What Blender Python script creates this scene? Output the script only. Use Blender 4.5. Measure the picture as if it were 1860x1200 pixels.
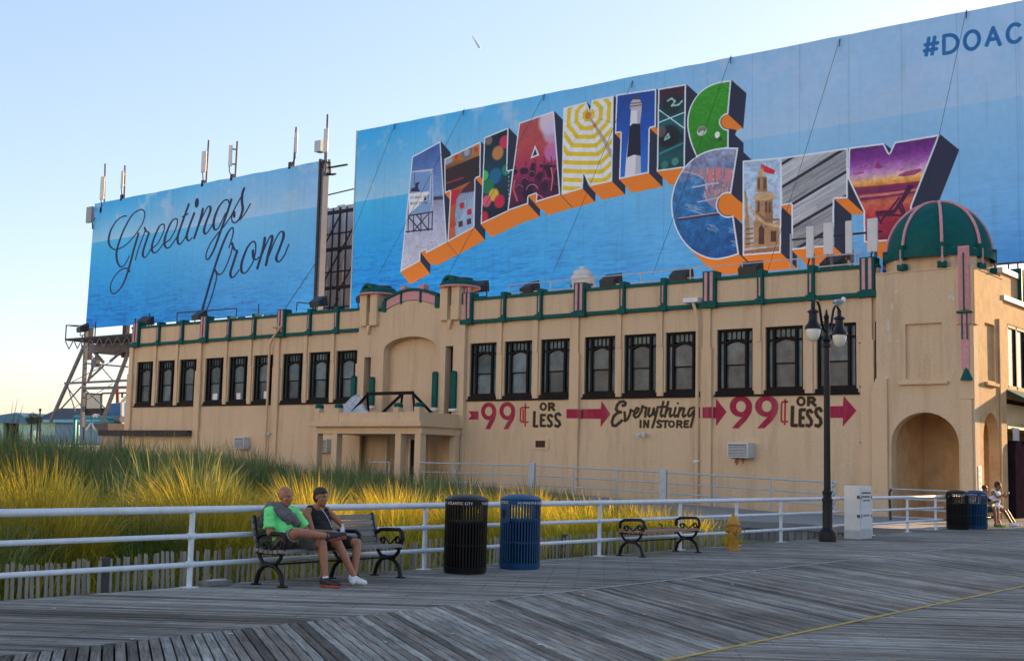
import bpy, bmesh, math, random
import numpy as np
from mathutils import Vector, Matrix, noise as mnoise
from mathutils.geometry import tessellate_polygon

random.seed(7)
rng = np.random.default_rng(7)
R_ = math.radians
scene = bpy.context.scene
COL = scene.collection
for _o in list(bpy.data.objects):
    bpy.data.objects.remove(_o)

# ------------------------------------------------------------------ camera
# X runs along the boardwalk, Y inland, Z up; metres. Eye at 1.62 m.
YAW, PITCH, ROLL = R_(38.431), R_(6.156), R_(1.291)
CAM = np.array([0.0, 0.0, 1.62])
FPX = 2257.04
_fw = np.array([math.cos(YAW)*math.cos(PITCH), math.sin(YAW)*math.cos(PITCH), math.sin(PITCH)])
_rt = np.array([math.sin(YAW), -math.cos(YAW), 0.0])
_up = np.cross(_rt, _fw)
_c, _s = math.cos(ROLL), math.sin(ROLL)
RT = _rt*_c + _up*_s
UP = -_rt*_s + _up*_c
cam_d = bpy.data.cameras.new('camera')
cam_d.sensor_width = 36.0
cam_d.lens = 43.685
cam_d.clip_start = 0.1
cam_d.clip_end = 20000
cam = bpy.data.objects.new('camera', cam_d)
COL.objects.link(cam)
mw = Matrix.Identity(4)
for i in range(3):
    mw[i][0] = RT[i]; mw[i][1] = UP[i]; mw[i][2] = -_fw[i]; mw[i][3] = CAM[i]
cam.matrix_world = mw
scene.camera = cam

# ------------------------------------------------------------------ light
SUN_EL, SUN_AZ = R_(10.0), R_(-10.0)          # azimuth from +X towards -Y
sun_dir = Vector((math.cos(SUN_EL)*math.cos(SUN_AZ), math.cos(SUN_EL)*math.sin(SUN_AZ), math.sin(SUN_EL)))
world = bpy.data.worlds.new('World')
scene.world = world
world.use_nodes = True
wn = world.node_tree
wn.nodes.clear()
sky = wn.nodes.new('ShaderNodeTexSky')
sky.sky_type = 'NISHITA'
sky.sun_disc = False
sky.sun_elevation = SUN_EL
sky.sun_rotation = math.pi/2 - SUN_AZ       # rotation 0 looks along +Y
sky.altitude = 0
sky.air_density = 1.0
sky.dust_density = 1.0
sky.ozone_density = 2.3
bg = wn.nodes.new('ShaderNodeBackground')
bg.inputs['Strength'].default_value = 0.15
wo = wn.nodes.new('ShaderNodeOutputWorld')
hs = wn.nodes.new('ShaderNodeHueSaturation')      # grades the sky: gamma evens its brightness, saturation goes up slightly
hs.inputs['Saturation'].default_value = 1.12
gm = wn.nodes.new('ShaderNodeGamma')
gm.inputs['Gamma'].default_value = 0.6
wn.links.new(sky.outputs[0], gm.inputs['Color'])
wn.links.new(gm.outputs[0], hs.inputs['Color'])
tn_ = wn.nodes.new('ShaderNodeVectorMath'); tn_.operation = 'MULTIPLY'; tn_.inputs[1].default_value = (1.0, 0.93, 0.99)
wn.links.new(hs.outputs[0], tn_.inputs[0])
wn.links.new(tn_.outputs[0], bg.inputs['Color'])
wn.links.new(bg.outputs[0], wo.inputs['Surface'])

sl = bpy.data.lights.new('sun', 'SUN')
sl.energy = 3.4
sl.angle = R_(0.5)
sl.color = (1.0, 0.66, 0.34)
so = bpy.data.objects.new('sun', sl)
COL.objects.link(so)
so.rotation_euler = (-sun_dir).to_track_quat('-Z', 'Y').to_euler()
so.location = (60, -20, 40)

scene.view_settings.view_transform = 'Standard'
scene.view_settings.look = 'None'
scene.view_settings.gamma = 1.0
scene.view_settings.exposure = 1.9
scene.view_settings.use_curve_mapping = False
scene.render.engine = 'CYCLES'
scene.cycles.max_bounces = 6
scene.cycles.use_denoising = True

# ------------------------------------------------------------------ measuring
def ray(u, v):
    a = (u-930.0)/FPX; b = -(v-600.0)/FPX
    return RT*a + UP*b + _fw
def at_x(u, v, X):
    """the point of the plane X = const that is measured at (u, v) in the survey photo"""
    d = ray(u, v); p = CAM + d*(X-CAM[0])/d[0]
    return Vector(p)
def at_y(u, v, Y):
    d = ray(u, v); p = CAM + d*(Y-CAM[1])/d[1]
    return Vector(p)
def at_z(u, v, Z=0.0):
    d = ray(u, v); p = CAM + d*(Z-CAM[2])/d[2]
    return Vector(p)

# ------------------------------------------------------------------ materials
MATS = {}
def srgb(r, g, b):
    f = lambda c: (c/255/12.92) if c/255 <= 0.04045 else ((c/255+0.055)/1.055)**2.4
    return (f(r), f(g), f(b))
def mat(name, col, rough=0.7, metal=0.0, var=0.12, scale=3.0, bump=0.0, bscale=60.0,
        stain=0.0, stain_col=None, streak=(1, 1, 1), spec=0.5, rnd=0.0, space='W', emis=None, coat=0.0, alpha=1.0, trans=0.0):
    if name in MATS: return MATS[name]
    m = bpy.data.materials.new(name); m.use_nodes = True
    nt = m.node_tree; N = nt.nodes; L = nt.links
    b = N['Principled BSDF']
    b.inputs['Roughness'].default_value = rough
    b.inputs['Metallic'].default_value = metal
    b.inputs['Specular IOR Level'].default_value = spec
    b.inputs['Coat Weight'].default_value = coat
    if alpha < 1: b.inputs['Alpha'].default_value = alpha
    if trans: b.inputs['Transmission Weight'].default_value = trans
    if space == 'W':
        co = N.new('ShaderNodeNewGeometry').outputs['Position']
    else:
        co = N.new('ShaderNodeTexCoord').outputs['Object']
    mp = N.new('ShaderNodeMapping'); mp.inputs['Scale'].default_value = streak
    L.new(co, mp.inputs['Vector']); co = mp.outputs[0]
    nz = N.new('ShaderNodeTexNoise'); nz.inputs['Scale'].default_value = scale; nz.inputs['Detail'].default_value = 6
    nz.inputs['Roughness'].default_value = 0.65
    L.new(co, nz.inputs['Vector'])
    mr = N.new('ShaderNodeMapRange')
    mr.inputs['From Min'].default_value = 0.25; mr.inputs['From Max'].default_value = 0.75
    mr.inputs['To Min'].default_value = 1-var; mr.inputs['To Max'].default_value = 1+var
    L.new(nz.outputs['Fac'], mr.inputs['Value'])
    fac = mr.outputs[0]
    if rnd:
        oi = N.new('ShaderNodeObjectInfo')
        m2 = N.new('ShaderNodeMapRange'); m2.inputs['To Min'].default_value = 1-rnd; m2.inputs['To Max'].default_value = 1+rnd
        L.new(oi.outputs['Random'], m2.inputs['Value'])
        mm = N.new('ShaderNodeMath'); mm.operation = 'MULTIPLY'
        L.new(fac, mm.inputs[0]); L.new(m2.outputs[0], mm.inputs[1]); fac = mm.outputs[0]
    vm = N.new('ShaderNodeVectorMath'); vm.operation = 'SCALE'
    vm.inputs[0].default_value = col
    L.new(fac, vm.inputs['Scale'])
    out = vm.outputs[0]
    if stain:
        n2 = N.new('ShaderNodeTexNoise'); n2.inputs['Scale'].default_value = 0.7; n2.inputs['Detail'].default_value = 8
        n2.inputs['Roughness'].default_value = 0.7
        mp2 = N.new('ShaderNodeMapping'); mp2.inputs['Scale'].default_value = (2.6, 2.6, 0.32)
        L.new(N.new('ShaderNodeNewGeometry').outputs['Position'], mp2.inputs['Vector']); L.new(mp2.outputs[0], n2.inputs['Vector'])
        r2 = N.new('ShaderNodeMapRange'); r2.inputs['From Min'].default_value = 0.5; r2.inputs['From Max'].default_value = 0.78
        r2.inputs['To Max'].default_value = stain
        L.new(n2.outputs['Fac'], r2.inputs['Value'])
        mx = N.new('ShaderNodeMix'); mx.data_type = 'RGBA'
        L.new(r2.outputs[0], mx.inputs[0]); L.new(out, mx.inputs[6])
        sc = stain_col or tuple(c*0.45 for c in col)
        mx.inputs[7].default_value = (*sc, 1)
        out = mx.outputs[2]
    L.new(out, b.inputs['Base Color'])
    if bump:
        n3 = N.new('ShaderNodeTexNoise'); n3.inputs['Scale'].default_value = bscale; n3.inputs['Detail'].default_value = 5
        L.new(co, n3.inputs['Vector'])
        bp = N.new('ShaderNodeBump'); bp.inputs['Strength'].default_value = bump; bp.inputs['Distance'].default_value = 0.02
        L.new(n3.outputs['Fac'], bp.inputs['Height']); L.new(bp.outputs[0], b.inputs['Normal'])
    if emis:
        b.inputs['Emission Color'].default_value = (*emis[:3], 1); b.inputs['Emission Strength'].default_value = emis[3]
    MATS[name] = m
    return m

STUCCO = mat('tan stucco', (0.66, 0.485, 0.315), 0.9, var=0.14, scale=24.0, bump=0.8, bscale=13, stain=0.75, stain_col=(0.42, 0.29, 0.18), spec=0.2)
STUCCO2 = mat('tan stucco trim', (0.68, 0.49, 0.31), 0.9, var=0.13, scale=24.0, bump=0.5, bscale=24, stain=0.5, stain_col=(0.44, 0.29, 0.175), spec=0.2)
STUCCO3 = mat('sunlit gold stucco', (0.60, 0.39, 0.20), 0.9, var=0.22, scale=1.8, bump=0.5, bscale=24, stain=0.4, stain_col=(0.45, 0.27, 0.11), spec=0.2)  # copy of the tan stucco with the low sun's gold in its colour
GREEN = mat('green painted trim', (0.0, 0.088, 0.075), 0.6, spec=0.2, var=0.2, scale=4, stain=0.3, stain_col=(0.01, 0.11, 0.09))
DOMEG = mat('green dome roofing', (0.0, 0.088, 0.08), 0.6, spec=0.2, var=0.25, scale=3, bump=0.3, bscale=9, stain=0.3, stain_col=(0.01, 0.10, 0.09))
PINK = mat('pink painted trim', (0.62, 0.29, 0.31), 0.7, var=0.2, scale=6, stain=0.25)
PINKT = mat('pink tile', (0.60, 0.27, 0.29), 0.6, var=0.35, scale=25, stain=0.2)
WFRAME = mat('black brown window wood', (0.014, 0.0105, 0.010), 0.7, spec=0.15, var=0.35, scale=9, stain=0.25, stain_col=(0.06, 0.05, 0.045), streak=(3, 3, 0.6))
def glass_mat(name, col, rough):
    m = mat(name, col, rough, var=0.6, scale=0.9, bump=0.06, bscale=2.2, rnd=0.4, spec=0.2)
    return m
GLASS = glass_mat('dusty window glass', (0.10, 0.128, 0.14), 0.14)
GLASS2 = glass_mat('teal side glass', (0.10, 0.15, 0.165), 0.12)
IRON = mat('black iron', (0.0075, 0.0075, 0.009), 0.42, var=0.3, scale=12, bump=0.1, bscale=40, spec=0.3)
BLACKP = mat('black bin paint', (0.0045, 0.004, 0.0045), 0.4, var=0.25, scale=8, spec=0.25)
BLUEP = mat('blue bin paint', (0.004, 0.055, 0.135), 0.42, spec=0.3, var=0.22, scale=7, stain=0.2, stain_col=(0.02, 0.08, 0.15))
RAILP = mat('galvanised white rail', (0.62, 0.66, 0.70), 0.42, var=0.13, scale=7, stain=0.25, stain_col=(0.34, 0.34, 0.33), spec=0.5)
GALV = mat('galvanised steel', (0.42, 0.47, 0.51), 0.5, 0.2, var=0.15, scale=6)
STEEL = mat('weathered steel', (0.16, 0.165, 0.20), 0.7, 0.1, var=0.25, scale=4, stain=0.25, stain_col=(0.14, 0.10, 0.09))
STEELD = mat('dark rusty steel', (0.045, 0.045, 0.058), 0.75, 0.1, var=0.3, scale=3, stain=0.5, stain_col=(0.09, 0.05, 0.03))
SLATW = mat('weathered fence slat', (0.31, 0.285, 0.24), 0.85, var=0.25, scale=9, rnd=0.2, streak=(5, 5, 0.6))
WHITEP = mat('white plastic', (0.72, 0.73, 0.74), 0.45, var=0.06, scale=4, stain=0.15)
SAND = mat('sand ground', (0.36, 0.30, 0.22), 0.95, var=0.25, scale=2.0, bump=0.4, bscale=5)
DARKV = mat('dark interior', (0.012, 0.011, 0.011), 0.9)

# ------------------------------------------------------------------ mesh building
class MB:
    """collects shapes and links them as one mesh object"""
    def __init__(s): s.v = []; s.f = []; s.mi = []; s.m = 0
    def add(s, vs, fs):
        o = len(s.v); s.v.extend([tuple(p) for p in vs])
        for f in fs: s.f.append(tuple(i+o for i in f)); s.mi.append(s.m)
        return s
    def box(s, x0, x1, y0, y1, z0, z1):
        if x0 > x1: x0, x1 = x1, x0
        if y0 > y1: y0, y1 = y1, y0
        if z0 > z1: z0, z1 = z1, z0
        return s.add([(x0,y0,z0),(x1,y0,z0),(x1,y1,z0),(x0,y1,z0),(x0,y0,z1),(x1,y0,z1),(x1,y1,z1),(x0,y1,z1)],
              [(0,3,2,1),(4,5,6,7),(0,1,5,4),(1,2,6,5),(2,3,7,6),(3,0,4,7)])
    def bar(s, p, q, w, h, up=(0,0,1)):
        """box beam from p to q, w across, h along up"""
        p = Vector(p); q = Vector(q); d = (q-p).normalized(); u = Vector(up)
        if abs(d.dot(u)) > 0.98: u = Vector((0,1,0)) if abs(d.y) < .9 else Vector((1,0,0))
        a = d.cross(u).normalized()*w/2; b = a.cross(d).normalized()*h/2
        vs = [p-a-b,p+a-b,p+a+b,p-a+b,q-a-b,q+a-b,q+a+b,q-a+b]
        return s.add(vs, [(0,1,2,3),(7,6,5,4),(0,4,5,1),(1,5,6,2),(2,6,7,3),(3,7,4,0)])
    def tube(s, pts, r, n=8, cap=True):
        pts = [Vector(p) for p in pts]; k = len(pts)
        rs = r if isinstance(r, (list, tuple)) else [r]*k
        vs = []; ref = None
        for i, p in enumerate(pts):
            d = (pts[min(i+1,k-1)]-pts[max(i-1,0)])
            if d.length < 1e-9: d = Vector((0,0,1))
            d.normalize()
            if ref is None:
                ref = d.orthogonal().normalized()
            ref = (ref - d*ref.dot(d))
            if ref.length < 1e-6: ref = d.orthogonal()
            ref.normalize(); b = d.cross(ref)
            for j in range(n):
                a = 2*math.pi*j/n
                vs.append(p + (ref*math.cos(a)+b*math.sin(a))*rs[i])
        fs = []
        for i in range(k-1):
            for j in range(n):
                fs.append((i*n+j, i*n+(j+1)%n, (i+1)*n+(j+1)%n, (i+1)*n+j))
        if cap:
            fs.append(tuple(range(n-1,-1,-1))); fs.append(tuple((k-1)*n+j for j in range(n)))
        return s.add(vs, fs)
    def lathe(s, prof, c=(0,0,0), n=24, a0=0.0, a1=2*math.pi, close=True):
        """prof: list of (radius, z)"""
        full = abs(a1-a0-2*math.pi) < 1e-6
        m = n if full else n+1; vs = []; fs = []
        for (r, z) in prof:
            for j in range(m):
                a = a0+(a1-a0)*j/n
                vs.append((c[0]+r*math.cos(a), c[1]+r*math.sin(a), c[2]+z))
        for i in range(len(prof)-1):
            for j in range(n):
                j2 = (j+1) % m
                fs.append((i*m+j, i*m+j2, (i+1)*m+j2, (i+1)*m+j))
        if full and close:
            if prof[0][0] > 1e-6: fs.append(tuple(range(m-1,-1,-1)))
            if prof[-1][0] > 1e-6: fs.append(tuple((len(prof)-1)*m+j for j in range(m)))
        return s.add(vs, fs)
    def prism(s, poly, d0, d1, axis='x', holes=()):
        """extrude a 2-D outline (with holes) along an axis; outline in the other two coordinates in order"""
        loops = [list(poly)]+[list(h) for h in holes]
        def P(a, b, d): return (d,a,b) if axis=='x' else ((a,d,b) if axis=='y' else (a,b,d))
        tri = tessellate_polygon([[Vector((a,b,0)) for a,b in lp] for lp in loops])
        flat = [pt for lp in loops for pt in lp]; n = len(flat)
        vs = [P(a,b,d0) for a,b in flat]+[P(a,b,d1) for a,b in flat]
        fs = [tuple(t) for t in tri]+[tuple(i+n for i in reversed(t)) for t in tri]
        o = 0
        for lp in loops:
            k = len(lp)
            for i in range(k):
                j = (i+1)%k; fs.append((o+i,o+j,o+j+n,o+i+n))
            o += k
        return s.add(vs, fs)
    def sphere(s, c, r, nu=12, nv=8, sc=(1,1,1)):
        pr = [(max(1e-4, math.sin(math.pi*i/nv)), -math.cos(math.pi*i/nv)) for i in range(nv+1)]
        o = len(s.v); s.lathe(pr, (0,0,0), nu)
        for i in range(o, len(s.v)):
            x,y,z = s.v[i]; s.v[i] = (c[0]+x*r*sc[0], c[1]+y*r*sc[1], c[2]+z*r*sc[2])
        return s
    def mesh(s, name, mats, smooth=None):
        me = bpy.data.meshes.new(name)
        me.from_pydata(s.v, [], s.f)
        ms = mats if isinstance(mats, (list, tuple)) else [mats]
        for m in ms: me.materials.append(m)
        if len(ms) > 1: me.polygons.foreach_set('material_index', s.mi)
        bm = bmesh.new(); bm.from_mesh(me)
        bmesh.ops.recalc_face_normals(bm, faces=bm.faces); bm.to_mesh(me); bm.free()
        if smooth is not None:
            me.polygons.foreach_set('use_smooth', [True]*len(me.polygons))
            me.set_sharp_from_angle(angle=R_(smooth))
        return me
    def build(s, name, mats, parent=None, smooth=None, label=None, bevel=0.0):
        o = bpy.data.objects.new(name, s.mesh(name, mats, smooth)); COL.objects.link(o)
        if parent: o.parent = parent
        if label: o['label'] = label
        if bevel:
            b = o.modifiers.new('bevel', 'BEVEL'); b.width = bevel; b.segments = 2; b.limit_method = 'ANGLE'
        return o

def tag(o, label=None, cat=None, group=None, kind=None):
    if label: o['label'] = label
    if cat: o['category'] = cat
    if group: o['group'] = group
    if kind: o['kind'] = kind
    return o
def thing(name, label, cat, loc=(0,0,0), rz=0.0, group=None):
    o = bpy.data.objects.new(name, None); COL.objects.link(o)
    o.location = loc; o.rotation_euler = (0,0,rz); o.empty_display_size = 0.2
    return tag(o, label, cat, group)
def inst(src, parent, loc=(0,0,0), rot=(0,0,0)):
    c = src.copy(); COL.objects.link(c); c.parent = parent; c.matrix_parent_inverse = src.matrix_parent_inverse.copy(); c.location = loc; c.rotation_euler = rot
    return c
def dup(root, loc, rz=None, label=None):
    r = root.copy(); COL.objects.link(r); r.location = loc
    if rz is not None: r.rotation_euler = (0,0,rz)
    if label: r['label'] = label
    for ch in list(root.children):
        c = ch.copy(); COL.objects.link(c); c.parent = r
        for g in list(ch.children):
            d = g.copy(); COL.objects.link(d); d.parent = c
    return r
def arc(cx, cy, r, a0, a1, n=10, ry=None):
    ry = r if ry is None else ry
    return [(cx+r*math.cos(R_(a0+(a1-a0)*i/n)), cy+ry*math.sin(R_(a0+(a1-a0)*i/n))) for i in range(n+1)]

# ================================================================== THE SETTING
# ground: one sheet to the horizon (sand), below the boardwalk
g = MB()
g.add([(-3000,-3000,-0.62),(3000,-3000,-0.62),(3000,3000,-0.62),(-3000,3000,-0.62)], [(0,1,2,3)])
tag(g.build('ground', SAND), kind='structure')

# ------------------------------------------------------------------ boardwalk
def plank_mat(name, ang, own):
    m = bpy.data.materials.new(name); m.use_nodes = True
    nt = m.node_tree; N = nt.nodes; L = nt.links; b = N['Principled BSDF']
    geo = N.new('ShaderNodeNewGeometry')
    rot = N.new('ShaderNodeMapping'); rot.vector_type = 'POINT'
    rot.inputs['Rotation'].default_value = (0, 0, -ang)
    L.new(geo.outputs['Position'], rot.inputs['Vector'])
    if own:
        oi = N.new('ShaderNodeObjectInfo'); rnd = oi.outputs['Random']
    else:
        at = N.new('ShaderNodeAttribute'); at.attribute_name = 'tint'; rnd = at.outputs['Fac']
    # shift grain per board
    cx = N.new('ShaderNodeCombineXYZ')
    ml = N.new('ShaderNodeMath'); ml.operation = 'MULTIPLY'; ml.inputs[1].default_value = 57.0
    L.new(rnd, ml.inputs[0]); L.new(ml.outputs[0], cx.inputs[0]); L.new(ml.outputs[0], cx.inputs[2])
    ad = N.new('ShaderNodeVectorMath'); L.new(rot.outputs[0], ad.inputs[0]); L.new(cx.outputs[0], ad.inputs[1])
    st = N.new('ShaderNodeMapping'); st.inputs['Scale'].default_value = (1.3, 34.0, 1.0)
    L.new(ad.outputs[0], st.inputs['Vector'])
    n1 = N.new('ShaderNodeTexNoise'); n1.inputs['Scale'].default_value = 1.6; n1.inputs['Detail'].default_value = 8; n1.inputs['Roughness'].default_value = 0.7
    L.new(st.outputs[0], n1.inputs['Vector'])
    st2 = N.new('ShaderNodeMapping'); st2.inputs['Scale'].default_value = (1.0, 6.0, 1.0)
    L.new(ad.outputs[0], st2.inputs['Vector'])
    n2 = N.new('ShaderNodeTexNoise'); n2.inputs['Scale'].default_value = 1.1; n2.inputs['Detail'].default_value = 5
    L.new(st2.outputs[0], n2.inputs['Vector'])
    n4 = N.new('ShaderNodeTexNoise'); n4.inputs['Scale'].default_value = 0.35; n4.inputs['Detail'].default_value = 5; n4.inputs['Roughness'].default_value = 0.6
    L.new(geo.outputs['Position'], n4.inputs['Vector'])
    # tone per board
    cr = N.new('ShaderNodeValToRGB'); e = cr.color_ramp
    e.elements[0].position = 0.0; e.elements[0].color = (0.11, 0.102, 0.098, 1)
    e.elements[1].position = 1.0; e.elements[1].color = (0.33, 0.335, 0.33, 1)
    for p, c in ((0.07, (0.155, 0.14, 0.13)), (0.2, (0.215, 0.20, 0.19)), (0.42, (0.252, 0.23, 0.215)), (0.6, (0.255, 0.253, 0.25)), (0.85, (0.315, 0.318, 0.312))):
        k = e.elements.new(p); k.color = (*c, 1)
    L.new(rnd, cr.inputs['Fac'])
    def mr(src, lo, hi, a=0.3, bb=0.7):
        x = N.new('ShaderNodeMapRange'); x.inputs['From Min'].default_value = a; x.inputs['From Max'].default_value = bb
        x.inputs['To Min'].default_value = lo; x.inputs['To Max'].default_value = hi; L.new(src, x.inputs['Value']); return x.outputs[0]
    f1 = mr(n1.outputs['Fac'], 0.30, 1.55); f2 = mr(n2.outputs['Fac'], 0.8, 1.2); f4 = mr(n4.outputs['Fac'], 0.62, 1.25)
    m1 = N.new('ShaderNodeMath'); m1.operation = 'MULTIPLY'; L.new(f1, m1.inputs[0]); L.new(f2, m1.inputs[1])
    m2 = N.new('ShaderNodeMath'); m2.operation = 'MULTIPLY'; L.new(m1.outputs[0], m2.inputs[0]); L.new(f4, m2.inputs[1])
    # nail heads: dark dots in pairs over the joists
    sp = N.new('ShaderNodeSeparateXYZ'); L.new(rot.outputs[0], sp.inputs[0])
    nm = N.new('ShaderNodeTexNoise'); nm.inputs['Scale'].default_value = 42.0; nm.inputs['Detail'].default_value = 0
    L.new(geo.outputs['Position'], nm.inputs['Vector'])
    pj = N.new('ShaderNodeMath'); pj.operation = 'PINGPONG'; pj.inputs[1].default_value = 0.2; L.new(sp.outputs[0], pj.inputs[0])
    lt = N.new('ShaderNodeMath'); lt.operation = 'LESS_THAN'; lt.inputs[1].default_value = 0.012; L.new(pj.outputs[0], lt.inputs[0])
    gt = N.new('ShaderNodeMath'); gt.operation = 'GREATER_THAN'; gt.inputs[1].default_value = 0.60; L.new(nm.outputs['Fac'], gt.inputs[0])
    an = N.new('ShaderNodeMath'); an.operation = 'MULTIPLY'; L.new(lt.outputs[0], an.inputs[0]); L.new(gt.outputs[0], an.inputs[1])
    iv = N.new('ShaderNodeMath'); iv.operation = 'MULTIPLY_ADD'; iv.inputs[1].default_value = -0.6; iv.inputs[2].default_value = 1.0; L.new(an.outputs[0], iv.inputs[0])
    m3 = N.new('ShaderNodeMath'); m3.operation = 'MULTIPLY'; L.new(m2.outputs[0], m3.inputs[0]); L.new(iv.outputs[0], m3.inputs[1])
    vs = N.new('ShaderNodeVectorMath'); vs.operation = 'SCALE'; wt = N.new('ShaderNodeVectorMath'); wt.operation = 'MULTIPLY'; wt.inputs[1].default_value = (1.08, 1.05, 0.955); L.new(cr.outputs['Color'], wt.inputs[0]); L.new(wt.outputs[0], vs.inputs[0]); L.new(m3.outputs[0], vs.inputs['Scale'])
    L.new(vs.outputs[0], b.inputs['Base Color'])
    b.inputs['Roughness'].default_value = 0.9; b.inputs['Specular IOR Level'].default_value = 0.06
    bp = N.new('ShaderNodeBump'); bp.inputs['Strength'].default_value = 0.35; bp.inputs['Distance'].default_value = 0.006
    L.new(n1.outputs['Fac'], bp.inputs['Height']); L.new(bp.outputs[0], b.inputs['Normal'])
    return m
ANG = R_(56.0)
PITCHW = 0.117                        # board spacing measured along the seam
SEAM_A, SEAM_B, EDGE = 9.55, 5.62, 13.08
board_own = plank_mat('weathered board own tint', ANG, True)
board_up = plank_mat('weathered boards up', ANG, False)
board_dn = plank_mat('weathered boards down', -ANG, False)

boardwalk = thing('boardwalk', 'grey weathered plank boardwalk laid in a herringbone', None)
boardwalk['kind'] = 'structure'; del boardwalk['label']
GAP = 0.0175/math.sin(ANG)
def plank_pts(y0, y1, x, slope, w, jz=0.0):
    """board between two seams: its lower edge starts at x on y0"""
    dx = (y1-y0)/slope
    t = 0.0
    return [(x,y0,-0.05+jz),(x+w,y0,-0.05+jz),(x+w+dx,y1,-0.05+jz),(x+dx,y1,-0.05+jz),
            (x,y0,t+jz),(x+w,y0,t+jz),(x+w+dx,y1,t+jz),(x+dx,y1,t+jz)]
PF = [(0,3,2,1),(4,5,6,7),(0,1,5,4),(1,2,6,5),(2,3,7,6),(3,0,4,7)]
pm = MB(); pm.add(plank_pts(0, SEAM_A-SEAM_B-0.012, 0, math.tan(ANG), PITCHW-GAP), PF)
plank0 = pm.build('plank', board_own, boardwalk)
x_start = 5.05-(SEAM_A-SEAM_B)/math.tan(ANG)
rp = random.Random(3)
for i in range(300):
    o = plank0 if i == 0 else inst(plank0, boardwalk)
    o.location = (x_start+i*PITCHW, SEAM_B+0.006, rp.uniform(-0.003, 0.0015))
def plank_band(name, spans, slope, m, seed):
    """joined boards: spans = (y0, y1, x0, x1, piece cut)"""
    r = np.random.default_rng(seed); V = []; F = []; T = []
    for (y0, y1, x0, x1) in spans:
        dx = (y1-y0)/slope; lo = x0-max(dx,0)-0.2; hi = x1-min(dx,0)+0.2
        n = int((hi-lo)/PITCHW)
        for i in range(n):
            k = len(V); V.extend(plank_pts(y0, y1, lo+i*PITCHW, slope, PITCHW-GAP, r.uniform(-0.003, 0.0015)))
            F.extend([tuple(q+k for q in f) for f in PF]); T.extend([r.random()]*8)
    me = bpy.data.meshes.new(name); me.from_pydata(V, [], F); me.materials.append(m)
    a = me.attributes.new('tint', 'FLOAT', 'POINT'); a.data.foreach_set('value', T)
    o = bpy.data.objects.new(name, me); COL.objects.link(o); o.parent = boardwalk; o['kind'] = 'stuff'
    return o
tn = math.tan(ANG)
plank_band('planks', [(SEAM_A+0.006, EDGE, -10, 62)], -tn, board_dn, 1)
plank_band('planks', [(1.69, SEAM_B-0.006, -8, 40)], -tn, board_dn, 2)
plank_band('planks', [(SEAM_B+0.006, SEAM_A-0.006, x_start+300*PITCHW+2.75, 75), (SEAM_B+0.006, SEAM_A-0.006, -12, x_start-0.05)], tn, board_up, 3)
plank_band('planks', [(-2.3, 1.678, -8, 30)], tn, board_up, 4)
plank_band('planks', [(13.092, 14.9, 40.3, 75)], 1e6, board_dn, 5)
# joists and dark void under the deck, fascia along the inland edge
u = MB(); u.box(-12, 80, -6, EDGE-0.06, -0.60, -0.09); u.box(40.25, 80, EDGE-0.05, 14.8, -0.60, -0.09)
tag(u.build('deck_frame', mat('deck underside', (0.03, 0.028, 0.026), 0.9), boardwalk))
f = MB(); f.box(-12, 40.2, EDGE+0.004, EDGE+0.05, -0.34, -0.012)
f.build('fascia_board', mat('fascia wood', (0.10, 0.095, 0.09), 0.85, var=0.3, scale=5, streak=(0.3, 3, 6)), boardwalk)
# yellow stripe and pale seam strip
s = MB(); s.box(-12, 75, SEAM_B-0.035, SEAM_B+0.02, 0.003, 0.0065)
s.build('yellow_stripe', mat('worn yellow paint', (0.42, 0.29, 0.045), 0.7, var=0.45, scale=7, stain=0.5, stain_col=(0.15, 0.12, 0.06)), boardwalk)
s = MB(); s.box(12, 40, SEAM_A-0.012, SEAM_A+0.03, 0.003, 0.006)
s.build('seam_strip', mat('pale seam strip', (0.36, 0.37, 0.38), 0.7, var=0.4, scale=5), boardwalk)

# landing deck in front of the store corner, with its skirt of upright planks
sk = thing('timber_bulkhead', 'grey upright plank bulkhead under the ramp landing beside the tower', 'bulkhead', (36.0, 0, 0))
SKM = mat('grey bulkhead planks', (0.135, 0.145, 0.155), 0.85, var=0.3, scale=6, rnd=0.3, streak=(4, 4, 0.7), stain=0.3)
pk = MB(); pk.box(-0.05, 0.0, 0, 0.205, -0.62, -0.2)
sk0 = pk.build('plank', SKM, sk, bevel=0.006)
for i in range(42):
    o = sk0 if i == 0 else inst(sk0, sk)
    o.location = (rp.uniform(-0.012, 0.012), 13.2+i*0.222, rp.uniform(-0.02, 0.02))
cb = MB(); cb.box(-0.10, 0.05, 13.15, 22.6, -0.195, 0.01)
cb.build('cap_beam', mat('bulkhead cap', (0.17, 0.18, 0.185), 0.85, var=0.3, scale=5, streak=(3, .5, 3)), sk)
ld = MB(); ld.box(36.1, 45.6, 14.905, 22.6, -0.2, -0.004); ld.box(36.1, 40.28, 13.13, 14.904, -0.2, -0.004)
tag(ld.build('landing_slab', mat('grey concrete', (0.25, 0.25, 0.245), 0.9, var=0.15, scale=3, bump=.2, bscale=20, stain=.3)), kind='structure')
rm = MB()
rm.add([(43.0,22.6,-0.6),(45.6,22.6,-0.6),(45.6,22.6,0.0),(43.0,22.6,0.0),(43.0,39.3,-0.6),(45.6,39.3,-0.6),(45.6,39.3,0.62),(43.0,39.3,0.62)],
       [(0,1,2,3),(4,7,6,5),(0,4,5,1),(1,5,6,2),(2,6,7,3),(3,7,4,0)])
rm.box(43.0, 45.6, 39.32, 47, -0.6, 0.62)
tag(rm.build('access_ramp', MATS['grey concrete']), kind='structure')

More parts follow.
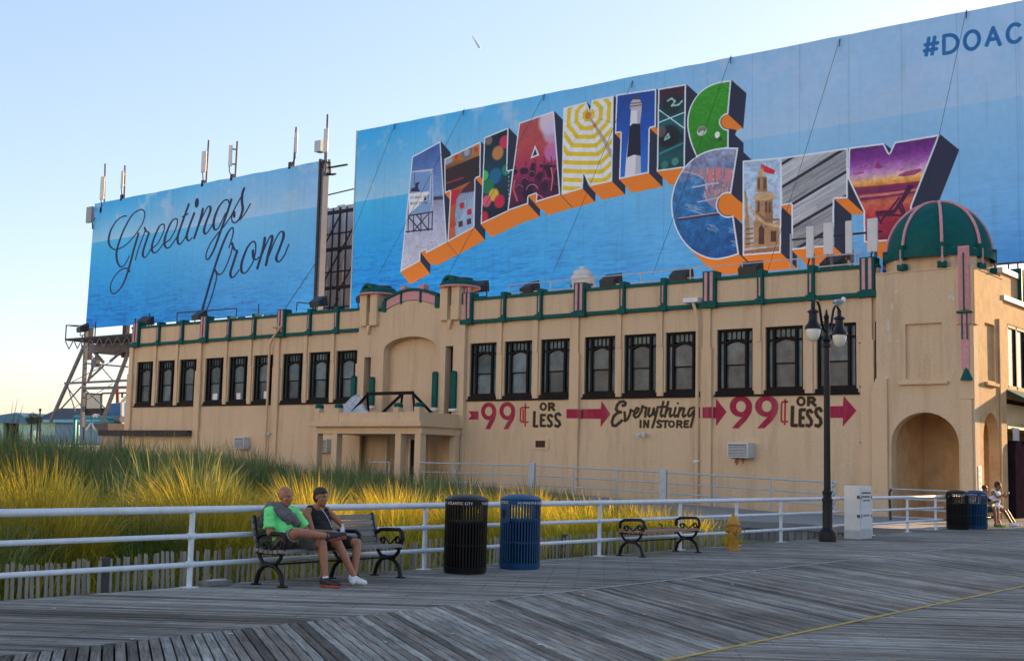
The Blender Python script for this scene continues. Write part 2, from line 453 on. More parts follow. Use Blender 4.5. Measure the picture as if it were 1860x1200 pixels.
# ================================================================== STORE BUILDING
XF = 46.0                                   # front of the wall plane that faces the dunes
store = thing('store_building', 'tan stucco corner store with green and pink art deco trim and a domed tower', 'store', (XF, 40, -0.6))
def P(mb, name, m, smooth=None, label=None, bevel=0.0, parent=None):
    """part of the store given in world coordinates"""
    o = mb.build(name, m, None, smooth, label, bevel)
    o.parent = parent or store
    o.matrix_parent_inverse = Matrix.Translation(-Vector(store.location))
    return o
def P2(mb, name, m, par, smooth=None, label=None, bevel=0.0):
    """sub-part: parent is a part that sits at the store's origin"""
    o = mb.build(name, m, None, smooth, label, bevel)
    o.parent = par
    return o

WC = [65.4, 63.25, 61.1, 58.65, 56.5, 54.33, 51.87, 49.72, 47.6, 38.25, 36.1, 33.94, 31.45, 29.32, 27.18, 24.68, 22.45, 20.22]
WW, WZ0, WZ1 = 1.66, 4.86, 7.44
YL, YR = 67.0, 18.45
# walls: layered so that the windows sit in real openings
w = MB()
w.box(XF+0.45, 61, YR, YL, -0.7, 9.3)                       # core
edges = []
for c in WC: edges.append((c+WW/2, c-WW/2))
# wall below sills and above heads, split round the porch centre
for (ya, yb) in ((YL, 46.55), (39.25, YR)):
    w.box(XF, XF+0.45, yb, ya, -0.7, WZ0-0.16)
    w.box(XF, XF+0.45, yb, ya, WZ1, 8.40)
    ys = [ya]
    for (a, b) in edges:
        if yb < b < ya: ys += [a, b]
    ys.append(yb)
    for i in range(0, len(ys), 2): w.box(XF, XF+0.45, ys[i+1], ys[i], WZ0-0.16, WZ1)
P(w, 'wall', STUCCO)
# string course (thin shadow line under the painted lettering) : lower wall stands 3 cm proud
GP = [66.75, 59.98, 53.1, 46.55, 39.5, 32.75, 25.95, 18.9]       # big pilasters at the bay group limits
for (ya, yb) in ((66.5, 60.23), (59.73, 53.35), (52.85, 46.8)):
    lw = MB(); lw.box(XF-0.03, XF, yb, ya, -0.7, 3.20); P(lw, 'lower_wall', STUCCO)
for (ya, yb) in ((39.25, 33.0), (32.5, 26.2), (25.7, 19.15)):
    lw = MB(); lw.box(XF-0.03, XF, yb, ya, -0.7, 3.22); P(lw, 'lower_wall', STUCCO)
for y in GP:
    b = MB(); hw = 0.26
    b.box(XF-0.15, XF-0.002, y-hw, y+hw, -0.7, 6.7); b.box(XF-0.12, XF-0.002, y-hw*.72, y+hw*.72, 6.7, 8.38)
    b.prism([(XF-0.15, 6.7), (XF-0.12, 6.78), (XF-0.12, 6.70)], y-hw, y+hw, 'y') if False else None
    P(b, 'pilaster', STUCCO2, bevel=0.012)
# small pilaster strips between windows of a group
SP = []
for k in range(0, 18, 3):
    for j in (0, 1): SP.append((WC[k+j]+WC[k+j+1])/2)
for y in SP:
    b = MB(); b.box(XF-0.07, XF-0.002, y-0.15, y+0.15, WZ0-0.16, 6.85); b.box(XF-0.10, XF-0.002, y-0.12, y+0.12, 6.85, 8.38)
    P(b, 'window_pier', STUCCO2, bevel=0.01)
# cornice band, parapet, coping
for (ya, yb) in ((66.98, 44.98), (41.1, YR+0.02)):
    c = MB(); c.box(XF-0.17, XF+0.3, yb, ya, 8.40, 8.57); P(c, 'cornice', GREEN, bevel=0.012)
for (ya, yb) in ((66.9, 46.2), (39.6, 18.5)):
    c = MB(); c.box(XF-0.02, XF+0.25, yb, ya, 8.571, 9.52); P(c, 'parapet', STUCCO)
    c = MB(); c.box(XF-0.09, XF+0.32, yb, ya, 9.521, 9.66); P(c, 'coping', GREEN, bevel=0.01)
PP = [(66.3,1),(64.06,0),(61.75,0),(59.6,1),(57.35,0),(55.15,0),(52.8,1),(50.55,0),(48.4,0),(39.2,1),(36.98,0),(34.8,0),(32.5,1),(30.2,0),(28.08,0),(25.8,1),(23.45,0),(21.22,0),(18.86,1)]
for (y, big) in PP:
    b = MB(); hw = 0.30 if big else 0.13; h = 9.93 if big else 9.82
    if big:
        b.box(XF-0.20, XF+0.36, y-hw+.001, y+hw-.001, 8.602, h); b.box(XF-0.27, XF-0.02, y-hw-0.07, y+hw+0.07, 8.36, 8.60)
    else:
        b.box(XF-0.17, XF+0.34, y-hw, y+hw, 8.612, h); b.box(XF-0.23, XF-0.02, y-hw-0.07, y+hw+0.07, 8.37, 8.61)
    o = P(b, 'parapet_pilaster', GREEN, bevel=0.01)
    for q in ((-0.13, 0.13) if big else (0.0,)):
        p = MB()
        if big: p.box(XF-0.235, XF-0.203, y+q-0.065, y+q+0.065, 8.66, h-0.05)
        else: p.box(XF-0.19, XF-0.173, y-0.033, y+0.033, 8.72, 9.48)
        q_ = p.build('pink_stripe', PINK); q_.parent = o
# ------------------------------------------------------------------ windows
def bars(mb, rects, x0, x1):
    for (ya, yb, za, zb) in rects: mb.box(x0, x1, ya, yb, za, zb)
H = WZ1-WZ0
fr = MB()
hw = WW/2; iw = 0.44                                # half width of the middle sash opening
bars(fr, [(-hw, -hw+.09, 0, H), (hw-.09, hw, 0, H), (-hw, hw, H-.10, H), (-hw, hw, 0, .13)], 0.10, 0.34)
bars(fr, [(-iw-.11, -iw, .13, H-.10), (iw, iw+.11, .13, H-.10)], 0.07, 0.30)
bars(fr, [(-hw+.09, -iw-.11, 2.0, 2.09), (iw+.11, hw-.09, 2.0, 2.09)], 0.12, 0.28)
# arched transom rail
pts = [(-iw, 1.92)]+[(-iw+2*iw*i/12, 1.92+0.14*math.sin(math.pi*i/12)) for i in range(13)]
top = [(y, z+0.11) for y, z in pts]
fr.prism(pts+top[::-1], 0.08, 0.28, 'x')
bars(fr, [(-iw, iw, 1.06, 1.115)], 0.14, 0.24)      # meeting rail
bars(fr, [(-.235, -.205, 2.14, H-.10), (-.015, .015, 2.16, H-.10), (.205, .235, 2.14, H-.10)], 0.14, 0.24)
fr.box(-0.02, 0.36, -hw-.06, hw+.06, -0.155, 0.0)   # dark sill
fr_me = fr.mesh('window', WFRAME)
def pane(y0, y1, z0, z1, m, top=None, x=0.2):
    b = MB()
    if top is None: b.box(x, x+.012, y0, y1, z0, z1)
    else: b.prism([(y0, z0), (y1, z0)]+top, x, x+.012, 'x')
    return b.mesh('pane', m)
arch_top = [(iw-2*iw*i/12, 1.90+0.14*math.sin(math.pi*i/12)) for i in range(13)]
PANES = [pane(-iw, iw, .13, 1.06, GLASS, x=.20), pane(-iw, iw, 1.115, 1.9, GLASS, arch_top, x=.17),
         pane(-hw+.09, -iw-.11, .13, 2.0, GLASS2), pane(iw+.11, hw-.09, .13, 2.0, GLASS2),
         pane(-iw, iw, 2.16, H-.1, GLASS2, x=.19), pane(-hw+.09, -iw-.11, 2.09, H-.1, GLASS2), pane(iw+.11, hw-.09, 2.09, H-.1, GLASS2)]
for c in WC:
    o = bpy.data.objects.new('window', fr_me); COL.objects.link(o); o.parent = store
    o.matrix_parent_inverse = Matrix.Translation(-Vector(store.location)); o.location = (XF, c, WZ0)
    for pm_ in PANES:
        p = bpy.data.objects.new('pane', pm_); COL.objects.link(p); p.parent = o
# papers standing behind three of the panes
PAPER = mat('white paper', (0.75, 0.76, 0.76), 0.8, var=0.05)
for c, dy, wd, hh in ((58.65, 0.05, 0.42, 0.36), (56.5, 0.08, 0.36, 0.36), (54.33, -0.12, 0.34, 0.42)):
    b = MB(); b.box(XF+0.188, XF+0.196, c+dy-wd/2, c+dy+wd/2, WZ0+0.135, WZ0+0.135+hh); P(b, 'paper_sheet', PAPER)
# continuous dark sill band under each group
for k in range(0, 18, 3):
    b = MB(); b.box(XF-0.06, XF-0.003, WC[k+2]-hw-0.12, WC[k]+hw+0.12, WZ0-0.24, WZ0-0.157); P(b, 'sill_band', WFRAME)

# ------------------------------------------------------------------ entrance centre with arched niche
CY = 42.9
ar = [(44.72, 7.28)]+[(CY+1.82*math.cos(math.pi*i/16), 7.28+0.66*math.sin(math.pi*i/16)) for i in range(1, 16)]+[(41.08, 7.28)]
cw = MB()
outl = [(46.55, 3.0), (46.55, 9.35), (44.95, 9.35), (44.75, 9.35)]+[(44.75-3.7*i/12, 9.35+0.42*math.sin(math.pi*i/12)) for i in range(1, 12)]+[(41.05, 9.35), (39.25, 9.35), (39.25, 3.0), (39.98, 3.0), (39.98, 7.35), (40.48, 7.35), (40.48, 3.0), (41.08, 3.0)]+ar[::-1]+[(44.72, 3.0), (45.62, 3.0), (45.62, 7.0), (46.1, 7.0), (46.1, 3.0)]
cw.prism(outl, XF-0.22, XF+0.5, 'x')
cw.box(XF+0.28, XF+0.52, 39.2, 46.6, -0.7, 8.3)
P(cw, 'entrance_wall', STUCCO)
cw = MB(); cw.box(XF+0.2, XF+0.27, 39.97, 40.49, 3.6, 7.36); cw.box(XF+0.2, XF+0.27, 45.61, 46.11, 3.6, 7.02); P(cw, 'slit_window', WFRAME)
# raised parapet: green frame with pink tile panels
gp = MB()
cur = lambda y, z: (y, z+0.42*math.sin(math.pi*(44.75-y)/3.7))
yy = [44.75-3.7*i/16 for i in range(17)]
gp.prism([cur(y, 9.86) for y in yy]+[cur(y, 9.98) for y in yy[::-1]], XF-0.32, XF+0.35, 'x')
gp.prism([cur(y, 9.351) for y in yy]+[cur(y, 9.859) for y in yy[::-1]], XF-0.12, XF+0.3, 'x')
for ya, yb in ((44.85, 44.62), (43.62, 43.52), (42.28, 42.18), (41.22, 40.95)):
    za = cur((ya+yb)/2, 9.3)[1]; gp.box(XF-0.30, XF-0.1, yb, ya, za-0.02, za+0.54)
gp.box(XF-0.28, XF+0.2, 44.85, 45.3, 9.352, 9.52); gp.box(XF-0.28, XF+0.2, 40.45, 40.95, 9.352, 9.52)
ep = P(gp, 'entrance_parapet', GREEN)
for ya, yb in ((44.6, 43.64), (43.5, 42.3), (42.16, 41.24)):
    b = MB(); q = [yb+(ya-yb)*i/6 for i in range(7)]
    b.prism([cur(y, 9.38) for y in q]+[cur(y, 9.83) for y in q[::-1]], XF-0.25, XF-0.11, 'x'); o = b.build('pink_panel', PINKT); o.parent = ep
for y in (43.55, 42.25):
    b = MB(); z = cur(y, 9.98)[1]; b.box(XF-0.2, XF+0.2, y-0.17, y+0.17, z-0.02, z+0.22); o = b.build('pink_finial', PINK); o.parent = ep
# two capped turrets
for ty in (45.75, 40.15):
    t = MB()
    ao = [(ty+0.62, 8.62), (ty+0.62, 10.3), (ty+0.36, 10.3), (ty+0.33, 10.46), (ty+0.2, 10.62), (ty, 10.68), (ty-0.2, 10.62), (ty-0.33, 10.46), (ty-0.36, 10.3), (ty-0.62, 10.3), (ty-0.62, 8.62), (ty-0.13, 8.62), (ty-0.13, 10.15), (ty-0.08, 10.25), (ty, 10.29), (ty+0.08, 10.25), (ty+0.13, 10.15), (ty+0.13, 8.9), (ty+0.13, 8.62)]
    t.prism(ao, XF-0.42, XF+0.1, 'x'); t.box(XF-0.1, XF+0.9, ty-0.5, ty+0.5, 8.7, 10.28)
    t.prism([(ty-0.12, 8.62), (ty+0.12, 8.62), (ty, 8.15)], XF-0.40, XF-0.222, 'x')
    tt = P(t, 'turret', STUCCO2)
    c = MB()
    for (x0, x1, sgn) in ((XF-0.5, XF+1.0, 1),):
        # green arched hood over the slot
        hood = [(ty+0.46*math.cos(math.pi*i/10), 10.34+0.50*math.sin(math.pi*i/10)) for i in range(11)]
        inn = [(ty+0.34*math.cos(math.pi*i/10), 10.34+0.36*math.sin(math.pi*i/10)) for i in range(11)]
        c.prism(hood+inn[::-1], XF-0.55, XF+0.5, 'x')
        hood2 = [(ty+0.44*math.cos(math.pi*i/10), 10.36+0.46*math.sin(math.pi*i/10)) for i in range(11)]
        c.prism(hood2, XF+0.11, XF+0.9, 'x')
        # low domed side wings
        c.lathe([(0.02, 0.42), (0.45, 0.40), (0.85, 0.26), (1.02, 0.06), (1.0, 0.0)], (XF+0.35, ty, 10.36), 20)
    cc = c.build('turret_cap', GREEN, None, 40); cc.parent = tt
    c = MB(); c.lathe([(0.9, 0.0), (1.04, 0.0), (1.06, 0.07), (1.02, 0.10), (0.9, 0.08)], (XF+0.35, ty, 10.25), 20)
    c.lathe([(0.05, 0.03), (0.3, 0.035), (0.55, -0.02)], (XF+0.55, ty, 10.80), 16)
    cc = c.build('pink_ring', PINK, None, 40); cc.parent = tt
    s_ = MB(); s_.box(XF-0.1, XF-0.06, ty-0.12, ty+0.12, 8.7, 10.2)
    cc = s_.build('slot_back', DARKV); cc.parent = tt
b = MB()
for q in (-0.2, 0.0): b.box(XF-0.1, XF+0.0, 39.33+q, 39.43+q, 8.6, 10.2)
P(b, 'pink_fin', PINK)

# ------------------------------------------------------------------ entrance porch
PX0, PX1, PYL, PYR = 43.0, XF-0.225, 46.55, 39.35
b = MB(); b.box(PX0-0.25, PX1, PYR-0.12, PYL+0.45, 3.30, 3.55); b.box(PX0, PX1, PYR+0.02, PYL-0.02, 2.95, 3.299)
b.box(PX0-0.1, PX0+0.15, PYR+0.15, PYL, 3.551, 3.98); b.box(PX0+0.151, PX1, PYR+0.15, PYR+0.4, 3.551, 3.98); b.box(PX0+0.151, PX1, PYL-0.25, PYL, 3.551, 3.98)
P(b, 'porch_roof', STUCCO2, bevel=0.01)
for y in (46.62, 45.22, 40.88, 39.62):
    b = MB(); b.box(PX0+0.01, PX0+0.40, y-0.19, y+0.19, -0.7, 2.949); P(b, 'porch_column', STUCCO2, bevel=0.015)
b = MB(); b.box(PX1-0.38, PX1, PYR+0.05, PYR+0.4, -0.7, 2.949); P(b, 'porch_column', STUCCO2, bevel=0.015)
for y in (46.4, 45.0, 40.95, 39.6):
    b = MB(); b.box(PX0-0.13, PX0+0.22, y-0.17, y+0.17, 3.56, 4.22); o = P(b, 'porch_post', STUCCO2, bevel=0.01)
    b = MB(); b.lathe([(0.22, 0), (0.22, 0.13), (0.15, 0.2)], (PX0+0.05, y, 4.221), 14); o2 = b.build('post_cap', GREEN, None, 40); o2.parent = o
for y, zt, zb in ((46.75, 6.0, 4.35), (45.4, 5.9, 4.5), (41.05, 6.05, 4.35), (39.82, 6.05, 4.3)):
    b = MB(); b.box(XF-0.36, XF-0.222, y-0.16, y+0.16, zb, zt); b.tube([(XF-0.29, y, zt), (XF-0.29, y, zt+0.06)], [0.15, 0.1], 10)
    P(b, 'green_pilaster', GREEN, bevel=0.02)
    b = MB(); b.box(XF-0.40, XF-0.222, y-0.2, y+0.2, zb-0.16, zb-0.04); P(b, 'white_block', WHITEP)
# dim door in the shade of the porch
b = MB(); b.box(XF+0.2, XF+0.27, 42.1, 43.0, 0.62, 2.75); P(b, 'entrance_door', WFRAME)
b = MB(); b.box(XF+0.15, XF+0.25, 43.0, 43.1, 0.62, 2.8); P(b, 'door_jamb', WHITEP)
b = MB(); b.box(XF-0.5, XF-0.235, 44.0, 44.5, -0.7, 2.94); b.box(XF-0.5, XF-0.235, 41.4, 41.8, -0.7, 2.94); P(b, 'porch_pier', STUCCO)
# dark raised skylight frame on the porch roof, plastic sheet tied over one end
sf = thing('skylight_frame', 'dark pitched timber frame with torn plastic sheet on the porch roof', 'roof frame', (44.4, 43, 3.56))
def W2(mb, name, m, par, smooth=None, **k):
    o = mb.build(name, m, None, smooth, **k); o.parent = par; o.matrix_parent_inverse = Matrix.Translation(-Vector(par.location)); return o
A1, A2 = Vector((44.3, 44.3, 4.98)), Vector((44.3, 41.2, 4.98))
for p, q in ((A1, A2),):
    b = MB(); b.bar(p, q, 0.16, 0.16); W2(b, 'ridge_beam', WFRAME, sf)
for yb_, yt in ((45.0, 44.3), (42.3, 42.3), (40.2, 41.2)):
    for xs in (43.45, 45.2):
        b = MB(); b.bar((xs, yb_ if yb_ != 42.3 else 42.9, 3.62), (44.3, yt if yt != 42.3 else 41.9, 4.94), 0.1, 0.14); W2(b, 'rafter', WFRAME, sf)
for xs in (43.45, 45.2):
    b = MB(); b.bar((xs, 45.0, 3.63), (xs, 40.2, 3.63), 0.1, 0.12); W2(b, 'base_beam', WFRAME, sf)
b = MB()
PL = mat('crinkled clear plastic', (0.55, 0.60, 0.64), 0.22, var=0.5, scale=5, bump=1.0, bscale=6, spec=0.8, alpha=0.55)
nx, ny = 9, 7; vs = []
for i in range(nx):
    for j in range(ny):
        a = i/(nx-1); c = j/(ny-1)
        base = Vector((43.3, 46.2-3.6*a, 3.60)); topv = Vector((44.2, 45.05-0.7*a, 4.98-0.9*max(0, a-0.3)))
        v = base.lerp(topv, c); v.x += 0.12*mnoise.noise(v*2.5); v.y += 0.1*mnoise.noise(v*3.1+Vector((3, 1, 2)))
        vs.append(v)
b.add(vs, [(i*ny+j, (i+1)*ny+j, (i+1)*ny+j+1, i*ny+j+1) for i in range(nx-1) for j in range(ny-1)])
o = W2(b, 'plastic_sheet', PL, sf, 60); so_ = o.modifiers.new('solid', 'SOLIDIFY'); so_.thickness = 0.004

# ------------------------------------------------------------------ pipes and small fittings on the wall
def pipe(pts, r, name='downspout', m=STUCCO2):
    b = MB(); b.tube(pts, r, 8); return P(b, name, m, 50)
pipe([(XF-0.16, 53.45, 9.0), (XF-0.3, 52.6, 8.9), (XF-0.3, 53.3, 8.3), (XF-0.25, 53.55, 7.9), (XF-0.24, 53.56, -0.6)], 0.07)
pipe([(XF-0.1, 26.5, 8.8), (XF-0.32, 26.5, 8.7), (XF-0.32, 26.35, 8.2), (XF-0.25, 26.3, 7.8), (XF-0.24, 26.3, 0.3)], 0.075)
b = MB(); b.box(XF-0.45, XF-0.1, 26.2, 26.9, 8.62, 8.82); P(b, 'downspout_head', WHITEP)
b = MB(); b.box(XF-0.33, XF-0.16, 26.2, 26.42, 1.9, 1.98); P(b, 'pipe_bracket', WHITEP)
pipe([(XF-0.06, 19.05-0.12, 7.45), (XF-0.06, 19.05-0.12, 0.2)], 0.035, 'conduit', mat('rusty conduit', (0.16, 0.09, 0.06), 0.8, var=.3, scale=6))
for z in (6.6, 4.9, 2.75, 1.0):
    b = MB(); b.box(XF-0.08, XF-0.002, 18.7, 19.25, z, z+0.04); P(b, 'conduit_strap', MATS['rusty conduit'])
# vent grille
b = MB(); b.box(XF-0.07, XF-0.033, 34.15, 34.35, 2.35, 2.85); b.box(XF-0.07, XF-0.033, 34.92, 35.1, 2.35, 2.85); b.box(XF-0.07, XF-0.033, 34.351, 34.919, 2.75, 2.85); b.box(XF-0.07, XF-0.033, 34.351, 34.919, 2.35, 2.44)
vg = P(b, 'vent_grille', STUCCO2)
b = MB()
for i in range(6): b.box(XF-0.05, XF-0.033, 34.38+i*0.09, 34.41+i*0.09, 2.44, 2.75)
q = b.build('grille_bar', mat('rusty red bars', (0.16, 0.06, 0.035), 0.8)); q.parent = vg
b = MB(); b.box(XF-0.034, XF-0.031, 34.351, 34.919, 2.44, 2.75); q = b.build('grille_back', DARKV); q.parent = vg
# window air conditioners
ACM = mat('grey white ac casing', (0.55, 0.56, 0.57), 0.5, var=.1, scale=5, stain=.3)
ACG = mat('ac grille grey', (0.14, 0.15, 0.16), 0.6, var=.3, scale=18)
for (y, z, w_, h_, d_, lab) in ((55.55, 2.15, 0.85, 0.68, 0.45, 'small white air conditioner in the wall left of the porch between two pipes'),
                         (48.9, 2.05, 0.85, 0.7, 0.4, 'white air conditioner in the wall directly beside the porch column'),
                         (24.2, 2.1, 0.95, 0.62, 0.6, 'grey air conditioner under the right hand painted price lettering')):
    t = thing('air_conditioner', lab, 'air conditioner', (XF-0.031, y, z), 0, 'air conditioners in the store wall')
    b = MB(); b.box(-d_, 0, -w_/2, w_/2, 0, h_); b.build('casing', ACM, t, bevel=0.02)
    b = MB(); b.box(-d_-0.012, -d_-0.001, -w_/2+0.07, w_/2-0.07, 0.06, h_-0.07); g_ = b.build('grille', ACG, t)
    b = MB()
    for i in range(7): b.box(-d_-0.022, -d_-0.0125, -w_/2+0.08, w_/2-0.08, 0.09+i*(h_-0.2)/7, 0.09+i*(h_-0.2)/7+0.025)
    b.build('louvre', ACM, g_)
    b = MB(); b.bar((-0.02, -w_/2+.1, -0.02), (-d_*0.8, -w_/2+.1, -0.02), 0.03, 0.03); b.bar((-0.02, w_/2-.1, -0.02), (-d_*0.8, w_/2-.1, -0.02), 0.03, 0.03); b.build('bracket', GALV, t)
# security lights under the string course
for y, lab in ((53.95-0.5, 'small white wall light on the left part of the store wall'), (29.05, 'twin lamp security light under the painted script lettering')):
    t = thing('wall_light', lab, 'wall light', (XF-0.031, y, 3.08), 0, 'wall lights on the store')
    b = MB(); b.box(-0.08, 0, -0.07, 0.07, -0.05, 0.05); b.build('base', WHITEP, t)
    for q in (-0.12, 0.12):
        b = MB(); b.tube([(-0.08, q*0.4, 0), (-0.2, q, -0.03), (-0.30, q*1.3, -0.09)], [0.03, 0.06, 0.085], 10); b.build('lamp_head', WHITEP, t, 40)

# ------------------------------------------------------------------ corner tower
TX0, TX1, TY0, TY1 = 45.78, 49.3, 14.82, 18.5
def archcut(c, r, zs, zt, n=14, z0=-0.3):
    return [(c+r, z0), (c+r, zs)]+[(c+r*math.cos(math.pi*i/n), zs+(zt-zs)*math.sin(math.pi*i/n)) for i in range(1, n)]+[(c-r, zs), (c-r, z0)]
t = MB()
a = archcut(16.68, 1.27, 2.72, 3.90)
front = [(TY1, -0.3), (TY1, 9.2), (TY0, 9.2), (TY0, -0.3)]+a[::-1]
t.prism(front, TX0, TX0+0.5, 'x', holes=[[(15.97, 5.15), (17.36, 5.15), (17.36, 7.22), (15.97, 7.22)]])
t.box(TX0+0.12, TX0+0.499, 15.9, 17.4, 5.1, 7.3)
tower = P(t, 'tower', STUCCO)
t = MB()
a = archcut(47.62, 0.93, 2.95, 3.95)
side = [(TX0+0.501, -0.3), (TX0+0.501, 9.2), (TX1, 9.2), (TX1, -0.3)]+a
t.prism(side, TY0, TY0+0.4, 'y', holes=[[(47.05, 5.15), (48.2, 5.15), (48.2, 7.3), (47.05, 7.3)]])
t.box(47.0, 48.25, TY0+0.1, TY0+0.399, 5.1, 7.35)
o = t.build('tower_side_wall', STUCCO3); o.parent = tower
t = MB(); t.box(TX1-0.02, 49.6, TY0+0.401, TY1, -0.3, 9.19); t.box(TX0+0.501, TX1-0.021, TY1-0.5, TY1-0.01, -0.3, 9.19); t.box(TX0+0.501, TX1-0.021, TY0+0.401, TY1-0.501, 4.6, 9.18)
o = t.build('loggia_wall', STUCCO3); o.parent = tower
# mouldings: sills, corner pilasters, plinth buttresses
t = MB()
t.box(TX0-0.14, TX0-0.002, 15.75, 17.6, 4.93, 5.05)
t.box(TX0-0.10, TX0-0.002, 18.06, 18.68, -0.3, 4.75); t.prism([(18.06, 4.75), (18.68, 4.75), (18.5, 5.2), (18.06, 5.2)], TX0-0.10, TX0-0.002, 'x')
t.box(TX0-0.10, TX0-0.002, 14.9, 15.32, -0.3, 4.35); t.box(TX0-0.06, TX0-0.002, 14.80, 15.42, 7.1, 9.25)
t.box(TX0-0.05, TX0-0.002, 14.83, 15.35, 4.36, 7.099)
o = t.build('tower_moulding', STUCCO2, bevel=0.015); o.parent = tower
t = MB(); t.box(46.9, 48.35, TY0-0.12, TY0-0.002, 4.95, 5.07); t.box(TX0-0.05, 46.25, TY0-0.07, TY0-0.003, 7.1, 9.2); t.box(48.6, TX1, TY0-0.07, TY0-0.003, -0.3, 7.6)
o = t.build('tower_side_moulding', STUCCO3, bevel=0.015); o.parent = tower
# drum: octagon with chamfered corners, dome on top
DC = Vector(((TX0+TX1)/2, (TY0+TY1)/2, 0))
t = MB()
x0, x1, y0, y1, ch = TX0+0.12, TX1-0.1, TY0+0.1, TY1-0.12, 0.62
oct_ = [(x0+ch, y0), (x1-ch, y0), (x1, y0+ch), (x1, y1-ch), (x1-ch, y1), (x0+ch, y1), (x0, y1-ch), (x0, y0+ch)]
t.prism(oct_, 9.2, 10.05, 'z'); t.box(TX0-0.03, TX1, TY0-0.03, TY1, 9.201, 9.26)
dr = t.build('tower_drum', STUCCO2, bevel=0.015); dr.parent = tower
R0 = 1.92
d = MB()
prof = [(R0+0.13, -0.32), (R0+0.14, -0.02), (R0+0.02, 0.0)]+[(R0*math.cos(math.pi/2*i/12), 2.05*math.sin(math.pi/2*i/12)) for i in range(12)]+[(0.02, 2.05)]
d.lathe(prof, (DC.x, DC.y, 10.05), 40, close=False)
dome = d.build('dome', DOMEG, None, 30); dome.parent = tower
for o in (dr, dome, ): pass
for k in range(8):
    an = R_(22.5+45*k); rb = MB()
    pts = []
    for i in range(13):
        e = math.pi/2*i/12*0.985
        pts.append((DC.x+(R0+0.03)*math.cos(e)*math.cos(an), DC.y+(R0+0.03)*math.cos(e)*math.sin(an), 10.05+2.09*math.sin(e)))
    pts = [(DC.x+(R0+0.12)*math.cos(an), DC.y+(R0+0.12)*math.sin(an), 9.45)]+[(DC.x+(R0+0.12)*math.cos(an), DC.y+(R0+0.12)*math.sin(an), 10.04)]+pts
    rb.tube(pts, 0.062, 8); o = rb.build('dome_rib', PINK, None, 60); o.parent = tower
    fb = MB(); ca, sa = math.cos(an), math.sin(an)
    c0 = DC+Vector((ca, sa, 0))*(R0+0.06)
    tg = Vector((-sa, ca, 0))*0.17; nn = Vector((ca, sa, 0))*0.11
    for z0_, z1_, k_ in ((9.7, 10.22, 0.7), (9.28, 9.5, 1.0)):
        vs = []
        for z in (z0_, z1_):
            for s1, s2 in ((-1, -1), (1, -1), (1, 1), (-1, 1)): v = c0+tg*s1*k_+nn*s2; vs.append((v.x, v.y, z))
        fb.add(vs, PF)
    o = fb.build('rib_foot', GREEN); o.parent = tower
fb = MB(); fb.tube([(DC.x, DC.y, 12.08), (DC.x, DC.y, 12.16), (DC.x, DC.y, 12.2)], [0.2, 0.16, 0.05], 12); o = fb.build('dome_finial', mat('copper finial', (0.5, 0.25, 0.18), .5)); o.parent = tower
# pink fluted ornament hanging on the corner pilaster
o1 = MB(); oy = 15.1
o1.box(TX0-0.13, TX0-0.061, oy-0.20, oy+0.20, 7.65, 10.0)
for i in range(26):
    for sgn in (-1, 1):
        o1.bar((TX0-0.135, oy, 7.72+i*0.086), (TX0-0.135, oy+sgn*0.20, 7.80+i*0.086), 0.02, 0.035, (1, 0, 0))
o1.box(TX0-0.10, TX0-0.051, oy-0.14, oy+0.14, 5.45, 7.1); o1.box(TX0-0.12, TX0-0.061, oy-0.22, oy+0.22, 7.101, 7.5)
for i in range(6): o1.box(TX0-0.135, TX0-0.121, oy-0.24, oy-0.1, 7.12+i*0.06, 7.145+i*0.06); o1.box(TX0-0.135, TX0-0.121, oy+0.1, oy+0.24, 7.12+i*0.06, 7.145+i*0.06)
o = o1.build('pink_ornament', PINK); o.parent = tower
o1 = MB(); o1.box(TX0-0.165, TX0-0.131, oy-0.025, oy+0.025, 7.6, 9.75); o1.box(TX0-0.19, TX0-0.05, oy-0.27, oy+0.27, 7.51, 7.585)
for q in (-0.09, 0.09): o1.box(TX0-0.15, TX0-0.121, oy+q-0.02, oy+q+0.02, 6.55, 7.5)
o = o1.build('green_ornament', GREEN); o.parent = tower
o1 = MB(); o1.add([(TX0-0.06, oy-0.26, 5.05), (TX0-0.06, oy+0.22, 5.05), (TX0-0.34, oy-0.03, 5.05), (TX0-0.06, oy-0.02, 5.62)], [(0, 2, 1), (0, 1, 3), (1, 2, 3), (2, 0, 3)])
o = o1.build('green_ornament', GREEN); o.parent = tower
for prt in list(tower.children): prt.matrix_parent_inverse = Matrix.Identity(4)
b = MB(); b.box(XF-0.006, XF-0.003, 18.5, 18.63, 5.05, 7.42); P(b, 'slit_window', WFRAME)
# notice on the lit corner
b = MB(); b.box(46.02, 46.36, TY0-0.02, TY0-0.003, 0.95, 1.95); ntc = P(b, 'notice', WHITEP)
b = MB()
for i in range(4): b.box(46.10, 46.28, TY0-0.024, TY0-0.0205, 1.05+i*0.22, 1.19+i*0.22)
o = b.build('red_print', mat('red print', (0.6, 0.08, 0.06), 0.6)); o.parent = ntc

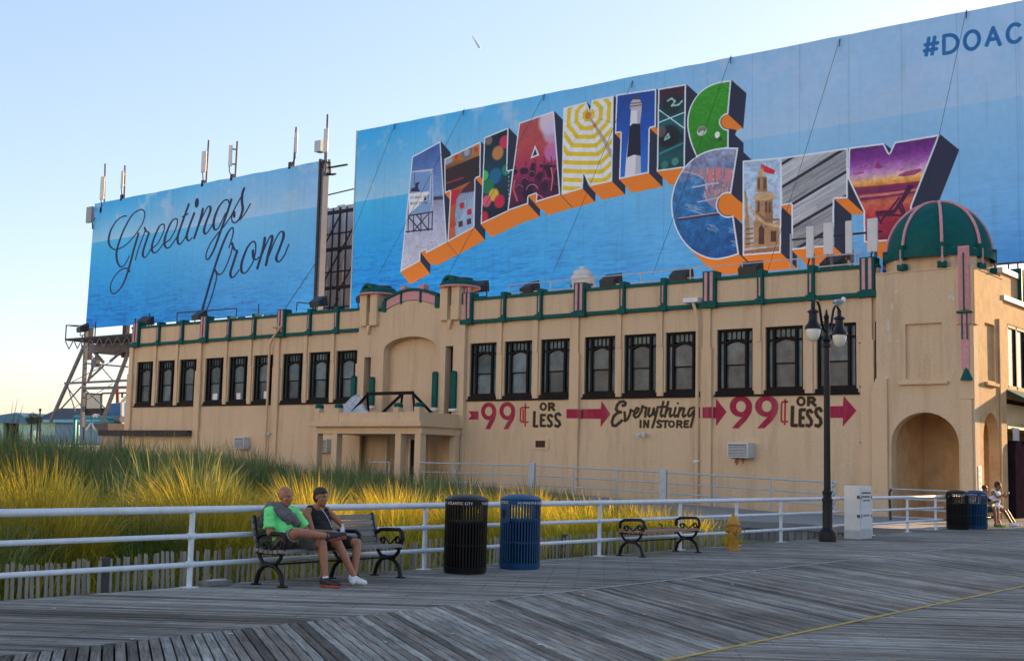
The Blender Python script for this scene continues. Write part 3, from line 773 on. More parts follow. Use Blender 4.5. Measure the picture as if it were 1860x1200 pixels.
# ------------------------------------------------------------------ shop front along the boardwalk, beyond the tower
SY = TY0+0.05
b = MB(); b.box(49.31, 75, SY, 20, 4.6, 5.0); b.box(49.31, 49.62, SY, 20, -0.1, 4.6); b.box(49.31, 75, SY, 15.3, 7.55, 8.5); b.box(49.31, 50.0, SY, 15.3, 5.0, 7.55)
b.box(49.31, 75, SY+0.02, 15.2, 8.5, 9.5); b.box(49.31, 75, SY+0.5, 20, -0.1, 9.3) if False else None
b.box(52.4, 54.0, SY, 15.3, 5.0, 7.55); b.box(56.6, 75, SY, 15.3, 5.0, 7.55); b.box(49.62, 75, 19, 20, -0.1, 9.3)
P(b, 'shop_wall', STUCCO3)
SUNW = mat('cream coping', (0.8, 0.75, 0.68), 0.6, var=0.08)
b = MB(); b.box(49.31, 51.4, SY-0.08, 15.3, 9.501, 9.7); b.box(52.2, 75, SY-0.08, 15.3, 9.501, 9.7); b.box(49.31, 75, SY-0.12, SY-0.002, 8.42, 8.6); P(b, 'shop_coping', SUNW)
for x in (51.8, 56.0, 60.2):
    b = MB(); b.box(x-0.3, x+0.3, SY-0.14, 15.3, 8.61, 9.95); P(b, 'shop_parapet_pilaster', GREEN, bevel=.01)
    b = MB(); b.box(x-0.02, x+0.32, SY-0.17, SY-0.141, 8.65, 9.93); P(b, 'pilaster_stripe', SUNW)
# upper window with deep mullions, curtain and sign inside
WG = mat('warm lit glass', (0.10, 0.07, 0.05), 0.12, var=.3, scale=1.2, spec=0.9)
for x0_, x1_ in ((50.0, 52.4), (54.0, 56.6)):
    b = MB()
    for x in (x0_+0.06, (x0_+x1_)/2, x1_-0.06): b.box(x-0.07, x+0.07, SY+0.02, SY+0.2, 5.02, 7.54)
    b.box(x0_, x1_, SY+0.02, SY+0.2, 5.0, 5.14); b.box(x0_, x1_, SY+0.02, SY+0.2, 7.42, 7.55)
    wd = P(b, 'shop_window', WFRAME)
    for xa, xb in ((x0_+.13, (x0_+x1_)/2-.07), ((x0_+x1_)/2+.07, x1_-.13)):
        b = MB(); b.box(xa, xb, SY+0.1, SY+0.12, 5.14, 7.42); o = b.build('pane', WG); o.parent = wd
    b = MB(); b.box(x0_+.15, x0_+1.0, SY+0.35, SY+0.38, 5.15, 6.3); o = b.build('curtain', mat('purple curtain', (.11, .04, .13), .9, var=.3, scale=4)); o.parent = wd
# green awning with cream soffit
b = MB(); b.add([(49.4, SY-0.003, 4.98), (75, SY-0.003, 4.98), (75, SY-0.95, 4.5), (49.4, SY-0.95, 4.5), (49.4, SY-0.003, 4.90), (75, SY-0.003, 4.90), (75, SY-0.93, 4.42), (49.4, SY-0.93, 4.42)], PF); P(b, 'awning', GREEN)
b = MB(); b.box(49.63, 75, SY-0.02, SY+1.2, 3.55, 4.4); P(b, 'shop_soffit', mat('cream soffit', (.62, .5, .3), .7, var=.1, scale=2))
b = MB(); b.box(49.63, 75, SY-0.05, SY-0.021, 3.42, 3.55); P(b, 'soffit_rail', mat('yellow rail', (.6, .38, .08), .5))
b = MB(); b.box(50.2, 50.9, SY-0.1, SY-0.055, 2.95, 3.5); P(b, 'white_board', WHITEP)
# white shop sign with red script
sg = thing('shop_sign', 'white shop sign with red script above the dark shop door', 'sign', (51.3, SY-0.35, 2.9))
b = MB(); b.box(-0.35, 2.2, -0.04, 0.0, 0.0, 0.85); b.build('panel', mat('white sign panel', (.8, .78, .75), .5, var=.05), sg)
RED = mat('red sign paint', (0.62, 0.05, 0.03), 0.5)
def strokes(mb, sts, w, x0, dx, f):
    """ribbons laid at growing heights so that crossings never share a plane; f maps (a, b, d) to a point"""
    k = 0
    for st in sts:
        for i in range(len(st)-1):
            p = Vector((*st[i], 0)); q = Vector((*st[i+1], 0)); d = q-p
            if d.length < 1e-6: continue
            n = Vector((-d.y, d.x, 0)).normalized()*w/2; e = d.normalized()*w*0.28
            h = x0+dx*(k % 5)/5; k += 1
            c = [p-n-e*.5, p-n*.6-e, p+n*.6-e, p+n-e*.5, q+n+e*.5, q+n*.6+e, q-n*.6+e, q-n+e*.5]
            mb.add([f(v.x, v.y, h) for v in c], [tuple(range(8))])
b = MB()
strokes(b, [[(.38,.62),(.2,.72),(.02,.5),(.05,.2),(.22,.15),(.36,.3),(.36,.42),(.24,.42)], [(.5,.55),(.5,.2),(.62,.2)], [(.56,.75),(.54,.68)], [(.82,.72),(.74,.3),(.84,.18)], [(1.1,.55),(.95,.45),(1.0,.2),(1.15,.3)], [(1.2,.8),(1.17,.18)], [(1.45,.5),(1.3,.42),(1.32,.2),(1.5,.25)]], 0.07, -0.045, -0.004, lambda x, y, d: (x-0.25, d, y))
b.build('lettering', RED, sg)
# dark rounded door surround and doorway, with stock inside
b = MB(); rr = [(49.64, -0.05), (49.64, 2.55), (49.75, 2.85), (50.0, 2.98), (50.9, 2.98), (51.15, 2.8), (51.2, 2.55), (51.2, -0.05)]
b.prism(rr, SY-0.3, SY+0.1, 'y'); P(b, 'dark_door_pillar', mat('dark plum panel', (0.022, 0.014, 0.022), .95, spec=0.0, var=.3, scale=2), bevel=0.02)
b = MB(); b.box(51.2, 75, SY+1.6, SY+1.7, -0.1, 3.5); P(b, 'shop_back', mat('dim shop interior', (.05, .045, .02), .8, var=.5, scale=3))
b = MB(); b.box(51.25, 75, SY+0.25, SY+0.32, 2.2, 2.38); b.box(51.25, 51.36, SY+0.25, SY+0.32, 0, 2.2); b.box(52.6, 52.7, SY+0.25, SY+0.32, 0, 2.2); P(b, 'shop_door_frame', mat('yellow door frame', (.55, .38, .06), .5))
st_ = mat('mixed stock', (.25, .25, .24), .7, var=.8, scale=7)
b = MB()
for i in range(16): b.box(51.4+rp.random()*3, 51.75+rp.random()*3.2, SY+1.0, SY+1.4, 0.1+i*0.12, 0.2+i*0.12)
P(b, 'shop_shelf', st_)
b = MB(); b.box(49.3, 75, SY+0.0, 19, -0.2, -0.06); P(b, 'shop_floor', MATS['grey concrete'])
# roof deck of the whole store
b = MB(); b.box(49.6, 61, 15.3, 18.44, 8.6, 9.2); P(b, 'roof', mat('grey roofing', (.2, .2, .2), .9))

# ------------------------------------------------------------------ hand painted lettering on the wall
MAG = mat('magenta wall paint', (0.35, 0.012, 0.052), 0.85, var=0.4, scale=14, stain=0.7, stain_col=(0.44, 0.14, 0.13))
MAGR = mat('red wall paint', (0.45, 0.03, 0.03), 0.75, var=0.3, scale=8)
BRN = mat('dark brown wall paint', (0.026, 0.018, 0.012), 0.75, var=0.3, scale=9, stain=0.3, stain_col=(0.08, 0.05, 0.03))
OCH = mat('ochre outline paint', (0.33, 0.17, 0.03), 0.75, var=0.25, scale=9)
def zoomf(ox, oy, sc): return lambda x, y: (ox+x/sc, oy+y/sc)
Z1, Z2, Z3 = zoomf(830, 700, 6.643), zoomf(1090, 700, 7.44), zoomf(1300, 690, 6.643)
def wall_pt(zf, plane):
    def f(x, y, d):
        u, v = zf(x, y); p = at_x(u, v, plane); return (plane-d, p.y, p.z)
    return f
def flat(mb, pts, f, d, holes=()):
    loops = [[Vector((x, y, 0)) for x, y in lp] for lp in [pts, *holes]]
    tri = tessellate_polygon(loops); fl = [q for lp in [pts, *holes] for q in lp]
    mb.add([f(x, y, d) for x, y in fl], [tuple(t) for t in tri])
def ell(cx, cy, rx, ry, n=36): return [(cx+rx*math.cos(2*math.pi*i/n), cy+ry*math.sin(2*math.pi*i/n)) for i in range(n)]
LET = []
def letter(label, f, m, polys=(), rings=(), sts=(), w=20, out=0):
    """one painted letter: polygons, rings and strokes; out = extra width of its ochre outline"""
    b = MB(); b.m = 0
    if out:
        b.m = 1
        for p in polys:
            c = (sum(x for x, y in p)/len(p), sum(y for x, y in p)/len(p))
            q = []
            n = len(p)
            for i in range(n):
                a, bb, cc = Vector(p[i-1]), Vector(p[i]), Vector(p[(i+1) % n])
                q.append((bb.x, bb.y))
            strokes(b, [[*p, p[0]]], out*2, 0.0012, 0.001, f)
        for (cx, cy, rx, ry, ix, iy) in rings: flat(b, ell(cx, cy, rx+out, ry+out), f, 0.0010, [ell(cx, cy, ix-out*.6, iy-out*.6)])
        if sts: strokes(b, sts, w+out*2, 0.0012, 0.0012, f)
    b.m = 0; k = 0
    for (cx, cy, rx, ry, ix, iy) in rings: flat(b, ell(cx, cy, rx, ry), f, 0.0040, [ell(cx, cy, ix, iy)])
    for p in polys: flat(b, p, f, 0.0046+0.0008*k); k += 1
    if sts: strokes(b, sts, w, 0.0034, 0.003, f)
    o = P(b, 'painted_letter', [m, OCH]); o['label'] = label
    return o
A = wall_pt(Z1, XF); B_ = wall_pt(Z2, XF); C_ = wall_pt(Z3, XF)
A1_ = wall_pt(Z1, XF-0.15); B1_ = wall_pt(Z2, XF-0.15)
# arrows
def arrow(f, polys):
    b = MB()
    for i, p in enumerate(polys): flat(b, p, f[i], 0.004)
    o = P(b, 'painted_arrow', [MAG])
    return o
arrow([A], [[(140,308),(260,308),(258,410),(135,410),(175,360)]])
arrow([A, A1_, A], [[(1338,285),(1385,284),(1385,391),(1338,392)], [(1322,284),(1486,282),(1486,396),(1322,393)], [(1498,283),(1735,280),(1745,180),(1852,345),(1732,500),(1735,402),(1498,397)]])
arrow([B_, B1_, B_], [[(1325,290),(1370,290),(1370,440),(1325,440)], [(1385,290),(1512,288),(1512,441),(1385,440)], [(1530,288),(1565,288),(1566,172),(1710,355),(1568,547),(1567,441),(1530,441)]])
arrow([C_], [[(1325,315),(1535,312),(1545,190),(1700,370),(1532,562),(1535,456),(1325,456)]])
# 99 c OR LESS, left and right
for side, f in (('left', A), ('right', C_)):
    L_ = side == 'left'
    if L_:
        letter('magenta numeral 9', f, MAG, [[(468,300),(472,345),(455,410),(398,524),(345,522),(402,405)]], [(383,310,90,104,45,57)], out=4)
        letter('magenta numeral 9', f, MAG, [[(698,300),(700,350),(680,415),(615,523),(566,522),(632,405)]], [(608,306,93,106,47,60)], out=4)
        letter('red cent sign', f, MAGR, [], [], [[(870,262),(790,262),(768,280),(766,420),(785,440),(860,440)], [(826,214),(823,490)], [(800,285),(800,430)]], 20)
        letter('brown letter O', f, BRN, [], [(1042,253,42,49,20,28)], out=5)
        letter('brown letter R', f, BRN, [], [], [[(1113,208),(1113,298)], [(1113,217),(1155,217),(1172,235),(1155,255),(1115,257)], [(1140,257),(1175,297)]], 26, 5)
        letter('brown letter L', f, BRN, [], [], [[(936,316),(930,487),(972,490)]], 29, 5)
        letter('brown letter E', f, BRN, [], [], [[(1066,355),(1017,355),(1013,485),(1066,486)], [(1015,415),(1052,415)]], 27, 5)
        letter('brown letter S', f, BRN, [], [], [[(1150,375),(1135,355),(1108,360),(1098,385),(1112,415),(1138,440),(1143,472),(1122,492),(1093,480)]], 27, 5)
        letter('brown letter S', f, BRN, [], [], [[(1248,358),(1228,336),(1200,345),(1188,372),(1202,410),(1233,435),(1243,470),(1218,495),(1183,480)]], 28, 5)
    else:
        letter('magenta numeral 9', f, MAG, [[(432,290),(438,340),(425,400),(370,480),(272,580),(200,578),(338,425)]], [(305,318,133,125,60,68)], out=5)
        letter('magenta numeral 9', f, MAG, [[(748,290),(754,340),(735,410),(680,490),(585,578),(505,578),(642,430)]], [(616,315,138,127,62,70)], out=5)
        letter('red cent sign', f, MAGR, [], [], [[(870,262),(812,262),(795,280),(792,490),(808,505),(866,500)], [(841,232),(833,535)]], 24)
        letter('brown letter O', f, BRN, [], [(1030,256,54,58,26,32)], out=6)
        letter('brown letter R', f, BRN, [], [], [[(1120,204),(1118,305)], [(1120,216),(1170,213),(1195,235),(1175,262),(1122,264)], [(1158,264),(1205,308)]], 32, 6)
        letter('brown letter L', f, BRN, [], [], [[(928,320),(922,545),(978,548)]], 38, 6)
        letter('brown letter E', f, BRN, [], [], [[(1078,358),(1022,360),(1016,548),(1062,548)], [(1018,455),(1062,455)]], 36, 6)
        letter('brown letter S', f, BRN, [], [], [[(1162,390),(1140,362),(1110,375),(1108,415),(1135,455),(1155,490),(1152,530),(1125,555),(1094,540)]], 34, 6)
        letter('brown letter S', f, BRN, [], [], [[(1275,375),(1255,340),(1220,345),(1206,385),(1225,430),(1262,465),(1272,515),(1245,555),(1203,545)]], 36, 6)
# Everything IN STORE
f = B_
letter('brown script letter E', f, BRN, [], [], [[(300,270),(338,262),(346,235),(318,213),(268,222),(230,265),(216,320),(245,352),(286,358),(232,368),(185,415),(160,490),(172,538),(212,543),(258,505),(298,468)]], 34, 6)
letter('brown script letter v', f, BRN, [], [], [[(330,355),(336,410),(334,480),(372,450),(402,390),(415,325),(440,345)]], 28, 6)
letter('brown script letter e', f, BRN, [], [], [[(458,398),(510,350),(526,312),(496,300),(465,345),(455,405),(478,432),(518,415),(560,345)]], 26, 6)
letter('brown script letter r', f, BRN, [], [], [[(560,345),(572,275),(598,296),(630,300),(612,365),(612,425)]], 28, 6)
letter('brown script letter y', f, BRN, [], [], [[(668,300),(648,390),(668,418),(706,385),(728,305)], [(728,305),(735,400)], [(782,285),(745,440),(706,568)], [(735,400),(770,350)]], 28, 6)
letter('brown script letter t', f, BRN, [], [], [[(856,215),(820,380),(828,418),(856,400)], [(805,290),(900,284)]], 27, 6)
letter('brown script letter h', f, BRN, [], [], [[(922,215),(874,425)], [(888,370),(925,308),(958,312),(940,385),(948,420),(978,395)]], 27, 6)
letter('brown script letter i', f, BRN, [[(1038,228),(1062,226),(1064,248),(1042,252)]], [], [[(1022,295),(998,390),(1012,422),(1040,395)]], 27, 4)
letter('brown script letter n', f, BRN, [], [], [[(1082,296),(1050,425)], [(1066,360),(1106,302),(1138,310),(1116,395),(1130,424),(1160,395)]], 27, 6)
letter('brown script letter g', f, BRN, [], [], [[(1262,296),(1215,312),(1188,375),(1200,415),(1232,400),(1268,340)], [(1296,284),(1262,420),(1226,560)]], 28, 6)
for lab, stx, rg in (('I', [[(548,468),(546,566)]], []), ('N', [[(594,566),(598,470),(648,564),(655,468)]], []),
                 ('S', [[(832,486),(800,470),(772,488),(792,514),(826,530),(818,560),(768,556)]], []), ('T', [[(846,480),(922,478)], [(886,480),(880,567)]], []),
                 ('O', [], [(966,518,44,48,22,26)]), ('R', [[(1044,470),(1040,566)], [(1044,480),(1092,480),(1104,500),(1088,522),(1044,522)], [(1074,524),(1108,566)]], []),
                 ('E', [[(1198,478),(1144,478),(1140,558),(1196,558)], [(1142,517),(1186,517)]], [])):
    letter('brown block letter '+lab, f, BRN, [], rg, stx, 24, 5)

# weathered patches: chipped pale paint on the tower, rust run under an air conditioner
CHIP = mat('chipped pale paint', (.62, .56, .47), .9, var=.2, scale=12)
ZT = zoomf(1420, 360, 3.53); q = random.Random(2)
for (x, y, rx, ry) in ((735,597,14,12),(1088,640,26,20),(708,690,8,30),(682,810,12,45),(745,912,10,10),(690,900,8,40),(672,1150,9,30),(1098,1108,9,8)):
    mb = MB(); flat(mb, [(x+rx*q.uniform(.5, 1.2)*math.cos(k*.57), y+ry*q.uniform(.5, 1.2)*math.sin(k*.57)) for k in range(11)], wall_pt(ZT, TX0), .003); P(mb, 'paint_chip', CHIP)
RST = mat('rust run', (.36, .19, .10), .9, var=.3, scale=10)
for (x, y, rx, ry) in ((1343,829,13,4),(1338,836,4,9),(1350,835,3,8),(448,812,8,5)):
    mb = MB(); flat(mb, [(x+rx*q.uniform(.7, 1.2)*math.cos(k*.57), y+ry*q.uniform(.7, 1.2)*math.sin(k*.57)) for k in range(11)], wall_pt(lambda a, b: (a, b), XF-0.031 if y > 790 else XF-.0), .003); P(mb, 'rust_stain', RST)

# ================================================================== BILLBOARDS
BX = 52.0
class Raster:
    """a flat print, painted in code; points are given in survey-photo pixels on the board plane"""
    def __init__(s, y_left, y_right, z0, z1, ppm, ss=2):
        s.yl, s.yr, s.z0, s.z1 = y_left, y_right, z0, z1
        s.k = ppm*ss; s.ss = ss
        s.W = int(round((y_left-y_right)*ppm))*ss; s.H = int(round((z1-z0)*ppm))*ss
        s.a = np.zeros((s.H, s.W, 3), np.float32)          # row 0 = bottom, values are sRGB 0..1
    def pt(s, u, v):
        p = at_x(u, v, BX); return ((s.yl-p.y)*s.k, (p.z-s.z0)*s.k)
    def pts(s, L, zf=None): return [s.pt(*(zf(x, y) if zf else (x, y))) for x, y in L]
    def mask(s, P_):
        """even-odd fill of raster-space polygon -> (slice, mask)"""
        P_ = np.array(P_); x0 = max(0, int(P_[:,0].min())-1); x1 = min(s.W, int(P_[:,0].max())+2)
        y0 = max(0, int(P_[:,1].min())-1); y1 = min(s.H, int(P_[:,1].max())+2)
        if x1 <= x0 or y1 <= y0: return None, None
        X, Y = np.meshgrid(np.arange(x0, x1)+.5, np.arange(y0, y1)+.5)
        m = np.zeros(X.shape, bool); n = len(P_)
        for i in range(n):
            ax, ay = P_[i]; bx, by = P_[(i+1) % n]
            if ay == by: continue
            c = ((ay <= Y) != (by <= Y)) & (X < (bx-ax)*(Y-ay)/(by-ay)+ax)
            m ^= c
        return (slice(y0, y1), slice(x0, x1)), m
    def full(s, P_):
        M = np.zeros((s.H, s.W), bool); sl, m = s.mask(P_)
        if sl: M[sl] = m
        return M
    def poly(s, P_, c, clip=None, al=1.0):
        sl, m = s.mask(P_)
        if sl is None: return
        if clip is not None: m = m & clip[sl]
        c = np.array(c, np.float32)/255; r = s.a[sl]; r[m] = r[m]*(1-al)+c*al
    def circ(s, c, r, col, clip=None, al=1.0, ry=None):
        ry = ry or r; s.poly([(c[0]+r*math.cos(t*math.pi/18), c[1]+ry*math.sin(t*math.pi/18)) for t in range(36)], col, clip, al)
    def line(s, P_, w, col, clip=None, al=1.0, w1=None):
        n = len(P_); w1 = w if w1 is None else w1
        for i in range(n-1):
            (ax, ay), (bx, by) = P_[i], P_[i+1]; d = math.hypot(bx-ax, by-ay)
            if d < 1e-6: continue
            wa = w+(w1-w)*i/max(1, n-1); wb = w+(w1-w)*(i+1)/max(1, n-1)
            nx_, ny_ = -(by-ay)/d/2, (bx-ax)/d/2
            s.poly([(ax+nx_*wa, ay+ny_*wa), (bx+nx_*wb, by+ny_*wb), (bx-nx_*wb, by-ny_*wb), (ax-nx_*wa, ay-ny_*wa)], col, clip, al)
            if w > 3: s.circ((bx, by), wb/2, col, clip, al)
    def fill(s, clip, fn):
        ys, xs = np.nonzero(clip); s.a[ys, xs] = np.clip(fn(xs, ys), 0, 1)
    def noise(s, nx_, ny_, seed):
        r = np.random.default_rng(seed); g_ = r.random((ny_+1, nx_+1)).astype(np.float32)
        x = np.linspace(0, nx_-1e-3, s.W); y = np.linspace(0, ny_-1e-3, s.H)
        xi = x.astype(int); yi = y.astype(int); fx = (x-xi); fy = (y-yi); fx = fx*fx*(3-2*fx); fy = (fy*fy*(3-2*fy))[:, None]
        a = g_[yi][:, xi]*(1-fx)+g_[yi][:, xi+1]*fx; b = g_[yi+1][:, xi]*(1-fx)+g_[yi+1][:, xi+1]*fx
        return a*(1-fy)+b*fy
    def sea(s, zh, seed, lighter=0.0):
        """printed sea and sky: horizon at height zh; washed paler towards the right end"""
        hz = int((zh-s.z0)*s.k); H_, W_ = s.H, s.W
        Y = np.linspace(0, 1, H_)[:, None]; X = np.linspace(0, 1, W_)[None, :]
        aspect = W_/H_
        t = np.clip((np.arange(H_)-hz)/max(1, H_-hz), 0, 1)[:, None, None]
        skyc = np.array([158, 216, 252])/255*(1-t)+np.array([44, 178, 252])/255*t
        u_ = np.clip(np.arange(H_)/hz, 0, 1)[:, None, None]
        seac = np.array([0, 152, 252])/255*(1-u_)+np.array([70, 195, 255])/255*u_
        img = np.where((np.arange(H_) >= hz)[:, None, None], skyc, seac)
        img = np.broadcast_to(img, (H_, W_, 3)).astype(np.float32).copy()
        # clouds
        cl = (s.noise(int(9*aspect), 9, seed)*.5+s.noise(int(20*aspect), 20, seed+1)*.3+s.noise(int(44*aspect), 44, seed+2)*.2)
        cm = np.clip((cl-0.55)*5, 0, 1)*np.clip((np.arange(H_)-hz)/(H_*0.08), 0, 1)[:, None]*0.55
        img = img*(1-cm[..., None])+np.array([205, 220, 245], np.float32)/255*cm[..., None]
        # ripples: rows shrink towards the horizon
        rp_ = np.zeros((H_, W_), np.float32)
        for (a0, a1, ny_, nx_, amp) in ((0, 0.45, 70, 7, 0.34), (0.0, 0.75, 130, 14, 0.42), (0.0, 1.0, 210, 34, 0.34)):
            n_ = s.noise(int(nx_*aspect), ny_, seed+int(ny_)); fade = np.clip((a1-np.arange(H_)/hz)/(a1-a0)*1.3, 0, 1)[:, None]
            rp_ += (np.clip((n_-0.58)*4, 0, 1)-0.35*np.clip((0.42-n_)*4, 0, 1))*fade*amp
        img = img*(1-np.clip(rp_, 0, 1)[..., None]*np.array([0.62, 0.38, 0.2], np.float32))
        img += np.clip(-rp_, 0, 1)[..., None]*np.array([0.25, 0.16, 0.08], np.float32)
        # colours blend to a pale lavender towards the right
        hz_ = np.clip(X*1.5, 0, 1)**1.2*lighter*(0.62+0.38*Y)
        img = img*(1-hz_[..., None])+np.array([176, 210, 248], np.float32)/255*hz_[..., None]
        bl = s.noise(int(5*aspect), 5, seed+9)*.6+s.noise(int(60*aspect), 60, seed+10)*.4
        img *= (0.96+0.08*bl)[..., None]
        s.a[:] = img
    def seams(s, xs, zs, al=0.10):
        for y in xs:
            x = int((s.yl-y)*s.k); s.a[:, max(0, x-1):x+2] *= (1-al)
        r = np.random.default_rng(5)
        for z in zs:
            yv = int((z-s.z0)*s.k); s.a[max(0, yv-1):yv+1, :] *= (1-al*0.7*(s.noise(60, 2, 3)[0]))[None, :, None]
        # fine vertical rain streaks of dirt
        st = s.noise(300, 5, 77); s.a *= (1-0.045*np.clip((st-.74)*4, 0, 1))[..., None]
    def image(s, name):
        a = s.a.reshape(s.H//s.ss, s.ss, s.W//s.ss, s.ss, 3).mean((1, 3))
        im = bpy.data.images.new(name, a.shape[1], a.shape[0], alpha=False)
        px = np.ones((a.shape[0], a.shape[1], 4), np.float32); px[..., :3] = np.clip(a, 0, 1)
        im.pixels.foreach_set(px.ravel()); im.update(); im.pack()
        return im
    def uvmesh(s, name, polys, x, m):
        """faces on the board plane; polys are lists of (Y, Z)"""
        vs = []; fs = []
        for p in polys:
            tri = tessellate_polygon([[Vector((a, b, 0)) for a, b in p]]); o = len(vs); vs += [(x, a, b) for a, b in p]
            for t in tri:
                q = [Vector(vs[i+o]) for i in t]
                nn = (q[1]-q[0]).cross(q[2]-q[0])
                fs.append(tuple(i+o for i in (t if nn.x < 0 else t[::-1])))
        me = bpy.data.meshes.new(name); me.from_pydata(vs, [], fs); me.materials.append(m)
        uv = me.uv_layers.new(name='print')
        for lp in me.loops:
            v = me.vertices[lp.vertex_index].co
            uv.data[lp.index].uv = ((s.yl-v.y)/(s.yl-s.yr), (v.z-s.z0)/(s.z1-s.z0))
        return me
PRINT_GAIN = (1.0, 1.0, 1.0)
def print_mat(name, im):
    m = bpy.data.materials.new(name); m.use_nodes = True; nt = m.node_tree; N = nt.nodes; L = nt.links; b = N['Principled BSDF']
    t = N.new('ShaderNodeTexImage'); t.image = im; t.extension = 'EXTEND'
    uvn = N.new('ShaderNodeUVMap'); uvn.uv_map = 'print'; L.new(uvn.outputs[0], t.inputs['Vector'])
    vm = N.new('ShaderNodeVectorMath'); vm.operation = 'MULTIPLY'; vm.inputs[1].default_value = PRINT_GAIN
    L.new(t.outputs['Color'], vm.inputs[0]); L.new(vm.outputs[0], b.inputs['Base Color'])
    b.inputs['Roughness'].default_value = 0.55; b.inputs['Specular IOR Level'].default_value = 0.3
    nz = N.new('ShaderNodeTexNoise'); nz.inputs['Scale'].default_value = 1.3; nz.inputs['Detail'].default_value = 6
    g_ = N.new('ShaderNodeNewGeometry'); mp = N.new('ShaderNodeMapping'); mp.inputs['Scale'].default_value = (1, 0.5, 2.0)
    L.new(g_.outputs['Position'], mp.inputs['Vector']); L.new(mp.outputs[0], nz.inputs['Vector'])
    bp = N.new('ShaderNodeBump'); bp.inputs['Strength'].default_value = 0.05; bp.inputs['Distance'].default_value = 0.05
    L.new(nz.outputs['Fac'], bp.inputs['Height']); L.new(bp.outputs[0], b.inputs['Normal'])
    return m
def erode(M, r):
    out = M.copy()
    for dx, dy in ((r, 0), (-r, 0), (0, r), (0, -r), (int(r*.7), int(r*.7)), (-int(r*.7), int(r*.7)), (int(r*.7), -int(r*.7)), (-int(r*.7), -int(r*.7))):
        sh = np.zeros_like(M)
        ys, yd = (slice(max(0, dy), M.shape[0]+min(0, dy)), slice(max(0, -dy), M.shape[0]+min(0, -dy)))
        xs, xd = (slice(max(0, dx), M.shape[1]+min(0, dx)), slice(max(0, -dx), M.shape[1]+min(0, -dx)))
        sh[yd, xd] = M[ys, xs]; out &= sh
    return out
# simple stroke alphabet on a 4 x 6 grid for small print
FONT = {'A': [[(0,0),(2,6),(4,0)],[(.8,2.2),(3.2,2.2)]], 'T': [[(0,6),(4,6)],[(2,6),(2,0)]], 'L': [[(0,6),(0,0),(3.6,0)]], 'N': [[(0,0),(0,6),(4,0),(4,6)]],
 'I': [[(2,0),(2,6)]], 'C': [[(4,4.8),(3,6),(1,6),(0,4.6),(0,1.4),(1,0),(3,0),(4,1.2)]], 'Y': [[(0,6),(2,3),(4,6)],[(2,3),(2,0)]], 'B': [[(0,0),(0,6),(3,6),(3.7,5),(3,3.2),(0,3.2)],[(3,3.2),(4,2),(3.2,0),(0,0)]],
 'E': [[(4,6),(0,6),(0,0),(4,0)],[(0,3),(3,3)]], 'H': [[(0,0),(0,6)],[(4,0),(4,6)],[(0,3),(4,3)]], 'P': [[(0,0),(0,6),(3.2,6),(4,5),(3.2,3),(0,3)]], 'R': [[(0,0),(0,6),(3.2,6),(4,5),(3.2,3),(0,3)],[(2,3),(4,0)]],
 'O': [[(1,0),(0,1.5),(0,4.5),(1,6),(3,6),(4,4.5),(4,1.5),(3,0),(1,0)]], 'D': [[(0,0),(0,6),(2.2,6),(4,4.4),(4,1.6),(2.2,0),(0,0)]], 'S': [[(4,5),(3,6),(1,6),(0,4.8),(1,3.3),(3,2.7),(4,1.4),(3,0),(1,0),(0,1)]],
 'U': [[(0,6),(0,1.4),(1,0),(3,0),(4,1.4),(4,6)]], 'M': [[(0,0),(0,6),(2,2.5),(4,6),(4,0)]], 'G': [[(4,4.8),(3,6),(1,6),(0,4.6),(0,1.4),(1,0),(3,0),(4,1.2),(4,2.8),(2.4,2.8)]], '&': [[(4,0),(1,4.6),(1.6,6),(2.6,5.4),(2.2,4),(0,2),(.6,0),(2,0),(4,2.4)]],
 'F': [[(4,6),(0,6),(0,0)],[(0,3),(3,3)]], 'K': [[(0,0),(0,6)],[(4,6),(0,2.6)],[(1.4,3.6),(4,0)]], 'V': [[(0,6),(2,0),(4,6)]], ' ': [], '#': [[(.9,0),(1.7,6)],[(2.6,0),(3.4,6)],[(0,2),(3.9,2)],[(.2,4),(4.2,4)]]}

_ar = lambda cx, cy, rx, ry, a0, a1, n=16: [(cx+rx*math.cos(R_(a0+(a1-a0)*i/n)), cy+ry*math.sin(R_(a0+(a1-a0)*i/n))) for i in range(n+1)]
FONT['O'] = [_ar(2, 3, 2.1, 3.05, 0, 360, 26)]
FONT['C'] = [_ar(2.2, 3, 2.1, 3.05, 42, 318, 22)]
FONT['D'] = [[(0, 0), (0, 6), (1.4, 6)]+_ar(1.4, 3, 2.6, 3.0, 90, -90, 16)+[(0, 0)]]

ZA, ZB, ZC, ZD, ZE = zoomf(720,240,4.136), zoomf(640,0,2.308), zoomf(920,150,4.8), zoomf(1200,130,3.157), zoomf(1400,220,4.286)
r = Raster(53.63, 10.0, 10.2, 21.75, 42)
r.sea(17.2, 11, 0.9)
r.seams([53.63-2.42*i for i in range(1, 19)], [12.9, 15.6, 18.3, 20.2], 0.10)
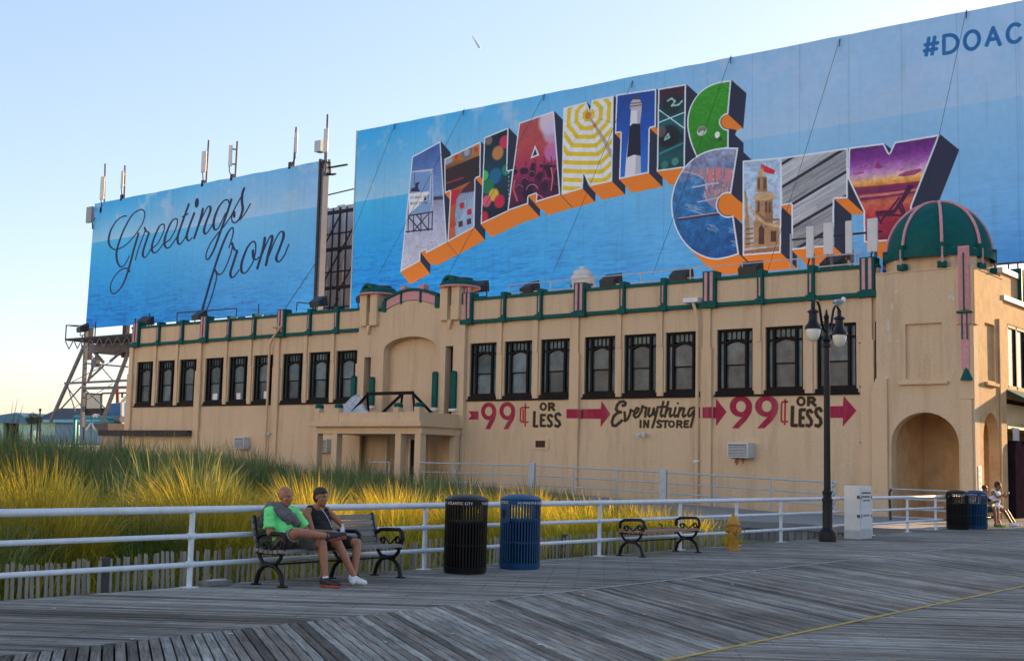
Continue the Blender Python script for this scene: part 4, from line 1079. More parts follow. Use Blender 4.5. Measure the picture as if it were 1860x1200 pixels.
# faint extra cloud washes
NAVY, ORG, WHT = (36, 48, 76), (240, 136, 44), (228, 240, 252)
def smo(P_, n=5):
    out = []
    for i in range(len(P_)-1):
        p0, p1, p2, p3 = [np.array(P_[max(0, min(len(P_)-1, i+k_))]) for k_ in (-1, 0, 1, 2)]
        for j in range(n):
            t = j/n; out.append(tuple(0.5*((2*p1)+(-p0+p2)*t+(2*p0-5*p1+4*p2-p3)*t*t+(-p0+3*p1-3*p2+p3)*t**3)))
    return out+[P_[-1]]
def darc(cx, cy, rx, ry, a0, a1, n=10): return [(cx+rx*math.cos(R_(a0+(a1-a0)*i/n)), cy+ry*math.sin(R_(a0+(a1-a0)*i/n))) for i in range(n+1)]
LT = {
 'A': (ZA, [(30,1050),(118,185),(332,68),(380,828),(222,912),(222,885),(182,903),(180,968)]),
 'T': (ZA, [(360,202),(635,70),(632,335),(595,350),(587,715),(383,828),(405,443),(363,462)]),
 'L': (ZB, [(553,577),(655,535),(650,715),(677,708),(655,886),(538,941)]),
 'A2': (ZC, [(110,352),(415,248),(470,980),(255,1046),(262,970),(192,995),(190,1060),(8,1122)]),
 'N': (ZC, [(495,222),(697,170),(728,250),(743,156),(935,116),(922,862),(722,908),(672,793),(665,926),(478,982)]),
 'T2': (ZC, [(957,106),(1307,54),(1302,388),(1250,400),(1242,790),(980,845),(995,438),(945,448)]),
 'I': (ZC, [(1322,55),(1566,14),(1555,745),(1310,778)]),
 'C': (ZD, [(406,50),(388,252)]+darc(385,290,43,42,-85,-275,10)+[(390,332),(390,440),(300,460)]+smo([(205,492),(170,405),(152,310),(162,225),(198,152),(250,98),(320,64),(405,50)])[:-1]),
 'C2': (ZD, [(446,437),(405,702)]+darc(386,765,62,66,-70,-290,12)+[(418,826)]+smo([(450,1048),(380,1070),(300,1079),(220,1052),(150,1000),(95,920),(66,830),(60,740),(80,650),(120,572),(180,505),(260,458),(350,438),(446,437)])[:-1]),
 'I2': (ZD, [(470,512),(697,492),(690,1040),(470,1057)]),
 'T3': (ZE, [(72,286),(602,208),(600,603),(495,608),(492,975),(160,1005),(160,648),(78,662)]),
 'Y': (ZE, [(606,207),(880,172),(922,255),(965,163),(1318,104),(1100,660),(1095,925),(726,948),(720,700),(600,450)]),
}
LP = {k: r.pts(p, zf) for k, (zf, p) in LT.items()}
o1 = np.array(r.pt(*ZA(425,165)))-np.array(r.pt(*ZA(332,68)))
o2 = np.array(r.pt(*ZE(1432,210)))-np.array(r.pt(*ZE(1318,104)))
OFF = (o1+o2)/2
def signed(P_): return sum(P_[i-1][0]*P_[i][1]-P_[i][0]*P_[i-1][1] for i in range(len(P_)))
def extrude(P_):
    sg_ = 1 if signed(P_) > 0 else -1; n = len(P_); q = []
    for i in range(n):
        a, b = np.array(P_[i]), np.array(P_[(i+1) % n]); d = b-a
        nrm = np.array((d[1], -d[0]))*sg_
        if nrm@OFF > 0: q.append((a, b, nrm))
    q.sort(key=lambda e: -(e[0]+e[1])@OFF)
    q.sort(key=lambda e: abs(e[2][0]) < -e[2][1])
    for a, b, nrm in q:
        c = ORG if -nrm[1] > abs(nrm[0])*1.05 else NAVY
        r.poly([a, b, b+OFF, a+OFF], c)
def face(k, fn):
    M = r.full(LP[k]); r.a[M] = np.array(WHT)/255
    I = erode(M, int(0.085*r.k)); fn(I); return M
rr_ = np.random.default_rng(21)
px = lambda zf, L: r.pts(L, zf)
mix = lambda a, b, t: np.array(a)/255*(1-t)[:, None]+np.array(b)/255*t[:, None]
NZ = r.noise(160, 48, 31)*.5+r.noise(420, 130, 32)*.5
def grad(k, stops):
    """vertical gradient inside a letter, stops (t from top, colour)"""
    P_ = LP[k]; y1 = max(p[1] for p in P_); y0 = min(p[1] for p in P_)
    def fn(xs, ys):
        t = (y1-ys)/(y1-y0); out = np.zeros((len(xs), 3))
        tp = [s_[0] for s_ in stops]
        for c in range(3): out[:, c] = np.interp(t, tp, [s_[1][c]/255 for s_ in stops])
        return out*(0.92+0.16*NZ[ys, xs])[:, None]
    return fn
def blob(zf, c, rad, col, I, al=1.0, soft=5):
    x, y = r.pt(*zf(*c)); x2, y2 = r.pt(*zf(c[0]+rad, c[1])); R2 = abs(x2-x)
    for i in range(soft): r.circ((x, y), R2*(1.15-0.3*i/soft), col, I, al/ soft*1.7 if i < soft-1 else al*.7)
def cA(I):
    r.fill(I, grad('A', [(0, (58, 98, 176)), (0.4, (128, 164, 216)), (0.455, (128, 150, 196)), (0.46, (150, 156, 190)), (0.6, (188, 196, 224)), (1, (206, 210, 234))]))
    sp = r.noise(700, 240, 41); ys, xs = np.nonzero(I & (sp > .83)); r.a[ys, xs] *= 0.8
    r.poly(px(ZA, [(280,485),(352,482),(352,505),(280,512)]), (60, 62, 92), I)
    r.poly(px(ZA, [(108,300),(262,292),(258,535),(255,600),(92,612),(98,450)]), (120, 162, 216), I)
    for L, w_ in (([(108,300),(275,280)], 5), ([(262,285),(250,535)], 6), ([(274,285),(272,560)], 4), ([(110,300),(255,292)], 3)): r.line(px(ZA, L), w_, (214, 226, 240), I)
    r.line(px(ZA, [(136,300),(138,400)]), 4, (70, 86, 120), I)
    r.poly(px(ZA, [(108,448),(112,425),(140,415),(145,385),(165,375),(178,382),(165,392),(163,420),(178,445)]), (42, 44, 78), I)
    r.poly(px(ZA, [(92,462),(246,445),(240,525),(200,560),(96,612)]), (236, 240, 244), I)
    r.poly(px(ZA, [(205,520),(246,460),(252,560),(255,600),(100,612)]), (132, 170, 216), I)
    for L in ([(92,625),(88,755)], [(130,625),(128,750)], [(186,620),(184,745)], [(245,610),(240,740)], [(272,590),(268,730)], [(95,640),(180,740)], [(128,745),(235,620)], [(150,620),(240,735)], [(68,750),(272,728)], [(92,628),(272,600)]):
        r.line(px(ZA, L), 6, (28, 34, 62), I)
    for txt, x0, y0, hh in (('ATLANTIC CITY', 106, 502, 17), ('BEACH PATROL', 106, 545, 17)):
        x = x0
        for ch in txt:
            for st in FONT[ch]: r.line(px(ZA, [(x+p[0]*2.0, y0-(x-x0)*.06-p[1]*hh/6) for p in st]), 1.6, (52, 60, 110), I)
            x += 11
    T_ = px(ZA, [(216,462),(198,522),(234,512)]); r.poly(T_, WHT, I); r.poly(px(ZA, [(216,474),(204,517),(229,509)]), NAVY, I)
def cT(I):
    r.fill(I, grad('T', [(0, (206, 140, 60)), (0.14, (186, 120, 60)), (0.28, (62, 46, 56)), (0.5, (74, 44, 60)), (0.52, (168, 190, 220)), (1, (150, 190, 226))]))
    r.poly(px(ZA, [(360,205),(420,180),(420,225),(365,250)]), (168, 172, 204), I)
    for c in ((452,185), (600,130)): blob(ZA, c, 14, (196, 66, 48), I)
    blob(ZA, (530,150), 38, (96, 120, 150), I); blob(ZA, (530,152), 20, (170, 176, 186), I)
    r.poly(px(ZA, [(365,285),(640,170),(640,330),(365,460)]), (52, 40, 50), I)
    r.line(px(ZA, [(375,385),(500,345)]), 9, (150, 50, 80), I)
    r.poly(px(ZA, [(400,440),(490,400),(560,370),(500,430),(455,500),(440,620),(445,800),(395,820)]), (190, 96, 56), I)
    r.poly(px(ZA, [(405,440),(480,430),(440,540),(405,560)]), (196, 44, 60), I)
    for i in range(14): r.line(px(ZA, [(560-i*7,385+i*4),(590-i*13,460+i*22)]), 1.6, (66, 70, 96), I)
    for c in ((492,552), (548,600), (482,690), (545,672)): r.poly(px(ZA, [(c[0]-16,c[1]-16),(c[0]+16,c[1]-26),(c[0]+18,c[1]+16),(c[0]-14,c[1]+26)]), (196, 40, 62) if c[1] < 650 else (92, 44, 72), I)
    r.poly(px(ZA, [(400,680),(440,675),(440,800),(400,820)]), (200, 106, 62), I); blob(ZA, (424,690), 22, (206, 70, 50), I)
def cL(I):
    r.fill(I, grad('L', [(0, (20, 34, 52)), (0.5, (18, 70, 90)), (1, (26, 28, 48))]))
    for c, rad, col in (((695,65),25,(140,110,110)), ((815,75),38,(222,50,100)), ((762,158),40,(206,136,76)), ((660,328),30,(76,206,116)), ((745,330),45,(26,112,160)), ((690,410),42,(30,132,92)), ((825,285),30,(30,150,120)), ((732,472),36,(240,196,64)), ((678,520),33,(236,96,130)), ((775,520),38,(214,40,76)), ((655,640),34,(206,40,66))):
        blob(ZA, c, rad, col, I)
    for k_ in range(9): r.line(px(ZB, [(657+0*k_, 720+k_*18),(655-0.2*k_, 729+k_*18)]), 3, WHT, I)
def cA2(I):
    r.fill(I, grad('A2', [(0, (176, 88, 92)), (0.35, (186, 76, 84)), (0.55, (170, 52, 96)), (0.75, (128, 28, 84)), (1, (54, 26, 62))]))
    blob(ZC, (385,330), 100, (226, 226, 244), I, .75, 8); blob(ZC, (400,430), 80, (206, 196, 240), I, .5, 8); blob(ZC, (400,600), 70, (206, 150, 230), I, .4, 8)
    for i in range(46):
        x = 60+rr_.random()*390; y = 720+rr_.random()*300; s_ = 14+(y-700)*.09
        blob(ZC, (x, y), s_, [(50,26,58),(84,28,74),(36,24,56)][i % 3], I, .9, 3)
        if i % 3 == 0: r.line(px(ZC, [(x+s_,y+20),(x+s_+12,y-40-s_),(x+s_+4,y-60-s_)]), 5, (92, 34, 76), I)
        if i % 4 == 0: r.line(px(ZC, darc(x, y, s_, s_*1.1, 200, 340, 6)), 1.8, (240, 150, 150), I)
    r.line(px(ZC, [(75,850),(60,930),(95,1030)]), 9, (206, 96, 96), I); r.line(px(ZC, [(388,740),(405,830),(390,940)]), 6, (226, 136, 140), I)
    r.line(px(ZC, darc(225, 940, 50, 52, 180, 350, 10)), 3, (246, 170, 170), I); r.line(px(ZC, [(262,970),(320,1005)]), 4, (236, 150, 160), I)
    r.poly(px(ZC, [(250,545),(210,665),(288,635)]), WHT, I); r.poly(px(ZC, [(250,580),(228,645),(268,628)]), NAVY, I)
def cN(I):
    c = np.array(r.pt(*ZC(715,285))); ex = np.array(r.pt(*ZC(815,265)))-c; ey = np.array(r.pt(*ZC(715,385)))-c
    Mi = np.linalg.inv(np.array([ex, ey]).T)
    def fn(xs, ys):
        q = (Mi@np.array([xs-c[0], ys-c[1]])); an = np.arctan2(q[1], q[0]+0.10*np.maximum(q[1], 0)); d = np.hypot(q[0]*1.05, q[1]*0.98)
        sct = np.pi/4; d8 = d*np.cos((an+0.32) % sct-sct/2)/np.cos(sct/2)
        ring = ((d8*1.22-0.28) % 0.96) < 0.46
        col = np.where(ring[:, None], np.array([232, 204, 46])/255, np.array([234, 240, 246])/255)
        rib = (np.abs(((an+0.32) % sct)) * d8 < 0.02)
        return np.where(rib[:, None], col*0.7, col)*(0.95+0.1*NZ[ys, xs])[:, None]
    r.fill(I, fn)
    blob(ZC, (712,290), 26, (200, 130, 50), I); r.line(px(ZC, [(722,300),(770,375),(850,500),(920,640)]), 10, (176, 160, 150), I, .85, 20); blob(ZC, (770,375), 14, (196, 120, 60), I)
def cT2(I):
    r.fill(I, grad('T2', [(0, (26, 74, 160)), (0.5, (28, 90, 190)), (1, (44, 120, 220))]))
    r.poly(px(ZC, [(1085,240),(1180,235),(1165,365),(1170,640),(1172,830),(1030,830),(1045,640),(1075,390)]), (226, 230, 238), I)
    r.poly(px(ZC, [(1075,385),(1100,360),(1165,360),(1170,640),(1110,630),(1050,655)]), (26, 34, 58), I)
    r.poly(px(ZC, [(1085,170),(1110,140),(1160,140),(1182,190),(1178,240),(1085,245),(1072,215)]), (196, 190, 196), I)
    r.poly(px(ZC, [(1105,150),(1115,115),(1155,112),(1165,150)]), (70, 76, 104), I); r.line(px(ZC, [(1072,212),(1184,196)]), 5, (96, 96, 120), I); r.line(px(ZC, [(1084,184),(1176,176)]), 4, (80, 86, 116), I)
    r.poly(px(ZC, [(1130,640),(1172,635),(1172,830),(1120,830)]), (158, 166, 196), I, .6); r.poly(px(ZC, [(1140,245),(1180,238),(1165,360),(1140,362)]), (150, 158, 190), I, .6)
def cI(I):
    r.fill(I, grad('I', [(0, (60, 30, 56)), (0.12, (70, 36, 60)), (0.22, (20, 62, 76)), (0.5, (18, 104, 116)), (0.62, (20, 44, 60)), (0.85, (20, 92, 96)), (1, (16, 60, 66))]))
    for L in ([(1330,240),(1550,400)], [(1330,350),(1550,262)]): r.line(px(ZC, L), 5, (206, 240, 240), I)
    blob(ZC, (1440,190), 80, (20, 44, 56), I, .6); r.line(px(ZC, [(1400,165),(1440,140),(1470,165),(1440,205),(1500,195),(1530,165)]), 9, (186, 224, 220), I, .8)
    blob(ZC, (1420,470), 85, (14, 30, 40), I, .7); blob(ZC, (1350,430), 40, (110, 92, 92), I, .7); r.line(px(ZC, [(1380,490),(1410,450),(1420,480),(1380,500)]), 9, (150, 210, 206), I, .8)
    r.line(px(ZC, [(1330,625),(1560,520)]), 9, (36, 170, 176), I, .7); blob(ZC, (1470,690), 30, (96, 170, 160), I, .5); blob(ZC, (1380,720), 30, (60, 150, 140), I, .5)
def cC(I):
    r.fill(I, grad('C', [(0, (62, 170, 48)), (0.5, (52, 158, 44)), (1, (40, 142, 44))]))
    sp = r.noise(900, 300, 51); ys, xs = np.nonzero(I & (sp > .6)); r.a[ys, xs] *= 0.86
    hk = abs(r.pt(*ZD(264,342))[0]-r.pt(*ZD(236,342))[0]); x, y = r.pt(*ZD(236,342)); r.circ((x, y), hk, (206, 214, 214), I, 1, hk*.9); r.circ((x, y+hk*.2), hk*.85, (120, 130, 122), I, 1, hk*.6); r.circ((x+hk*.1, y-hk*.35), hk*.55, (206, 214, 206), I, 1, hk*.4)
    x, y = r.pt(*ZD(340,388)); r.circ((x, y), hk*.45, (20, 92, 40), I, .8, hk*.5); x, y = r.pt(*ZD(325,364)); r.circ((x, y), hk*.52, (240, 244, 244), I, 1, hk*.62)
def cC2(I):
    r.fill(I, grad('C2', [(0, (150, 164, 204)), (0.1, (140, 150, 186)), (0.2, (110, 140, 190)), (0.3, (60, 130, 190)), (0.6, (36, 112, 180)), (1, (22, 84, 154))]))
    def wav(xs, ys): return r.a[ys, xs]*(0.82+0.36*NZ[ys, xs])[:, None]
    r.fill(I, wav)
    land = px(ZD, smo([(118,572),(180,582),(235,606),(262,640),(252,690),(262,740),(300,780),(335,800)])+[(460,800),(460,560),(300,545),(180,552)])
    r.poly(land, (150, 142, 172), I); r.line(px(ZD, smo([(118,574),(180,584),(237,608),(264,642),(254,692),(264,742)])), 5, (206, 196, 204), I, .8)
    for i in range(420):
        x = 140+rr_.random()*300; y = 556+170*i/420
        if y < 600-0.1*(x-140) or (x < 245 and y > 600): continue
        h_ = 6+rr_.random()**2*34; w_ = 3+rr_.random()*7
        r.poly(px(ZD, [(x,y),(x+w_,y-1),(x+w_,y-h_),(x,y-h_)]), [(196,140,150),(166,120,140),(216,196,200),(110,100,130),(140,116,150),(190,160,150)][i % 6], I)
    for c in ((270,600),(315,590),(375,600)): r.poly(px(ZD, [(c[0],c[1]+30),(c[0]+30,c[1]+28),(c[0]+30,c[1]-40),(c[0],c[1]-38)]), (216, 132, 140), I)
    r.line(px(ZD, [(95,852),(340,818)]), 8, (72, 50, 76), I); r.line(px(ZD, [(100,842),(335,808)]), 4, (206, 170, 180), I)
    r.line(px(ZD, [(180,665),(260,650),(330,640)]), 7, (190, 196, 220), I); r.line(px(ZD, [(210,750),(340,722)]), 6, (186, 186, 214), I)
    for c in ((150,760),(275,875),(400,890),(420,970),(190,775)):
        for i in range(5): r.line(px(ZD, [(c[0]+rr_.random()*30-20,c[1]+i*7),(c[0]+40+rr_.random()*30,c[1]+i*9+10)]), 2.5, (206, 222, 240), I, .65)
def cI2(I):
    r.fill(I, grad('I2', [(0, (172, 204, 238)), (0.6, (176, 200, 230)), (1, (180, 190, 212))]))
    S1, S2, S3, S4 = (176, 142, 104), (140, 104, 76), (84, 58, 52), (206, 178, 140)
    r.poly(px(ZD, [(470,1010),(560,1000),(700,985),(700,1050),(470,1050)]), (150, 116, 96), I)
    r.poly(px(ZD, [(470,1015),(690,985),(690,1000),(470,1030)]), (206, 196, 190), I)
    r.poly(px(ZD, [(540,1000),(545,740),(530,730),(560,695),(640,690),(655,720),(642,740),(648,1000)]), S1, I)
    r.poly(px(ZD, [(596,1000),(598,740),(642,740),(648,1000)]), S2, I, .6)
    r.poly(px(ZD, [(548,690),(552,610),(570,600),(580,545),(592,600),(610,608),(612,690)]), S1, I); r.poly(px(ZD, [(585,690),(586,605),(610,608),(612,690)]), S2, I, .6)
    r.poly(px(ZD, [(560,605),(566,560),(578,535),(592,560),(596,605)]), S4, I); r.poly(px(ZD, [(532,735),(560,695),(645,690),(658,722),(600,742)]), S4, I)
    r.poly(px(ZD, [(484,1010),(486,760),(480,690),(488,680),(500,740),(505,1010)]), S1, I)
    r.poly(px(ZD, [(482,1010),(490,800),(540,860),(600,900),(690,850),(690,1000)]), S1, I, .95)
    r.line(px(ZD, [(510,775),(545,830),(600,872),(690,890)]), 11, S4, I); r.line(px(ZD, [(545,800),(600,850),(690,850)]), 8, S2, I)
    for c in ((578,930),(648,945)):
        r.poly(px(ZD, [(c[0]-16,c[1]+60 if c[0]<600 else c[1]+32),(c[0]-16,c[1]-30),(c[0],c[1]-52 if c[0]<600 else c[1]-30),(c[0]+16,c[1]-30),(c[0]+16,c[1]+60 if c[0]<600 else c[1]+32)]), S3, I)
    for c in ((562,770),(606,772),(626,775),(564,640),(598,640)): r.poly(px(ZD, [(c[0]-6,c[1]+35),(c[0]-6,c[1]-20),(c[0],c[1]-30),(c[0]+6,c[1]-20),(c[0]+6,c[1]+35)]), S3, I, .8)
    r.poly(px(ZD, [(505,790),(520,780),(535,850),(535,1000),(515,1000)]), (190, 205, 226), I, .7)
    for i in range(4): r.line(px(ZD, [(488,905+i*28),(530,900+i*28)]), 5, S3, I, .7)
    r.line(px(ZD, [(578,530),(582,560)]), 3, (90, 60, 60), I); r.poly(px(ZD, [(582,532),(610,545),(658,568),(650,590),(615,582),(592,575)]), (216, 40, 62), I)
    def tex(xs, ys): return r.a[ys, xs]*(0.88+0.24*NZ[ys, xs])[:, None]
    r.fill(I, tex)
def cT3(I):
    a, b = np.array(r.pt(*ZE(95,520))), np.array(r.pt(*ZE(578,215+10))); d = (b-a)/np.linalg.norm(b-a); n = np.array((-d[1], d[0]))
    c0 = np.array(r.pt(*ZE(95,523))); c1 = np.array(r.pt(*ZE(165,662))); sp_ = abs((c1-c0)@n)
    gr = np.random.default_rng(9).random((4000,))
    def fn(xs, ys):
        p = np.stack([xs-c0[0], ys-c0[1]], 1); t = (p@n)/sp_; s_ = (p@d)
        bd = np.floor(t).astype(int); fr_ = t-bd
        g1 = gr[((fr_*26).astype(int)+bd*31+((s_+bd*300)/(60+30*gr[(bd*7+((fr_*26).astype(int))) % 4000])).astype(int)*97) % 4000]
        g2 = gr[((fr_*9).astype(int)+bd*11+((s_+bd*130)/170).astype(int)*57) % 4000]
        v = 0.46+0.15*g1+0.10*g2+0.16*gr[(bd*5) % 4000]
        col = np.stack([v*0.96, v*1.0, v*1.06], 1)
        gap = (fr_ < 0.13)
        return np.where(gap[:, None], np.array([34, 38, 56])/255, col)
    r.fill(I, fn)
def cY(I):
    r.fill(I, grad('Y', [(0, (92, 36, 116)), (0.14, (128, 50, 150)), (0.24, (176, 110, 190)), (0.32, (214, 170, 200)), (0.37, (240, 190, 130)), (0.42, (236, 150, 60)), (0.45, (190, 90, 80)), (0.47, (128, 40, 96)), (0.60, (206, 110, 84)), (0.68, (196, 70, 72)), (0.8, (168, 40, 70)), (1, (130, 30, 74))]))
    for L, w_ in (([(640,535),(900,515),(1200,480)], 16), ([(680,612),(850,590),(1150,545)], 14), ([(650,560),(900,545),(1190,520)], 8)): r.line(px(ZE, L), w_, (112, 34, 92), I, .8)
    r.line(px(ZE, [(690,590),(900,570),(1160,530)]), 9, (240, 150, 120), I, .7)
    for L in ([(640,412),(720,395),(725,405),(660,418)], [(805,365),(830,310),(850,340),(878,360),(840,372)], [(720,355),(760,340),(740,360)], [(985,428),(1050,395),(1165,370),(1175,385),(1120,420),(1040,432)], [(1000,380),(1040,368),(1020,384)]):
        r.poly(px(ZE, L), (150, 44, 110), I, .8)
    CH = (66, 22, 66)
    for L, w_ in (([(818,715),(960,705),(1010,640),(1095,510)], 13), ([(960,700),(1030,590),(1070,510)], 8), ([(850,790),(930,690),(1000,600)], 8), ([(990,640),(1035,740)], 10), ([(1020,650),(1050,730)], 7), ([(890,720),(1060,745)], 7), ([(830,735),(1000,735)], 6), ([(820,715),(860,800)], 6), ([(1070,505),(1100,510)], 10)):
        r.line(px(ZE, L), w_, CH, I)
    r.fill(I, lambda xs, ys: r.a[ys, xs]*(0.9+0.2*NZ[ys, xs])[:, None])
for k in ('A','T','L','A2','N','T2','I','C'): extrude(LP[k])
for k, fn in (('A',cA),('T',cT),('L',cL),('A2',cA2),('N',cN),('T2',cT2),('I',cI),('C',cC)): face(k, fn)
# orange lip inside the notch of the upper C
for k in ('C2','I2','T3','Y'): extrude(LP[k])
r.poly(px(ZD, darc(385,290,40,38,-90,-270,10)+[(400,330),(450,338),(395,262)]), ORG)
r.poly(px(ZD, darc(386,765,58,62,-70,-290,12)+[(475,868),(475,760)]), ORG)
for k, fn in (('C2',cC2),('I2',cI2),('T3',cT3),('Y',cY)): face(k, fn)
# hashtag
x = 1672
def board_text(txt, u0, v0, u1, v1, hpx, wpx, w_, col):
    n = len(txt)
    for i, ch in enumerate(txt):
        fu = u0+(u1-u0)*i/(n-1); fv = v0+(v1-v0)*i/(n-1); sl_ = (v1-v0)/(u1-u0)
        for st in FONT[ch]: r.line([r.pt(fu+p[0]*wpx/4, fv+p[0]*wpx/4*sl_-p[1]*hpx/6) for p in st], w_, col, None, .95)
board_text('#DOAC', 1676, 104, 1829, 79, 32, 25, 0.16*r.k, (28, 108, 178))
im_big = r.image('atlantic_print')
pm_big = print_mat('billboard print right', im_big)

bb = thing('billboard', 'huge blue postcard billboard with picture filled block letters over printed sea', 'billboard', (BX, 32, 10.5))
def atb(me, name, par, label=None):
    o = bpy.data.objects.new(name, me); COL.objects.link(o); o.parent = par; o.matrix_parent_inverse = Matrix.Translation(-Vector(par.location))
    if label: o['label'] = label
    return o
ragged = [(53.63, 21.62)]+[(53.63-43.63*i/40, 21.62-0.40*i/40+random.uniform(-.02, .02)) for i in range(1, 40)]+[(10.0, 21.22)]
atb(r.uvmesh('printed_sheet', [[(53.63, 10.3)]+ragged+[(10.0, 10.3)]], BX, pm_big), 'printed_sheet', bb)
what = {'A': 'letter A showing a beach lifeguard stand', 'T': 'letter T showing a swing carousel', 'L': 'letter L showing round coloured lights', 'A2': 'letter A showing a concert crowd', 'N': 'letter N showing a yellow and white beach umbrella', 'T2': 'letter T showing a black banded lighthouse', 'I': 'letter I showing a teal gaming table', 'C': 'green letter C showing a golf hole and ball', 'C2': 'large letter C showing an aerial seafront', 'I2': 'letter I showing a sandcastle with red flag', 'T3': 'letter T showing grey wooden planks', 'Y': 'letter Y showing a purple sunset and deck chair'}
order = ['A','T','L','A2','N','T2','I','C','C2','I2','T3','Y']
for i, k in enumerate(order):
    P_ = [(r.yl-x_/r.k, y_/r.k+r.z0) for x_, y_ in LP[k]]
    atb(r.uvmesh('letter', [P_], BX-0.006-0.003*(i % 4)-(0.012 if i > 7 else 0), pm_big), 'letter', bb, what[k])
b = MB(); b.box(BX+0.02, BX+0.5, 10.0, 53.62, 10.3, 21.18); W2(b, 'backing', STEELD, bb)
b = MB(); b.box(BX-0.03, BX+0.05, 53.632, 53.72, 10.25, 21.66); W2(b, 'edge_trim', GALV, bb)
# guy wires stretched from the top edge down to the roof, in front of the sheet
WIRE = mat('black cable', (0.02, 0.02, 0.025), 0.6)
for (ua, va, ub, vb, xe) in ((717,226,600,528,-3), (842,200,687,500,-3), (988,172,815,497,-3), (1148,148,1005,495,-3), (1327,103,1185,500,-3), (1525,72,1395,490,-3), (1755,20,1722,236,-1.0)):
    p = at_x(ua, va, BX-0.12); q = at_x(ub, vb, BX+xe)
    if ub == 1722: q = p+(at_x(1655, 470, BX-2.5)-p)
    b = MB(); md = p.lerp(q, .5)+Vector((0, 0, -0.08)); b.tube([p, p.lerp(q, .25)+Vector((0, 0, -.06)), md, p.lerp(q, .75)+Vector((0, 0, -.06)), q], 0.011, 5); W2(b, 'guy_wire', WIRE, bb)
    b = MB(); b.tube([p+Vector((0.05, 0, 0.05)), p+Vector((-.04, 0, -.35))], 0.022, 5); W2(b, 'wire_anchor', WIRE, bb)

# ------------------------------------------------------------------ left board : Greetings from
r2 = Raster(81.55, 56.9, 10.7, 20.3, 42)
r2.sea(17.3, 61, 0.55)
r2.seams([81.55-2.46*i for i in range(1, 10)], [13.4, 17.9], 0.10)
ZG = zoomf(180, 330, 4.8)
INK = (24, 38, 82)
def smooth_path(P_, n=6):
    out = []
    for i in range(len(P_)-1):
        p0 = np.array(P_[max(0, i-1)]); p1 = np.array(P_[i]); p2 = np.array(P_[i+1]); p3 = np.array(P_[min(len(P_)-1, i+2)])
        for j in range(n):
            t = j/n; out.append(tuple(0.5*((2*p1)+(-p0+p2)*t+(2*p0-5*p1+4*p2-p3)*t*t+(-p0+3*p1-3*p2+p3)*t**3)))
    out.append(P_[-1]); return out
def pen(L, lo=0.10, hi=0.27):
    """broad-nib stroke: down strokes thick, up strokes thin"""
    S = smooth_path(L); P_ = [r2.pt(*ZG(x_, y_)) for x_, y_ in S]
    for i in range(len(P_)-1):
        (ax, ay), (bx, by) = P_[i], P_[i+1]; dx, dy = bx-ax, by-ay
        sl_ = abs(dy)/max(1e-6, math.hypot(dx, dy)); down = 1 if dy < 0 else 0
        w_ = (lo+(hi-lo)*(sl_**3)*(1 if down else 0.25))*r2.k
        r2.line([(ax, ay), (bx, by)], w_, INK)
        r2.circ((bx, by), w_/2, INK)
G = [
 [(242,300),(205,305),(150,345),(100,430),(83,510),(95,560),(130,590),(165,588),(235,550),(310,470),(375,370),(398,290),(385,250),(350,248),(290,290),(230,390),(180,510),(152,620),(160,700),(190,742),(225,720),(262,650)],
 [(345,445),(300,600),(255,770),(205,900),(150,965),(115,972),(98,930),(115,860),(165,790),(215,757),(250,760),(266,782)],
 [(315,685),(345,580),(400,430),(395,400),(410,430),(436,445)],
 [(436,445),(410,520),(383,610),(385,650),(408,655),(450,590)],
 [(450,590),(510,540),(560,440),(570,385),(552,372),(520,400),(470,520),(460,590),(480,622),(515,600),(560,540)],
 [(560,540),(620,500),(672,400),(682,335),(660,325),(625,360),(580,470),(570,540),(590,578),(625,560),(680,480)],
 [(785,190),(745,300),(690,460),(685,520),(700,545),(730,520),(780,430)], [(722,310),(775,280)],
 [(832,268),(790,380),(765,460),(768,500),(785,515),(810,490)],
 [(905,235),(885,320),(830,490)], [(840,460),(900,310),(945,225),(968,220),(968,260),(935,350),(915,420),(925,455),(955,430),(1000,350)],
 [(1135,190),(1120,160),(1085,170),(1040,230),(1005,320),(998,390),(1015,420),(1045,395),(1100,280)],
 [(1155,150),(1120,260),(1060,430),(1010,570),(965,660),(940,678),(932,640),(960,560),(1020,470),(1080,400),(1150,300)],
 [(1150,300),(1200,200),(1240,130),(1262,80),(1266,56),(1250,100),(1245,170),(1252,240),(1230,310),(1195,355),(1165,352),(1155,310),(1175,265),(1178,300)],
 [(1225,335),(1270,280),(1318,195)],
 [(1130,580),(1165,470),(1168,410),(1150,408),(1110,470),(1050,620),(985,820),(930,1010),(905,1100),(908,1128),(935,1120),(975,1020),(1010,900),(1025,820),(1010,770),(1035,805),(1070,800),(1110,730),(1145,640)],
 [(1145,640),(1165,560),(1160,542),(1180,590),(1205,600)],
 [(1205,600),(1170,710),(1145,790),(1152,830),(1175,828),(1220,770)],
 [(1365,600),(1362,535),(1335,525),(1290,580),(1245,700),(1240,770),(1260,798),(1295,775),(1345,690),(1365,600)], [(1340,600),(1345,660),(1370,680),(1390,660)],
 [(1445,488),(1430,580),(1380,752)], [(1395,700),(1450,560),(1490,480),(1508,475),(1505,520),(1480,610),(1455,722)], [(1470,670),(1540,500),(1580,440),(1605,442),(1605,490),(1570,590),(1545,660),(1555,695),(1580,690),(1620,630),(1652,550)],
]
for L in G: pen(L)
r2.circ(r2.pt(*ZG(852, 186)), 0.22*r2.k, INK, None, 1, .34*r2.k)
im2 = r2.image('greetings_print')
gb = thing('billboard', 'smaller blue billboard with dark script greeting left of the huge one', 'billboard', (BX, 69, 10.7))
pm2 = print_mat('billboard print left', im2)
